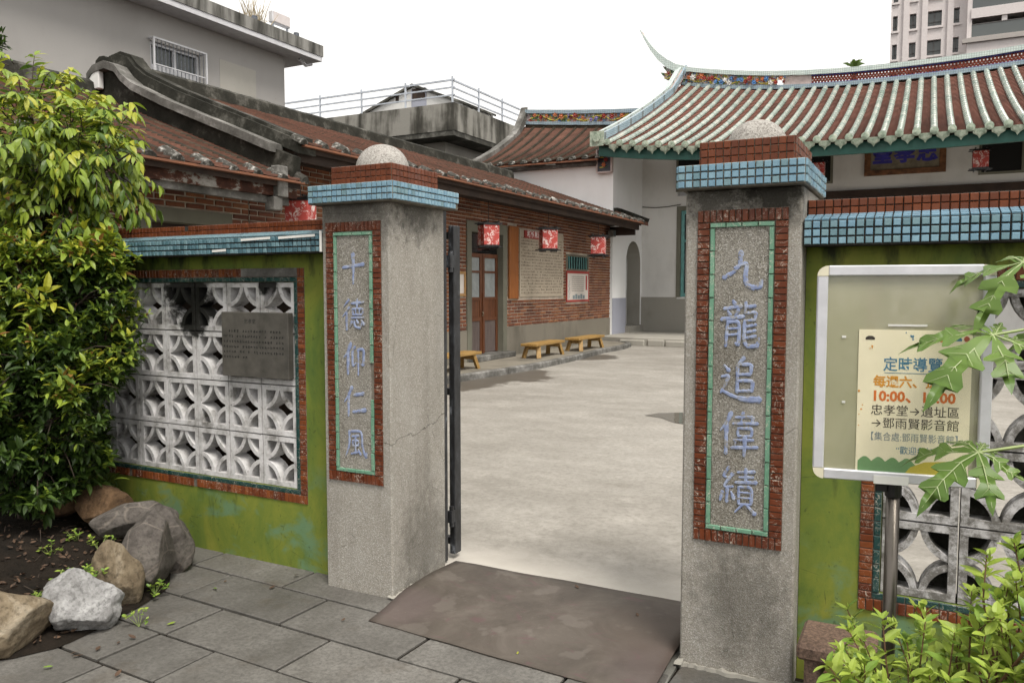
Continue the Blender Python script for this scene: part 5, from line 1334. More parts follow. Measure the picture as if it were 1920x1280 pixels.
# porcelain-shard flowers and vines on the ridges
def flower_mesh(mat, r=.09, n_=6):
    mb = MB()
    for k in range(n_):
        a = 2 * math.pi * k / n_; c, s_ = math.cos(a), math.sin(a); p = Vector((-s_, 0, c))
        tip = Vector((c * r, -.04, s_ * r)); mid = Vector((c * r * .6, -.055, s_ * r * .6))
        mb.add([(0, -.02, 0), mid + p * r * .32, tip, mid - p * r * .32, (0, .0, 0)], [(0, 1, 2, 3), (4, 1, 2), (4, 2, 3), (0, 4, 1), (0, 3, 4)])
    mb.tube([(0, 0, 0), (0, -.05, 0), (0, -.065, 0)], [.03, .03, .012], 6)
    me = mb.mesh('flower'); me.materials.append(MATS[mat]); return me
FL = {c: flower_mesh('petal_' + c) for c in ('red', 'orange', 'white', 'blue', 'violet')}
def shard_garden(parent, xa, xb, y, zf, hh, n_, seed, pal):
    rr = random.Random(seed); vn = MB(); lf = MB()
    for k in range(n_):
        X = xa + (xb - xa) * (k + rr.uniform(.2, .8)) / n_; z = zf(X) + hh * rr.uniform(.2, .95)
        o = bpy.data.objects.new('flower', FL[rr.choice(pal)]); COL.objects.link(o); o.parent = parent
        o.location = Vector((X, y - rr.uniform(.02, .08), z)) - org(parent); s_ = rr.uniform(.7, 1.25); o.scale = (s_, s_, s_); o.rotation_euler = (rr.uniform(-.3, .3), rr.uniform(0, 3), rr.uniform(-.4, .4))
        for q in range(4):
            a = Vector((X + rr.uniform(-.2, .2), y - .03, zf(X) + hh * rr.random())); b = a + Vector((rr.uniform(-.11, .11), -.03, rr.uniform(-.05, .08))); w_ = Vector((0.015, -.01, .03))
            lf.add([a, (a + b) / 2 + w_, b, (a + b) / 2 - w_], [(0, 1, 2, 3)], rr.randint(0, 2))
    X = xa; pts = []
    while X < xb: pts.append((X, y - .035 - .02 * rr.random(), zf(X) + hh * (.45 + .35 * math.sin(X * 6) + rr.uniform(-.1, .1)))); X += .09
    vn.tube(pts, .014, 5)
    part('vine', vn, 'vine_yellow', parent)
    tag(part('shard_leaves', lf, ['vine_green', 'petal_blue', 'vine_yellow'], parent, recalc=False), kind='stuff')
shard_garden(hall, -4.8, -1.7, RY - .08, lambda X: zr(X) + .12, .22, 24, 3, ['red', 'red', 'orange', 'white', 'blue'])
shard_garden(hall, -5.5, -5.15, RY - .07, lambda X: 8.55, .2, 3, 8, ['red', 'white'])
# painted relief panel under the eave corner
rp_ = part('relief_panel', MB().box(-5.72, -5.3, 17.36, 17.44, 4.77, 5.36), 'frieze_dark', hall)
part('panel_rim', MB().box(-5.74, -5.70, 17.33, 17.45, 4.75, 5.38).box(-5.32, -5.28, 17.33, 17.45, 4.75, 5.38).box(-5.70, -5.32, 17.33, 17.45, 4.73, 4.77), 'frieze_pink', rp_)
vn = MB(); rr = random.Random(2)
for k in range(16): 
    a = Vector((-5.51, 17.35, 4.85 + k * .03)); b = a + Vector((rr.uniform(-.16, .16), -.02, rr.uniform(.0, .08))); w_ = Vector((.02, 0, .02)); vn.add([a, (a + b) / 2 + w_, b, (a + b) / 2 - w_], [(0, 1, 2, 3)], k % 3)
part('relief_leaves', vn, ['vine_green', 'vine_yellow', 'petal_blue'], rp_)
for z_, c in ((4.95, 'orange'), (5.08, 'red'), (5.22, 'blue')):
    o = bpy.data.objects.new('flower', FL[c]); COL.objects.link(o); o.parent = rp_; o.location = Vector((-5.51 + rr.uniform(-.06, .06), 17.35, z_)) - org(rp_); o.scale = (.8, .8, .8)
# name plaque over the hall door, read from right to left
pq = thing('name_plaque', 'framed name plaque with three blue characters under the hall eave', 'plaque', (1.75, 19.9, 4.55))
part('board', MB().box(.98, 2.58, 19.93, 19.97, 4.68, 5.55), 'gilt_board', pq)
part('frame', MB().box(.83, .98, 19.90, 19.98, 4.55, 5.6).box(2.58, 2.73, 19.90, 19.98, 4.55, 5.6).box(.98, 2.58, 19.90, 19.98, 4.55, 4.68), 'gilt_frame', pq)
for ch, x in (('堂', 1.26), ('孝', 1.78), ('忠', 2.30)): put_text(pq, ch, .48, (x, 19.928, 5.04), (1, 0, 0), (0, 0, 1), 'royal_lettering', offset=.022, name='character')
lantern('red paper lantern under the hall eave right of the plaque', (3.40, 18.2, 4.74), 1.05, R(2), 0, .5)
lantern('red paper lantern under the hall eave behind right pillar cap', (-.12, 18.2, 4.72), 1.05, R(2), 0, .5)

# ------------------------------------------------------------------ side hall on the left, with the plain brown roof
sh_ = thing('side_hall', 'white side hall with brown tiled roof and flowered ridge between wing and main hall', 'building', (-7.5, 19, 0))
part('wall', MB().box(-10.2, -5.722, 17.5, 17.8, .1, 5.05), 'white_wash', sh_)
SX0, SX1, SYE, SYR, SZE, SZR = -9.75, -5.6, 17.1, 21.0, 5.12, 6.98
part('cornice', MB().box(-9.6, -5.72, 17.3, 17.5, 4.96, 5.04), 'mortar_grey', sh_)
zs2 = lambda X: 6.70 + .36 * (max(0, -5.6 - X) / 4.1) ** 1.25
def spt(X, t_, dz=0): return Vector((X, SYE + (SYR - SYE) * t_, SZE + (zs2(X) - .04 - SZE) * t_ - .16 * 4 * t_ * (1 - t_) + dz))
mb = MB()
for i in range(11):
    for k in range(9): mb.v.append(spt(SX0 + (SX1 - SX0) * i / 10, k / 8, -.04))
for i in range(10):
    for k in range(8): a = i * 9 + k; mb.f.append([a, a + 1, a + 10, a + 9]); mb.mi.append(0)
o_ = len(mb.v); mb.v += [Vector((SX0, SYR, zs2(SX0) - .1)), Vector((SX1, SYR, zs2(SX1) - .1)), Vector((SX1, 26, 5.2)), Vector((SX0, 26, 5.2))]; mb.f.append([o_, o_ + 1, o_ + 2, o_ + 3]); mb.mi.append(0)
sroof = part('roof', mb, 'dark_timber', sh_)
ns = 11; sp = (SX1 - SX0) / ns
for i in range(ns + 1):
    X = SX0 + sp * i
    path = [spt(X, k / 12, .0) for k in range(13)]
    if i: 
        part('roof_rib', half_tube(path, .05, 5, Vector((0, 0, 1)), Vector((1, 0, 0))), 'mortar_rib', sroof, smooth=True)
        part('rib_end', half_tube([spt(X, -.012, .0), spt(X, .03, .01)], .08, 6, Vector((0, 0, 1)), Vector((1, 0, 0))), 'rib_end_lime', sroof)
    if i < ns:
        mb = MB(); C = 40
        for c in range(C):
            t0, t1 = c / C, (c + 1) / C; o_ = len(mb.v)
            for t_, dz in ((t0 - .006, .006), (t1, -.012)):
                for q, dd in ((0, 0), (.5, -.012), (1, 0)): mb.v.append(spt(X + sp * q, t_, dz + dd))
            for a in (0, 1): mb.f.append([o_ + a, o_ + a + 1, o_ + a + 4, o_ + a + 3]); mb.mi.append(0)
            if c:
                for a in (0, 1): mb.f.append([o_ + a, o_ - 3 + a, o_ - 2 + a, o_ + a + 1]); mb.mi.append(0)
        part('tile_row', mb, 'clay_tile', sroof, recalc=False)
part('eave_edge', MB().box(SX0, SX1, SYE - .03, SYE + .05, SZE - .07, SZE - .03), 'fascia_wood', sh_)
mb = MB(); n_ = 14
for i in range(n_ + 1):
    t_ = i / n_; c = spt(SX0, t_); f_ = .5 * max(0, (t_ - .78) / .22) ** 1.6
    for xx, zz in ((-.14, -.1), (.1, -.1), (.1, .12), (-.14, .12)): mb.v.append(c + Vector((xx, 0, zz + f_ * (1 if zz > 0 else .6))))
for i in range(n_):
    for k in range(4): a = i * 4 + k; b = i * 4 + (k + 1) % 4; mb.f.append([a, b, b + 4, a + 4]); mb.mi.append(0)
mb.f += [[0, 1, 2, 3], [n_ * 4 + k for k in range(4)]]; mb.mi += [0, 0]
part('verge', mb, 'mortar_grey', sh_)
XS2 = [-9.68 + 4.1 * i / 16 for i in range(17)]
rail([(X, zs2(X) + .0, zs2(X) + .10) for X in XS2], SYR - .12, SYR + .12, 'mosaic_blue', 'ridge_rail', sh_)
rail([(X, zs2(X) - .22, zs2(X) - .001) for X in XS2], SYR - .10, SYR + .1, 'mortar_rib', 'ridge_base', sh_)
rail([(X, zs2(X) + .11, zs2(X) + .36) for X in XS2], SYR - .06, SYR + .06, 'shard_relief', 'frieze_panel', sh_)
rail([(X, zs2(X) + .36, zs2(X) + .48) for X in XS2], SYR - .13, SYR + .13, 'mosaic_blue', 'ridge_cap', sh_)
shard_garden(sh_, -9.5, -5.9, SYR - .06, lambda X: zs2(X) + .12, .22, 14, 6, ['red', 'violet', 'white', 'orange', 'violet'])

# ================================================================== BUILDINGS BEHIND
# grey rendered house behind the wing
GX = -14.0
gb = thing('grey_house', 'grey rendered flat-roofed house with barred window behind the wing', 'building', (GX - 3, 8, 0))
wy0, wy1, wz0, wz1 = 9.77, 11.22, 6.2, 7.42
part('wall', MB().box(GX - .3, GX, -12, wy0, 0, 8.15).box(GX - .3, GX, wy1, 14.2, 0, 8.15).box(GX - .3, GX, wy0, wy1, 0, wz0).box(GX - .3, GX, wy0, wy1, wz1, 8.15), 'render_grey', gb)
part('end_wall', MB().box(GX - 9, GX - .3, 13.9, 14.19, 0, 8.15), 'render_grey', gb)
part('roof_slab', MB().box(GX - 9.5, GX + .62, -12, 15.1, 8.15, 8.28), 'window_white', gb)
part('parapet', MB().box(GX + .35, GX + .64, -12, 15.13, 8.283, 8.60), 'parapet_grey', gb)
part('parapet', MB().box(GX - 9, GX + .345, 14.9, 15.13, 8.283, 8.59), 'parapet_grey', gb)
for y in (3.5, 5.6, 7.6, 9.5, 11.2, 12.9, 14.5): part('post_stub', MB().tube([(GX + .2, y, 8.28), (GX + .2, y, 8.86)], .08, 8), 'steel_grey_paint', gb)
part('gutter_pipe', MB().tube([(GX + .3, 14.5, 8.12), (GX + .3, 14.75, 8.0), (GX + .35, 14.95, 8.08)], .05, 6), 'window_white', gb)
w_ = part('window', MB().box(GX - .12, GX - .05, wy0, wy1, wz0, wz0 + .07).box(GX - .12, GX - .05, wy0, wy1, wz1 - .07, wz1).box(GX - .12, GX - .05, wy0, wy0 + .07, wz0 + .07, wz1 - .07).box(GX - .12, GX - .05, wy1 - .07, wy1, wz0 + .07, wz1 - .07).box(GX - .11, GX - .06, wy0 + .07, wy1 - .07, 6.78, 6.90).box(GX - .1, GX - .055, 10.45, 10.54, wz0 + .07, wz1 - .07), 'window_white', gb)
part('pane', MB().box(GX - .14, GX - .122, wy0 + .05, wy1 - .05, wz0 + .05, wz1 - .05), 'grey_glass', w_)
part('grille', MB().box(GX + .16, GX + .2, wy0 - .06, wy0 - .02, wz0, wz1 + .05).box(GX + .16, GX + .2, wy1 + .02, wy1 + .06, wz0, wz1 + .05).box(GX + .16, GX + .2, wy0 - .02, wy1 + .02, wz1 + .01, wz1 + .05).box(GX - .04, GX + .16, wy0 - .06, wy0 - .02, wz1 + .012, wz1 + .05).box(GX - .04, GX + .16, wy1 + .02, wy1 + .06, wz1 + .012, wz1 + .05), 'window_white', w_)
for k in range(13):
    y = wy0 + (wy1 - wy0) * (k + .5) / 13; part('grille_bar', MB().box(GX + .175, GX + .187, y - .006, y + .006, wz0, wz1 + .01), 'steel_grey_paint', w_)
for z in (6.45, 6.85): part('grille_bar', MB().box(GX + .172, GX + .188, wy0, wy1, z - .012, z + .012), 'window_white', w_)
part('repair_patch', MB().box(GX + .001, GX + .006, 11.85, 13.1, 6.45, 7.5), 'render_pale', gb)
lb = thing('roof_lamp_box', 'white light box on two stilts at the corner of grey roof', 'lamp', (GX + .4, 14.1, 8.72))
part('box', MB().box(GX - .05, GX + .12, 13.66, 14.36, 8.95, 9.27), 'window_white', lb, bevel=.02)
part('face', MB().box(GX + .12, GX + .13, 13.70, 14.32, 8.98, 9.24), 'tower_tile', lb)
for y in (13.74, 14.3): part('stilt', MB().bar((GX + .04, y, 8.28), (GX + .04, y, 8.95), .05), 'rail_paint', lb)
gr = MB(); rr = random.Random(31)
for k in range(60):
    b = Vector((GX - .1 + rr.uniform(-.1, .1), 13.2 + rr.uniform(-.25, .25), 8.3)); d_ = Vector((rr.uniform(-.25, .25), rr.uniform(-.4, .4), rr.uniform(.7, 1.35)))
    gr.tube([b, b + d_ * .6, b + d_ + Vector((0, d_.y * .4, -.05))], [.016, .012, .005], 3)
solo('dry_grass_tuft', gr, 'straw', 'dry grass tuft growing on the grey roof parapet', 'grass')

# concrete house with roof terrace and railing
mbx, mby = -12.9, 21.55
mh = thing('terrace_house', 'stained concrete house with railed roof terrace in the middle distance', 'building', (-17, 25, 0))
part('wall', MB().box(-22, mbx - 1.0, mby + 1.0, 32, 0, 7.1), 'render_pale', mh)
part('roof_slab', MB().box(-23.5, mbx, mby, 33, 7.1, 7.28), 'stain_concrete', mh)
part('parapet', MB().box(-23.5, mbx + .02, mby - .02, mby + .25, 7.283, 8.26), 'streaked_concrete', mh)
part('parapet', MB().box(mbx - .25, mbx + .018, mby + .252, 33, 7.283, 8.26), 'streaked_concrete', mh)
part('lamp', MB().tube([(-15.3, mby + .3, 7.1), (-15.3, mby + .3, 6.75), (-15.3, mby + .3, 6.7)], [.12, .2, .16], 8), 'window_white', mh)
rl = part('railing', MB().bar((-23.5, mby + .1, 8.55), (mbx, mby + .1, 8.55), .05).bar((-23.5, mby + .1, 8.82), (mbx, mby + .1, 8.82), .05).bar((-23.5, mby + .1, 9.08), (mbx, mby + .1, 9.08), .06), 'rail_paint', mh)
part('side_rail', MB().bar((mbx - .1, mby + .1, 8.55), (mbx - .1, 33, 8.55), .05).bar((mbx - .1, mby + .1, 8.82), (mbx - .1, 33, 8.82), .05).bar((mbx - .1, mby + .1, 9.08), (mbx - .1, 33, 9.08), .06), 'rail_paint', rl)
for k in range(6): part('rail_post', MB().bar((mbx - .1 - k * 2.05, mby + .1, 8.26), (mbx - .1 - k * 2.05, mby + .1, 9.2), .055), 'rail_paint', rl)
for k in range(1, 6): part('rail_post', MB().bar((mbx - .1, mby + .1 + k * 1.9, 8.26), (mbx - .1, mby + .1 + k * 1.9, 9.2), .055), 'rail_paint', rl)
sy = 23.6
shd = thing('roof_shed', 'small gabled shed with blue door on the terrace roof', 'shed', (-16, 25, 7.3))
a, b, c = PX(655, 226, Y=sy), PX(775, 158, Y=sy), PX(868, 190, Y=sy)
part('wall', MB().prism([(a.x - .3, 7.3), (a.x - .3, a.z - .2), (b.x, b.z - .12), (c.x, c.z - .1), (c.x, 7.3)], 'y', sy, sy + 2.4), 'white_wash_dim', shd)
part('roof', MB().add([(a.x - .9, sy - .12, a.z - .36), (b.x, sy - .12, b.z), (b.x, sy + 2.5, b.z), (a.x - .9, sy + 2.5, a.z - .36), (a.x - .9, sy - .12, a.z - .46), (b.x, sy - .12, b.z - .1), (b.x, sy + 2.5, b.z - .1), (a.x - .9, sy + 2.5, a.z - .46)], [(0, 1, 2, 3), (4, 7, 6, 5), (0, 4, 5, 1), (3, 2, 6, 7), (0, 3, 7, 4)])
     .add([(b.x, sy - .121, b.z), (c.x + .1, sy - .121, c.z - .04), (c.x + .1, sy + 2.5, c.z - .04), (b.x, sy + 2.5, b.z), (b.x, sy - .121, b.z - .1), (c.x + .1, sy - .121, c.z - .13), (c.x + .1, sy + 2.5, c.z - .13), (b.x, sy + 2.5, b.z - .1)], [(0, 1, 2, 3), (4, 7, 6, 5), (0, 4, 5, 1), (3, 2, 6, 7), (1, 5, 6, 2)]), 'stain_concrete', shd)
p, q = PX(772, 168, Y=sy), PX(800, 200, Y=sy)
part('door', MB().box(p.x, q.x, sy - .03, sy - .002, 7.3, p.z), 'dado_blue', shd)
part('door_head', MB().box(p.x + .05, q.x - .05, sy - .05, sy - .031, p.z - .45, p.z), 'dark_timber', shd)
p, q = PX(742, 180, Y=sy), PX(748, 192, Y=sy)
part('vent', MB().box(p.x, q.x, sy - .02, sy - .002, q.z, p.z), 'dark_timber', shd)

# tall apartment block far behind the hall
TY = 95.0
tw = thing('apartment_tower', 'pale pink-beige apartment tower behind the hall roof', 'building', (8, TY + 6, 0))
def TX(px, py=60): return PX(px, py, Y=TY).x
def TZ(px, py): return PX(px, py, Y=TY).z
x_l = TX(1670)
FH = TZ(1705, 27) - TZ(1705, 80.5)            # storey height
zref = TZ(1711, 55)                           # a window sill of the left bay
colsw = [(1673.5, 1682.5, 'B', 3.5), (1705, 1717.5, 'B', 0), (1738, 1765, 'C', 0), (1787, 1798, 'B', 0)]
xs = [x_l]; mbw = MB(); top = zref + FH * 6.2; zbot = 0
xend = TX(1812)
wins = []
for (pa, pb_, ty, _) in colsw: wins.append((TX(pa), TX(pb_), ty))
prev = x_l
for wa, wb, ty in wins: mbw.box(prev, wa, TY, TY + 8, zbot, top); prev = wb
mbw.box(prev, xend, TY, TY + 8, zbot, top)
wh = FH * .535
for wa, wb, ty in wins:
    for k in range(-8, 7):
        zs = zref + k * FH
        if zs + wh > top: continue
        mbw.box(wa, wb, TY + .02, TY + 8, zs + wh, zs + FH if k < 6 else top)
part('wall', mbw, 'tower_tile', tw)
pil = MB()
for px in (1698.6, 1733.5, 1781.5): x_ = TX(px); pil.box(x_ - .28, x_ + .28, TY - .25, TY - .001, 0, top)
part('pilaster', pil, 'tower_tile', tw)
for wa, wb, ty in wins:
    for k in range(-1, 5):
        zs = zref + k * FH
        if zs + wh > top: continue
        f = part('window', MB().box(wa, wb, TY + .45, TY + .5, zs, zs + wh), 'grey_glass', tw)
        m_ = (wa + wb) / 2
        part('frame', MB().box(m_ - .05, m_ + .05, TY + .38, TY + .449, zs, zs + wh).box(wa, wb, TY + .38, TY + .449, zs + .05, zs + .15).box(wa, wb, TY + .38, TY + .449, zs + wh * .3, zs + wh * .34), 'tower_dark', f)
        part('sill', MB().box(wa - .15, wb + .15, TY - .15, TY + .3, zs - .22, zs), 'tower_tile', f)
# right bay with balconies, one step forward
by = TY - 1.2; bx0 = xend; bx1 = TX(2080)
part('bay_wall', MB().box(bx0, TX(1821), by, TY + 8, 0, top).box(TX(1821), bx1, by + 2.2, TY + 8, 0, top).box(TX(1876), TX(1886), by, by + 2.2, 0, top).box(TX(1940), TX(1950), by, by + 2.2, 0, top), 'tower_tile', tw)
for k in range(-2, 5):
    zb_ = PX(1830, 70 - 53.5 * k, Y=by).z
    sb = part('balcony', MB().box(TX(1819), bx1, by - .15, by + 2.2, zb_ - 1.0, zb_), 'tower_tile' if k else 'tower_trim', tw)
    part('glass_rail', MB().box(TX(1821), bx1, by - .02, by + .04, zb_ + .02, zb_ + 1.25), 'grey_glass', sb)
    part('hand_rail', MB().box(TX(1821), bx1, by - .06, by + .06, zb_ + 1.25, zb_ + 1.34), 'tower_dark', sb)
    part('balcony_door', MB().box(TX(1828), bx1, by + 2.1, by + 2.18, zb_ + .02, zb_ + 2.5), 'dark_glass', sb)
zl = PX(1812, 78, Y=by).z
part('ledge', MB().box(xend - .4, bx1, by - .8, by - .16, zl - .35, zl + .1), 'tower_trim', tw)
part('podium_wall', MB().box(xend + .02, bx1, by - .5, by - .02, 0, zl - .36), 'tower_tile', tw)

# ================================================================== POSTER STAND in front of the right wall
TL, BL, TRp = PX(1537, 499, D=2.38), PX(1523, 893, D=2.38), PX(1866, 505, D=2.235)
uv = (TRp - TL); uv.z = 0; SW = uv.length; rz = math.atan2(uv.y, uv.x); SH = TL.z - BL.z
ps = thing('poster_stand', 'silver framed poster stand on a steel pole before right wall', 'sign', (BL.x, BL.y, 0), rz, local=True)
zb0 = BL.z; fw = 0.030
part('frame_rail', MB().box(fw, SW - fw, -.012, .012, zb0, zb0 + fw), 'aluminium', ps, bevel=.003)
part('frame_rail', MB().box(fw, SW - fw, -.012, .012, zb0 + SH - fw, zb0 + SH), 'aluminium', ps, bevel=.003)
part('frame_rail', MB().box(0, fw, -.012, .012, zb0 + fw, zb0 + SH - fw), 'aluminium', ps, bevel=.003)
part('frame_rail', MB().box(SW - fw, SW, -.012, .012, zb0 + fw, zb0 + SH - fw), 'aluminium', ps, bevel=.003)
def corner(x, z, sx, sz):
    c = [(x, z), (x + sx * fw, z)] + [(x + sx * fw * (1 - math.sin(q)), z + sz * fw * (1 - math.cos(q))) for q in [R(90) * k / 5 for k in range(0, 6)]] 
    pts = [(x + sx * fw, z + sz * fw)] + [(x + sx * fw - sx * fw * math.sin(q), z + sz * fw - sz * fw * math.cos(q)) for q in [R(90) * k / 5 for k in range(6)]]
    part('frame_corner', MB().prism(pts, 'y', -.0125, .0125), 'cream_plastic', ps)
corner(0, zb0, 1, 1); corner(SW, zb0, -1, 1); corner(0, zb0 + SH, 1, -1); corner(SW, zb0 + SH, -1, -1)
part('backing', MB().box(fw, SW - fw, .002, .006, zb0 + fw, zb0 + SH - fw), 'frosted_acrylic', ps)
part('clip', MB().box(SW * .36, SW * .56, -.016, -.0125, zb0 - .004, zb0 + .02), 'white_plastic', ps)
pc = SW * .485
part('pole', MB().tube([(pc, .02, .02), (pc, .02, zb0 - .03)], .019, 16), 'steel', ps, smooth=True)
part('pole_head', MB().tube([(pc, .02, zb0 - .045), (pc, .02, zb0 + .002)], .023, 14).box(pc - .05, pc - .02, .0, .03, zb0 - .03, zb0 - .002), 'black_lacquer', ps)
part('base', MB().tube([(pc, .02, .0), (pc, .02, .012), (pc, .02, .022)], [.16, .16, .13], 24), 'steel', ps)
# the printed sheet
X0, X1 = SW * .255, SW * .89; Z0, Z1 = zb0 + fw * .9, zb0 + SH * .705
yp = -.0005
sheet = part('printed_sheet', MB().box(X0, X1, yp, .0018, Z0, Z1), 'paper', ps)
PW, PH = X1 - X0, Z1 - Z0; XM = (X0 + X1) / 2
def pt(body, u, v, size, mat, sx=1.0, off=0.0, dy=.0006): put_text(sheet, body, size, (X0 + PW * u, yp - dy, Z0 + PH * v), (1, 0, 0), (0, 0, 1), mat, sx=sx, offset=off)
pt('定時導覽', .49, .755, .043, 'ink_blue', .9, .0006)
part('underline', MB().box(X0 + PW * .24, X0 + PW * .75, yp - .0008, yp - .0003, Z0 + PH * .70, Z0 + PH * .704), 'ink_blue', sheet)
pt('每週六、週日', .49, .635, .036, 'ink_gold', .95, .0009)
pt('10:00、15:00', .50, .535, .041, 'ink_orange', .98, .0014)
pt('忠孝堂→遺址區', .52, .435, .034, 'ink_dark', .98)
pt('→鄧雨賢影音館', .52, .345, .034, 'ink_dark', .98)
pt('【集合處:鄧雨賢影音館】', .52, .25, .027, 'ink_grey', .84)
pt('“歡迎參加”', .55, .16, .025, 'ink_blue', .9)
def blob(pts, mat, dy=.0007): part('printed_shape', MB().prism([(X0 + PW * u, Z0 + PH * v) for u, v in pts], 'y', yp - dy, yp - dy + .0003), mat, sheet)
circ = lambda cx, cz, r, a0=0, a1=360, n_=14: [(cx + r * math.cos(R(a0 + (a1 - a0) * k / n_)), cz + r * .78 * math.sin(R(a0 + (a1 - a0) * k / n_))) for k in range(n_ + 1)]
blob([(.02, .005)] + [(.02 + .5 * k / 20, .075 + .035 * abs(math.sin(k * .62))) for k in range(21)] + [(.62, .005)], 'ink_green')
blob([(.45, .004), (.5, .05), (.62, .09), (.98, .115), (.98, .004)], 'ink_yellow', .0009)
blob([(.80, .003), (.80, .03), (.86, .05), (.91, .045), (.98, .07), (.98, .003)], 'ink_green', .0011)
blob(circ(.74, .955, .045), 'ink_orange'); blob(circ(.85, .93, .06, 0, 180), 'ink_blue'); blob([(.83, .97), (.83, .985), (.92, .985), (.92, .97)], 'ink_green')
blob(circ(.95, .945, .025), 'ink_red')
blob([(.06, .93), (.06, .945), (.085, .957), (.12, .957), (.145, .945), (.145, .93)], 'ink_dark')
rr = random.Random(77)
for k in range(14):
    u, v, c = (rr.uniform(.42, .5), rr.uniform(.93, .985), 'ink_blue') if k < 6 else (rr.uniform(.01, .06), rr.uniform(.3, .62), 'ink_gold') if k < 11 else (rr.uniform(.1, .13), rr.uniform(.84, .9), 'ink_gold')
    blob(circ(u, v, rr.uniform(.005, .011), n_=7), c)
tb = MB()
tb.box(SW * .42, SW * .64, -.0012, -.0005, zb0 + SH * .722, zb0 + SH * .731); tb.box(SW * .155, SW * .18, -.0012, -.0005, zb0 + SH * .665, zb0 + SH * .675); tb.box(SW * .165, SW * .185, -.0012, -.0005, zb0 + SH * .36, zb0 + SH * .37)
part('tape_strip', tb, 'white_plastic', ps)
part('cover', MB().box(fw, SW - fw, -.006, -.0045, zb0 + fw, zb0 + SH - fw), 'clear_cover', ps)

# brown terrazzo stool by the right pillar foot
st_ = thing('stone_stool', 'small brown terrazzo stool at the foot of right wall', 'stool', (2.13, -0.12, 0))
part('seat', MB().box(2.005, 2.27, -0.26, -0.0, .235, .295), 'brown_terrazzo', st_, bevel=.012)
part('leg', MB().box(2.03, 2.085, -0.23, -0.03, 0, .235), 'brown_terrazzo', st_, bevel=.008)
part('leg', MB().box(2.19, 2.245, -0.23, -0.03, 0, .235), 'brown_terrazzo', st_, bevel=.008)

# ================================================================== ROCKS along the planting bed
def rock(label, c, s, seed, mat, rz=0.0, ncut=9, rough=.12, tilt=0.0, cut=(.62, .92)):
    rr = random.Random(seed)
    bm = bmesh.new(); bmesh.ops.create_icosphere(bm, subdivisions=5, radius=1)
    planes = []
    for k in range(ncut):
        n_ = Vector((rr.gauss(0, 1), rr.gauss(0, 1), rr.gauss(0, 1))).normalized(); planes.append((n_, rr.uniform(*cut)))
    off = Vector((rr.uniform(0, 50), rr.uniform(0, 50), rr.uniform(0, 50)))
    for v in bm.verts:
        p = v.co.copy(); p *= 1 + .16 * noise.noise(p * 1.3 + off)
        for n_, d_ in planes:
            q = p.dot(n_)
            if q > d_: p -= n_ * (q - d_) * .93
        f_ = noise.fractal(p * 2.6 + off, 1.0, 2.0, 5)
        p *= 1 + rough * .55 * f_
        p *= 1 - rough * .25 * abs(noise.noise(p * 7 + off))
        v.co = Vector((p.x * s[0], p.y * s[1], p.z * s[2]))
    me = bpy.data.meshes.new('rock'); bm.to_mesh(me); bm.free()
    me.polygons.foreach_set('use_smooth', [True] * len(me.polygons))
    me.materials.append(MATS[mat])
    o = bpy.data.objects.new('rock', me); COL.objects.link(o); o.location = c; o.rotation_euler = (tilt, rr.uniform(-.15, .15), rz)
    return tag(o, label, 'rock', 'rocks edging the planting bed', 'thing')
rock('tan wet-looking rock at the lower left corner of the picture', (-1.22, -1.25, .10), (.225, .19, .17), 11, 'rock_tan', .4)
rock('pale grey pitted rock second from the lower left corner', (-1.09, -0.97, .115), (.18, .155, .165), 12, 'rock_pale', 1.0, 7, .2)
rock('upright tan rock between pale pitted rock and grey veined rock', (-1.17, -0.73, .13), (.125, .115, .21), 15, 'rock_tan', .3, 9, .1, .15)
rock('tall grey veined rock leaning at the paving edge', (-1.25, -0.47, .16), (.15, .19, .27), 17, 'rock_grey', .5, 12, .06, -.3, (.5, .85))
rock('grey rock tucked behind the tall veined rock', (-1.40, -0.24, .13), (.14, .16, .22), 19, 'rock_grey', 1.3, 9, .08)
rock('rounded grey-brown rock behind the veined rock near left wall', (-1.62, -0.28, .27), (.22, .10, .11), 21, 'rock_grey', .9, 6, .06)
rock('brown flat-topped rock deep in the bed', (-1.95, -0.22, .28), (.22, .15, .13), 23, 'rock_brown', .2, 8, .06)
rock('small brown rock farthest left in the bed shade', (-2.30, -0.33, .30), (.16, .13, .12), 25, 'rock_brown', .8, 8, .06)

# ================================================================== PLANTS
def leaf_shape(L, W_, fold=.25, droop=.25, n_=4):
    """pointed oval blade along +y, 2n x 2 faces"""
    vs, fs = [], []
    for i in range(n_ + 1):
        t_ = i / n_; w_ = W_ * (math.sin(math.pi * t_ ** .85) ** .8) * .5 if 0 < i < n_ else 0.0
        z_ = -droop * L * t_ * t_; y_ = L * t_
        vs += [Vector((-w_, y_, z_ + w_ * fold)), Vector((0, y_, z_)), Vector((w_, y_, z_ + w_ * fold))]
    for i in range(n_):
        a = i * 3
        if i == 0: fs += [(a + 1, a + 4, a + 3), (a + 1, a + 5, a + 4)]
        elif i == n_ - 1: fs += [(a, a + 1, a + 4), (a + 1, a + 2, a + 4)]
        else: fs += [(a, a + 1, a + 4, a + 3), (a + 1, a + 2, a + 5, a + 4)]
    return vs, fs
def orient(dir_, roll):
    d_ = Vector(dir_).normalized(); ref = Vector((0, 0, 1)) if abs(d_.z) < .95 else Vector((1, 0, 0))
    x_ = d_.cross(ref).normalized(); z_ = x_.cross(d_)
    m = Matrix(((x_.x, d_.x, z_.x), (x_.y, d_.y, z_.y), (x_.z, d_.z, z_.z)))
    return m @ Matrix.Rotation(roll, 3, 'Y')
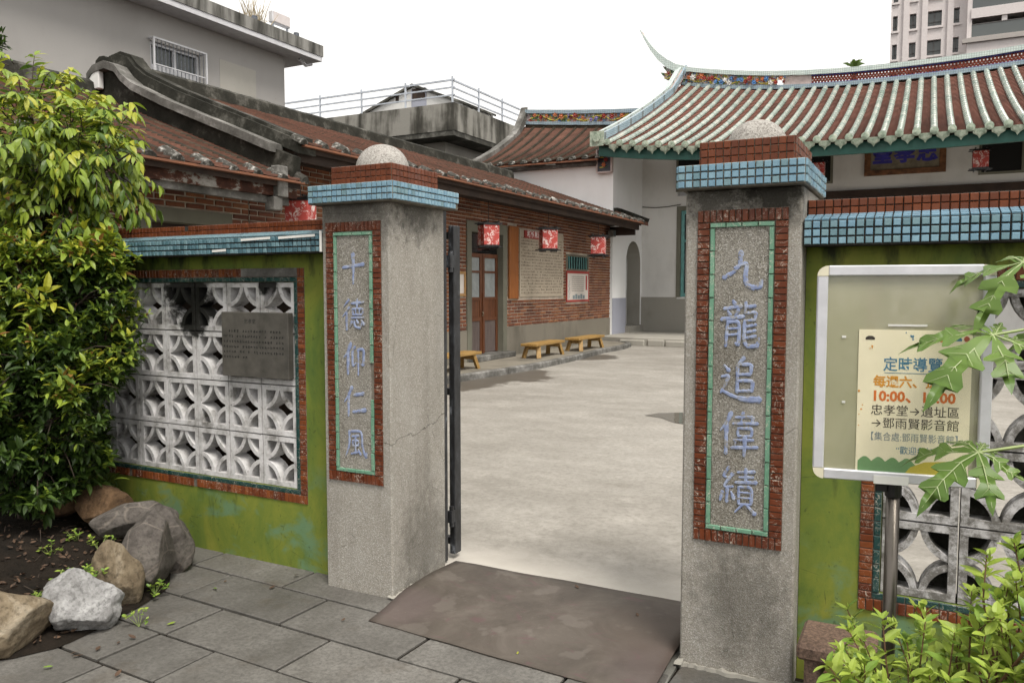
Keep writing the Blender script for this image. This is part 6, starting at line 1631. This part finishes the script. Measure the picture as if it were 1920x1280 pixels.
class Plant:
    def __init__(s, name, label, cat, loc, mats, leaf, seed, twig='bark', limit=300):
        s.t = thing(name, label, cat, loc); s.mats = mats; s.rr = random.Random(seed); s.leaf = leaf
        s.all = []; s.tw = MB(); s.twm = twig; s.limit = limit
    def rosette(s, p, d_, n_, L, mi, spread=(.5, 1.2)):
        rr = s.rr; d_ = Vector(d_).normalized()
        a0 = rr.random() * 6.28
        for k in range(n_):
            ref = d_.cross(Vector((.3, .2, .9))).normalized(); b = d_.cross(ref); a = a0 + k * 2.4
            out = ref * math.cos(a) + b * math.sin(a); sp_ = rr.uniform(*spread)
            dd = (d_ * math.cos(sp_) + out * math.sin(sp_)).normalized()
            q = Vector(p) - d_ * rr.uniform(0, .09) * (L / .08)
            s.all.append((q, orient(dd, rr.uniform(-.5, .5)), L * rr.uniform(.5, 1.15), mi() if callable(mi) else mi))
    def done(s, show):
        vs, fs = s.leaf; big = MB(); fixed = {}
        cand = sorted(range(len(s.all)), key=lambda i: -show(s.all[i][0]))
        sel = set(cand[:s.limit])
        for i, (p, m, L, mi) in enumerate(s.all):
            if i in sel:
                if mi not in fixed:
                    me = bpy.data.meshes.new('leaf'); me.from_pydata([tuple(v) for v in vs], [], fs); me.materials.append(MATS[s.mats[mi]]); fixed[mi] = me
                o = bpy.data.objects.new('leaf', fixed[mi]); COL.objects.link(o); o.parent = s.t
                M4 = (m.to_4x4() @ Matrix.Diagonal((L, L, L, 1))); M4.translation = p - org(s.t); o.matrix_local = M4
            else:
                o = len(big.v)
                for v in vs: big.v.append(p + (m @ v) * L)
                for f in fs: big.f.append([k + o for k in f]); big.mi.append(mi)
        if big.v: tag(part('crown', big, s.mats, s.t, recalc=False), kind='stuff')
        if s.tw.v: part('trunk', s.tw, s.twm, s.t)
        return s.t
def in_blob(rr, c, r, inner=.55):
    while True:
        v = Vector((rr.uniform(-1, 1), rr.uniform(-1, 1), rr.uniform(-1, 1)))
        if inner < v.length < 1: break
    n_ = Vector((v.x / r[0], v.y / r[1], v.z / r[2])).normalized()
    k = 1 + .34 * noise.noise((v.x * 2.9 + c[0] * 3, v.y * 2.9 + c[1] * 3, v.z * 2.9 + c[2] * 3))
    return Vector((c[0] + v.x * r[0] * k, c[1] + v.y * r[1] * k, c[2] + v.z * r[2] * k)), n_
toward = lambda p: -(Vector(p) - CAM).length
LEAF = leaf_shape(1, .40, .3, .28)
# dense shrub in front of the left wall
P1 = Plant('shrub', 'dense leafy shrub with reddish new shoots against left wall', 'shrub', (-2.3, -0.4, 0.2), ['leaf_deep', 'leaf_mid', 'leaf_lime', 'leaf_yellow', 'leaf_red'], LEAF, 41)
rr = P1.rr
blobs = [((-2.32, -0.28, 1.25), (.60, .42, .70), 560), ((-2.75, -0.30, 1.2), (.7, .5, .85), 420), ((-2.55, -0.22, .52), (.6, .28, .24), 240), ((-2.3, -0.5, .55), (.42, .3, .22), 240), ((-2.12, -0.48, .98), (.40, .32, .48), 280), ((-2.35, -0.75, .95), (.45, .32, .45), 260), ((-2.55, -0.2, 1.78), (.62, .42, .32), 260), ((-2.1, -0.18, 1.62), (.3, .25, .32), 140), ((-1.95, -0.2, 1.25), (.24, .22, .32), 110)]
for c, r, n_ in blobs:
    for k in range(int(n_ * .45)):                      # inner leaves, crown shade put in as the deepest green
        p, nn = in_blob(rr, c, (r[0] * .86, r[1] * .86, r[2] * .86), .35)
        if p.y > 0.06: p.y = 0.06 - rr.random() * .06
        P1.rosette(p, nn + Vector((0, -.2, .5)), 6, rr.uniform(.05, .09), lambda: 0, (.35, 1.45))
    for k in range(max(3, n_ // 11)):                   # leafy shoots gathered in tufts
        p0, n0 = in_blob(rr, c, r, .86)
        cr = rr.uniform(.07, .15); tint = rr.gauss(0, .16); Ls = rr.uniform(.052, .088)
        hz = (p0.z - .5) / 1.5
        P1.tw.tube([p0 - n0 * .3 - Vector((0, 0, .1)), p0 - n0 * .1, p0 + n0 * .04], [.006, .004, .002], 4, cap=False)
        for q_ in range(rr.randint(9, 16)):
            dv = Vector((rr.gauss(0, 1), rr.gauss(0, 1), rr.gauss(0, 1))).normalized() * cr * rr.uniform(.35, 1)
            p = p0 + dv
            if p.y > 0.06: p.y = 0.06 - rr.random() * .05
            up_ = dv.z / cr
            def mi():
                q = rr.random() * .7 + .15 + tint + (hz - .42) * .62 + up_ * .2  # tufts paler toward their tops and with height, light put into the tint
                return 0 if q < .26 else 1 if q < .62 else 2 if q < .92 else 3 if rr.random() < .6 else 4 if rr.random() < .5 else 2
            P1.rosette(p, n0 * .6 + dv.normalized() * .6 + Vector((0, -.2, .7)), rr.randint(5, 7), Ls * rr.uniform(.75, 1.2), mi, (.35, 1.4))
for a in range(26):
    p, nn = in_blob(rr, (-2.2, -0.45, 1.1), (.6, .42, .8), .8); P1.tw.tube([p - nn * .22, p - nn * .08 + Vector((0, 0, .02)), p + nn * .03], [.004, .003, .0015], 4, cap=False)
for a in range(5):
    b = Vector((-2.4 + rr.uniform(-.12, .12), -0.35 + rr.uniform(-.1, .1), .1)); e = Vector((-2.4 + rr.uniform(-.5, .5), -0.3 + rr.uniform(-.25, .1), 1.3 + rr.uniform(-.2, .4)))
    P1.tw.tube([b, b.lerp(e, .5) + Vector((rr.uniform(-.06, .06), rr.uniform(-.06, .06), 0)), e], [.028, .018, .008], 6)
P1.done(toward)
# lighter broadleaf tree above it
P2 = Plant('broadleaf_tree', 'lime-green drooping tree spreading above the left shrub', 'tree', (-3.1, -0.15, 0.2), ['leaf_mid', 'leaf_lime', 'leaf_yellow'], leaf_shape(1, .36, .2, .4), 43)
rr = P2.rr
for c, r, n_ in [((-2.85, -0.02, 2.45), (.62, .42, .40), 300), ((-2.5, 0.0, 2.36), (.40, .3, .25), 150), ((-2.26, 0.02, 2.42), (.2, .2, .16), 60), ((-3.1, 0.05, 2.72), (.5, .4, .3), 170), ((-3.5, -.1, 2.3), (.6, .5, .5), 180), ((-2.45, -0.06, 2.08), (.32, .25, .16), 90), ((-2.75, -.1, 2.98), (.14, .14, .1), 8)]:
    for k in range(int(n_ * .55)):
        p, nn = in_blob(rr, c, r, .3)
        tint = rr.gauss(0, .15)
        d_ = (nn * .8 + Vector((rr.uniform(-.2, .45), rr.uniform(-.45, .1), rr.uniform(-.1, .35)))).normalized()
        L_ = rr.uniform(.16, .3); pts = []
        for i in range(6): pts.append(p + d_ * L_ * i / 5 + Vector((0, 0, -.10 * (i / 5) ** 2)))
        P2.tw.tube(pts, [.0035, .003, .0027, .0023, .002, .0014], 4, cap=False)
        for i in range(1, 6):
            dd = (pts[i] - pts[i - 1]).normalized(); sd_ = dd.cross(Vector((0, 0, 1))).normalized()
            for s_ in ((-1, 1) if i < 5 else (-1, 0, 1)):
                q = rr.random() + tint + (pts[i].z - 2.35) * .35
                P2.all.append((pts[i], orient(dd * .7 + sd_ * s_ * .8 + Vector((0, 0, -.35 + rr.uniform(-.3, .25))), rr.uniform(-.6, .6)), rr.uniform(.06, .105), 0 if q < .3 else 1 if q < .88 else 2))
tb_ = Vector((-3.15, -0.12, .1))
P2.tw.tube([tb_, tb_ + Vector((.03, .02, .9)), tb_ + Vector((.1, .08, 1.8)), tb_ + Vector((.2, .1, 2.4))], [.05, .042, .032, .015], 8)
for e in ((-2.2, 0.0, 2.35), (-2.6, 0.1, 2.7), (-3.5, -.1, 2.5), (-1.95, 0.02, 2.42)):
    P2.tw.tube([tb_ + Vector((.1, .07, 1.7)), (tb_ + Vector((.1, .07, 1.7))).lerp(Vector(e), .55) + Vector((0, 0, .08)), e], [.022, .014, .005], 6)
P2.done(toward)
# tree added out of view left of the bed to darken the soil
P6 = Plant('added_shade_tree', 'added unseen shade tree beside the planting bed, left of the picture', 'tree', (-3.3, -2.1, 0), ['leaf_deep', 'leaf_mid'], LEAF, 83, 'bark', 0)
rr = P6.rr
for c, r, n_ in [((-3.2, -1.75, 2.6), (1.15, .75, .9), 800), ((-2.5, -1.75, 1.9), (.7, .45, .6), 420), ((-2.4, -2.0, 3.2), (1.0, .8, .6), 420)]:
    for k in range(n_):
        p, nn = in_blob(rr, c, r, .2); P6.rosette(p, nn + Vector((0, 0, .4)), 6, .12, lambda: 0 if rr.random() < .6 else 1)
P6.tw.tube([(-3.3, -2.1, 0), (-3.25, -2.05, 1.2), (-3.1, -1.95, 2.4)], [.12, .09, .05], 8)
P6.done(toward)
# pale bush at the lower right
P3 = Plant('bush', 'pale green bush with red-brown twigs at the lower right', 'bush', (2.55, -0.95, 0), ['leaf_bush', 'leaf_bush_pale', 'leaf_mid'], leaf_shape(1, .46, .22, .18), 47, 'stem_red')
rr = P3.rr
def shoot(base, tip, n_, L):
    base, tip = Vector(base), Vector(tip); m_ = base.lerp(tip, .5) + Vector((rr.uniform(-.03, .03), rr.uniform(-.03, .03), .02))
    P3.tw.tube([base, m_, tip], [.003, .0022, .0014], 5, cap=False)
    for k in range(n_):
        t_ = .25 + .75 * k / max(1, n_ - 1); p = base.lerp(m_, t_ * 2) if t_ < .5 else m_.lerp(tip, t_ * 2 - 1)
        d_ = (tip - base).normalized(); a = rr.random() * 3.14
        ref = d_.cross(Vector((.2, .9, .1))).normalized(); b = d_.cross(ref)
        for s_ in (-1, 1):
            o_ = (ref * math.cos(a + k * 1.57) + b * math.sin(a + k * 1.57)) * s_
            P3.all.append((p, orient(o_ * .85 + d_ * .5 + Vector((0, 0, .1)), rr.uniform(-.4, .4)), L * rr.uniform(.7, 1.15) * (.75 if k == n_ - 1 else 1), rr.choice((0, 1, 1, 1) if p.z > .55 else (0, 0, 1, 2))))
    P3.rosette(tip, tip - base, 5, L * .75, lambda: 1, (.3, .9))
for k in range(150):
    bx = rr.uniform(2.2, 3.0); by_ = rr.uniform(-1.22, -.72)
    topz = .60 + .30 * max(0, min(1, (bx - 2.42) / .22)) + rr.uniform(-.2, .10)
    tip = Vector((bx, by_, topz)); base = Vector((bx * .55 + 2.55 * .45 + rr.uniform(-.05, .05), by_ * .6 - .95 * .4, topz - rr.uniform(.2, .35)))
    shoot(base, tip, rr.randint(5, 7), .058)
for px, py, dd in ((1655, 1160, 2.05), (1735, 1165, 2.0), (1790, 1185, 1.95), (1900, 1010, 2.05), (1850, 1040, 2.0), (1905, 1090, 2.0), (1870, 1120, 1.95), (1620, 1240, 2.0), (1890, 1180, 1.9), (1830, 1150, 2.0), (1700, 1200, 2.0)):
    tip = PX(px, py, D=dd); shoot(tip + Vector((rr.uniform(-.02, .1), rr.uniform(-.05, .05), -.26)), tip, 7, .056)
for k in range(7):
    b = Vector((2.55 + rr.uniform(-.15, .25), -.95 + rr.uniform(-.1, .1), 0)); P3.tw.tube([b, b + Vector((rr.uniform(-.1, .1), rr.uniform(-.1, .1), .35)), b + Vector((rr.uniform(-.25, .3), rr.uniform(-.2, .2), .6))], [.01, .007, .004], 5)
P3.done(toward)
# papaya leaves reaching in from the right
def papaya_leaf(parent, c, tip_dir, normal, L, seed, droop=.35):
    rr = random.Random(seed); mb = MB(); vb = MB()
    y_ = Vector(tip_dir).normalized(); n_ = Vector(normal).normalized(); x_ = y_.cross(n_).normalized(); n_ = x_.cross(y_)
    out = [(0, 0.015), (.18, .07), (.34, .095), (.45, .23), (.52, .245), (.52, .11), (.62, .105), (.72, .20), (.78, .19), (.77, .075), (.88, .055), (1.0, 0.0)]
    def W3(x, y): 
        r2 = x * x + y * y; z_ = -droop * r2 / L + .09 * L * noise.noise((x * 4 / L, y * 4 / L, seed)) + .03 * L * noise.noise((x * 11 / L, y * 11 / L, seed + 5))
        return Vector(c) + x_ * x + y_ * y + n_ * z_
    lobes = [(0, 1.0), (58, .85), (-52, .8), (112, .62), (-105, .6), (155, .35), (-150, .35)]
    for ang, k in lobes:
        a = R(ang + rr.uniform(-5, 5)); l_ = L * k * rr.uniform(.92, 1.06); ca, sa = math.cos(a), math.sin(a)
        for sd in (-1, 1):
            pts = [(t_ * l_, w_ * l_ * sd) for t_, w_ in out]
            P = [(px_ * sa + w_ * ca, px_ * ca - w_ * sa) for px_, w_ in pts]
            mids = [(t_ * l_ * sa, t_ * l_ * ca) for t_, _ in out]
            o = len(mb.v)
            for m_, p_ in zip(mids, P):
                wv = W3(*p_); mb.v += [W3(*m_), wv + n_ * (abs(p_[0] - m_[0]) + abs(p_[1] - m_[1])) * .12]
            for i in range(len(out) - 1):
                f = [o + 2 * i, o + 2 * i + 2, o + 2 * i + 3, o + 2 * i + 1]; mb.f.append(f if sd > 0 else f[::-1]); mb.mi.append(0)
        vb.tube([W3(l_ * t_ * sa, l_ * t_ * ca) + n_ * .0012 for t_ in (0, .3, .6, .92)], [.0022, .0018, .0013, .0005], 4, cap=False)
        for t_ in (.3, .42, .58, .68):
            for sd in (-1, 1):
                w_ = .16 * l_ * sd; e = (t_ + .1) * l_
                vb.tube([W3(l_ * t_ * sa, l_ * t_ * ca) + n_ * .001, W3(e * sa + w_ * ca * .9, e * ca - w_ * sa * .9) + n_ * .004], [.0011, .0004], 3, cap=False)
    lf = part('leaf', mb, 'leaf_papaya', parent, smooth=True, recalc=False)
    part('veins', vb, 'vein_papaya', lf, recalc=False)
pt_ = thing('papaya_plant', 'papaya plant reaching its lobed leaves over the poster from right', 'plant', (3.05, -0.75, 0))
part('trunk', MB().tube([(3.05, -.75, 0), (3.06, -.74, .6), (3.07, -.75, 1.2), (3.06, -.75, 1.65)], [.03, .027, .024, .016], 8), 'stem_green', pt_, smooth=True)
hub = Vector((3.06, -.75, 1.6))
camdir = lambda p: (CAM - p).normalized()
def add_pap(px, py, tx, ty, dep, L, seed, nz, tdep=None):
    c = PX(px, py, D=dep); tip = PX(tx, ty, D=tdep or dep - .05)
    papaya_leaf(pt_, c, tip - c, camdir(c) * .42 + Vector(nz), L, seed, .55)
    h = Vector((hub.x, hub.y, min(1.62, max(1.1, c.z + .05))))
    part('leaf_stalk', MB().tube([h, h.lerp(c, .5) + Vector((0, 0, .03)), c], [.006, .005, .004], 6), 'stem_green', pt_)
add_pap(1862, 628, 1670, 708, 2.02, .245, 3, (0.15, 0.0, .95), 1.88)
add_pap(1834, 848, 1700, 915, 2.04, .20, 5, (0.1, 0, 1.0), 1.95)
add_pap(1918, 492, 1790, 560, 2.08, .20, 8, (0, 0, 1.1), 2.0)
add_pap(2010, 600, 1930, 700, 2.1, .2, 9, (0, 0, 1.0))
# weeds among the rocks
wl_leaf = leaf_shape(1, .6, .2, .1)
for k, (px, py, z_, lab) in enumerate(((145, 1000, .2, 'small green weed on the soil left of the tall veined rock'), (185, 1015, .2, 'small green weed touching the upper side of upright tan rock'), (95, 1030, .18, 'small green weed deep in the leaf litter'), (125, 1080, .22, 'green weed growing behind the pale pitted rock'), (170, 1068, .24, 'green weed on top of the pale pitted rock'), (290, 1098, .06, 'tiny weed at the foot of the tall veined rock'), (260, 1155, .05, 'tiny weed at the foot of upright tan rock'), (78, 1112, .2, 'small weed on top of the tan corner rock'))):
    c = PX(px, py, Z=z_); Pw = Plant('weed', lab, 'weed', (c.x, c.y, z_ - .04), ['leaf_bush', 'leaf_bush_pale'], wl_leaf, 60 + k, 'stem_green', 40); rr = Pw.rr
    for q in range(rr.randint(5, 8)):
        p = c + Vector((rr.uniform(-.055, .055), rr.uniform(-.055, .055), rr.uniform(-.01, .035))); Pw.tw.tube([c - Vector((0, 0, .05)), p], .0014, 3, cap=False)
        Pw.rosette(p, (rr.uniform(-.3, .3), rr.uniform(-.5, 0), 1), 5, .026, lambda: rr.randint(0, 1), (.9, 1.5))
    Pw.done(toward)
# leaf litter and twigs on the soil
lit = MB(); rr = random.Random(91)
lv, lf_ = leaf_shape(1, .45, .3, -.2)
for k in range(1100):
    y = rr.uniform(-1.7, 0.05); x = bed_edge(y) - abs(rr.gauss(0, .7)) - .04
    m = orient((rr.uniform(-1, 1), rr.uniform(-1, 1), rr.uniform(-.2, .2)), rr.uniform(-1, 1)); L = rr.uniform(.015, .045); o = len(lit.v); b = Vector((x, y, bed_h(x, y) + .008))
    for v in lv: lit.v.append(b + (m @ v) * L)
    for f in lf_: lit.f.append([i + o for i in f]); lit.mi.append(rr.choice((0, 0, 1)))
tag(link('leaf_litter', lit.mesh('leaf_litter', recalc=False), ['leaf_dry', 'bark']), 'brown leaf litter over the soil of the planting bed', 'litter', kind='stuff')
tw_ = MB()
for k in range(40):
    y = rr.uniform(-1.3, -.1); x = bed_edge(y) - rr.uniform(.15, 1.1); b = Vector((x, y, bed_h(x, y) + .02)); d_ = Vector((rr.uniform(-.2, .2), rr.uniform(-.2, .2), rr.uniform(-.01, .06)))
    tw_.tube([b, b + d_ * .5 + Vector((0, 0, .01)), b + d_], .0022, 4)
tag(link('fallen_twigs', tw_.mesh('fallen_twigs', recalc=False), 'bark'), 'thin fallen twigs on the soil of the planting bed', 'twigs', kind='stuff')
# a few leaves lying on the paving
fl_me = {}
for k, (px, py, mat) in enumerate(((420, 1092, 'leaf_dry'), (400, 1103, 'leaf_bush'), (505, 1105, 'leaf_dry'), (145, 1222, 'leaf_dry'), (180, 1221, 'leaf_dry'), (225, 1203, 'leaf_dry'), (255, 1198, 'leaf_dry'), (135, 1232, 'leaf_dry'), (100, 1250, 'leaf_bush'), (330, 1167, 'leaf_lime'), (640, 1165, 'leaf_dry'), (560, 1078, 'leaf_dry'), (215, 1270, 'leaf_dry'), (1085, 1104, 'leaf_dry'), (1195, 1150, 'leaf_dry'), (970, 1228, 'leaf_yellow'))):
    if mat not in fl_me:
        me = bpy.data.meshes.new('fallen_leaf'); me.from_pydata([tuple(v) for v in lv], [], lf_); me.materials.append(MATS[mat]); fl_me[mat] = me
    zz = .004 if py > 1160 or px < 700 else .04
    c = PX(px, py, Z=zz); o = bpy.data.objects.new('fallen_leaf', fl_me[mat]); COL.objects.link(o); L = rr.uniform(.022, .045)
    o.location = c + Vector((0, 0, .006)); o.scale = (L, L, L); o.rotation_euler = (rr.uniform(-.3, .3), rr.uniform(-.4, .4), rr.uniform(0, 6.28))
    col_ = {'leaf_dry': 'dry brown', 'leaf_bush': 'green', 'leaf_lime': 'light green', 'leaf_yellow': 'yellow'}[mat]
    where = ['beside the tall veined rock', 'just left of the one by the tall veined rock', 'under the left wall base', 'at the tip of the pale pitted rock', 'right of the tip of the pale pitted rock', 'at right foot of pale pitted rock', 'near the foot of upright tan rock', 'by the soil edge near tan corner rock', 'on the lowest left paver', 'on the paver before the upright tan rock', 'on the paver left of the mat corner', 'against the left green wall', 'at the bottom edge near lower left', 'at the courtyard edge of the mat', 'on the right half of the mat', 'at the front edge of the mat'][k]
    tag(o, f'{col_} fallen leaf lying {where}', 'leaf', 'fallen leaves on the ground', 'thing')

# palm tip behind the hall ridge and a dark tree at the far left edge
pal = MB(); rr = random.Random(55); pc_ = PX(1602, 128, Y=40)
for k in range(22):
    a = rr.uniform(-1.5, 1.5); L = rr.uniform(.3, .62); d_ = Vector((math.sin(a) * L, rr.uniform(-.3, .3), abs(math.cos(a)) * L * .8 + .1)); w_ = Vector((.06 * math.cos(a), 0, -.06 * math.sin(a)))
    p0 = pc_; p1 = pc_ + d_ * .6 + Vector((0, 0, .08)); p2 = pc_ + d_
    pal.add([p0 - w_ * .4, p0 + w_ * .4, p1 + w_, p1 - w_, p2], [(0, 1, 2, 3), (3, 2, 4)])
pm_ = thing('palm_tree', 'palm tip showing just above the hall ridge', 'palm', (pc_.x, pc_.y, 0))
part('crown', pal, 'leaf_mid', pm_, recalc=False)
part('trunk', MB().tube([(pc_.x, pc_.y, 0), (pc_.x, pc_.y, pc_.z)], [.16, .11], 8), 'bark', pm_)
P5 = Plant('conifer_tree', 'dark conifer at the far left edge above the wing roof', 'tree', (-11.6, 2.6, 0), ['leaf_deep', 'leaf_mid'], leaf_shape(1, .3, .2, .2), 71, 'bark', 0)
rr = P5.rr
cc = PX(-45, 85, X=-10.5)
for k in range(420):
    p, nn = in_blob(rr, (cc.x, cc.y, cc.z - .25), (.55, .42, .95), .3); P5.rosette(p, nn + Vector((0, 0, .4)), 6, .13, lambda: 0 if rr.random() < .8 else 1)
P5.tw.tube([(cc.x, cc.y, 0), (cc.x, cc.y, cc.z)], [.16, .05], 8)
P5.done(toward)
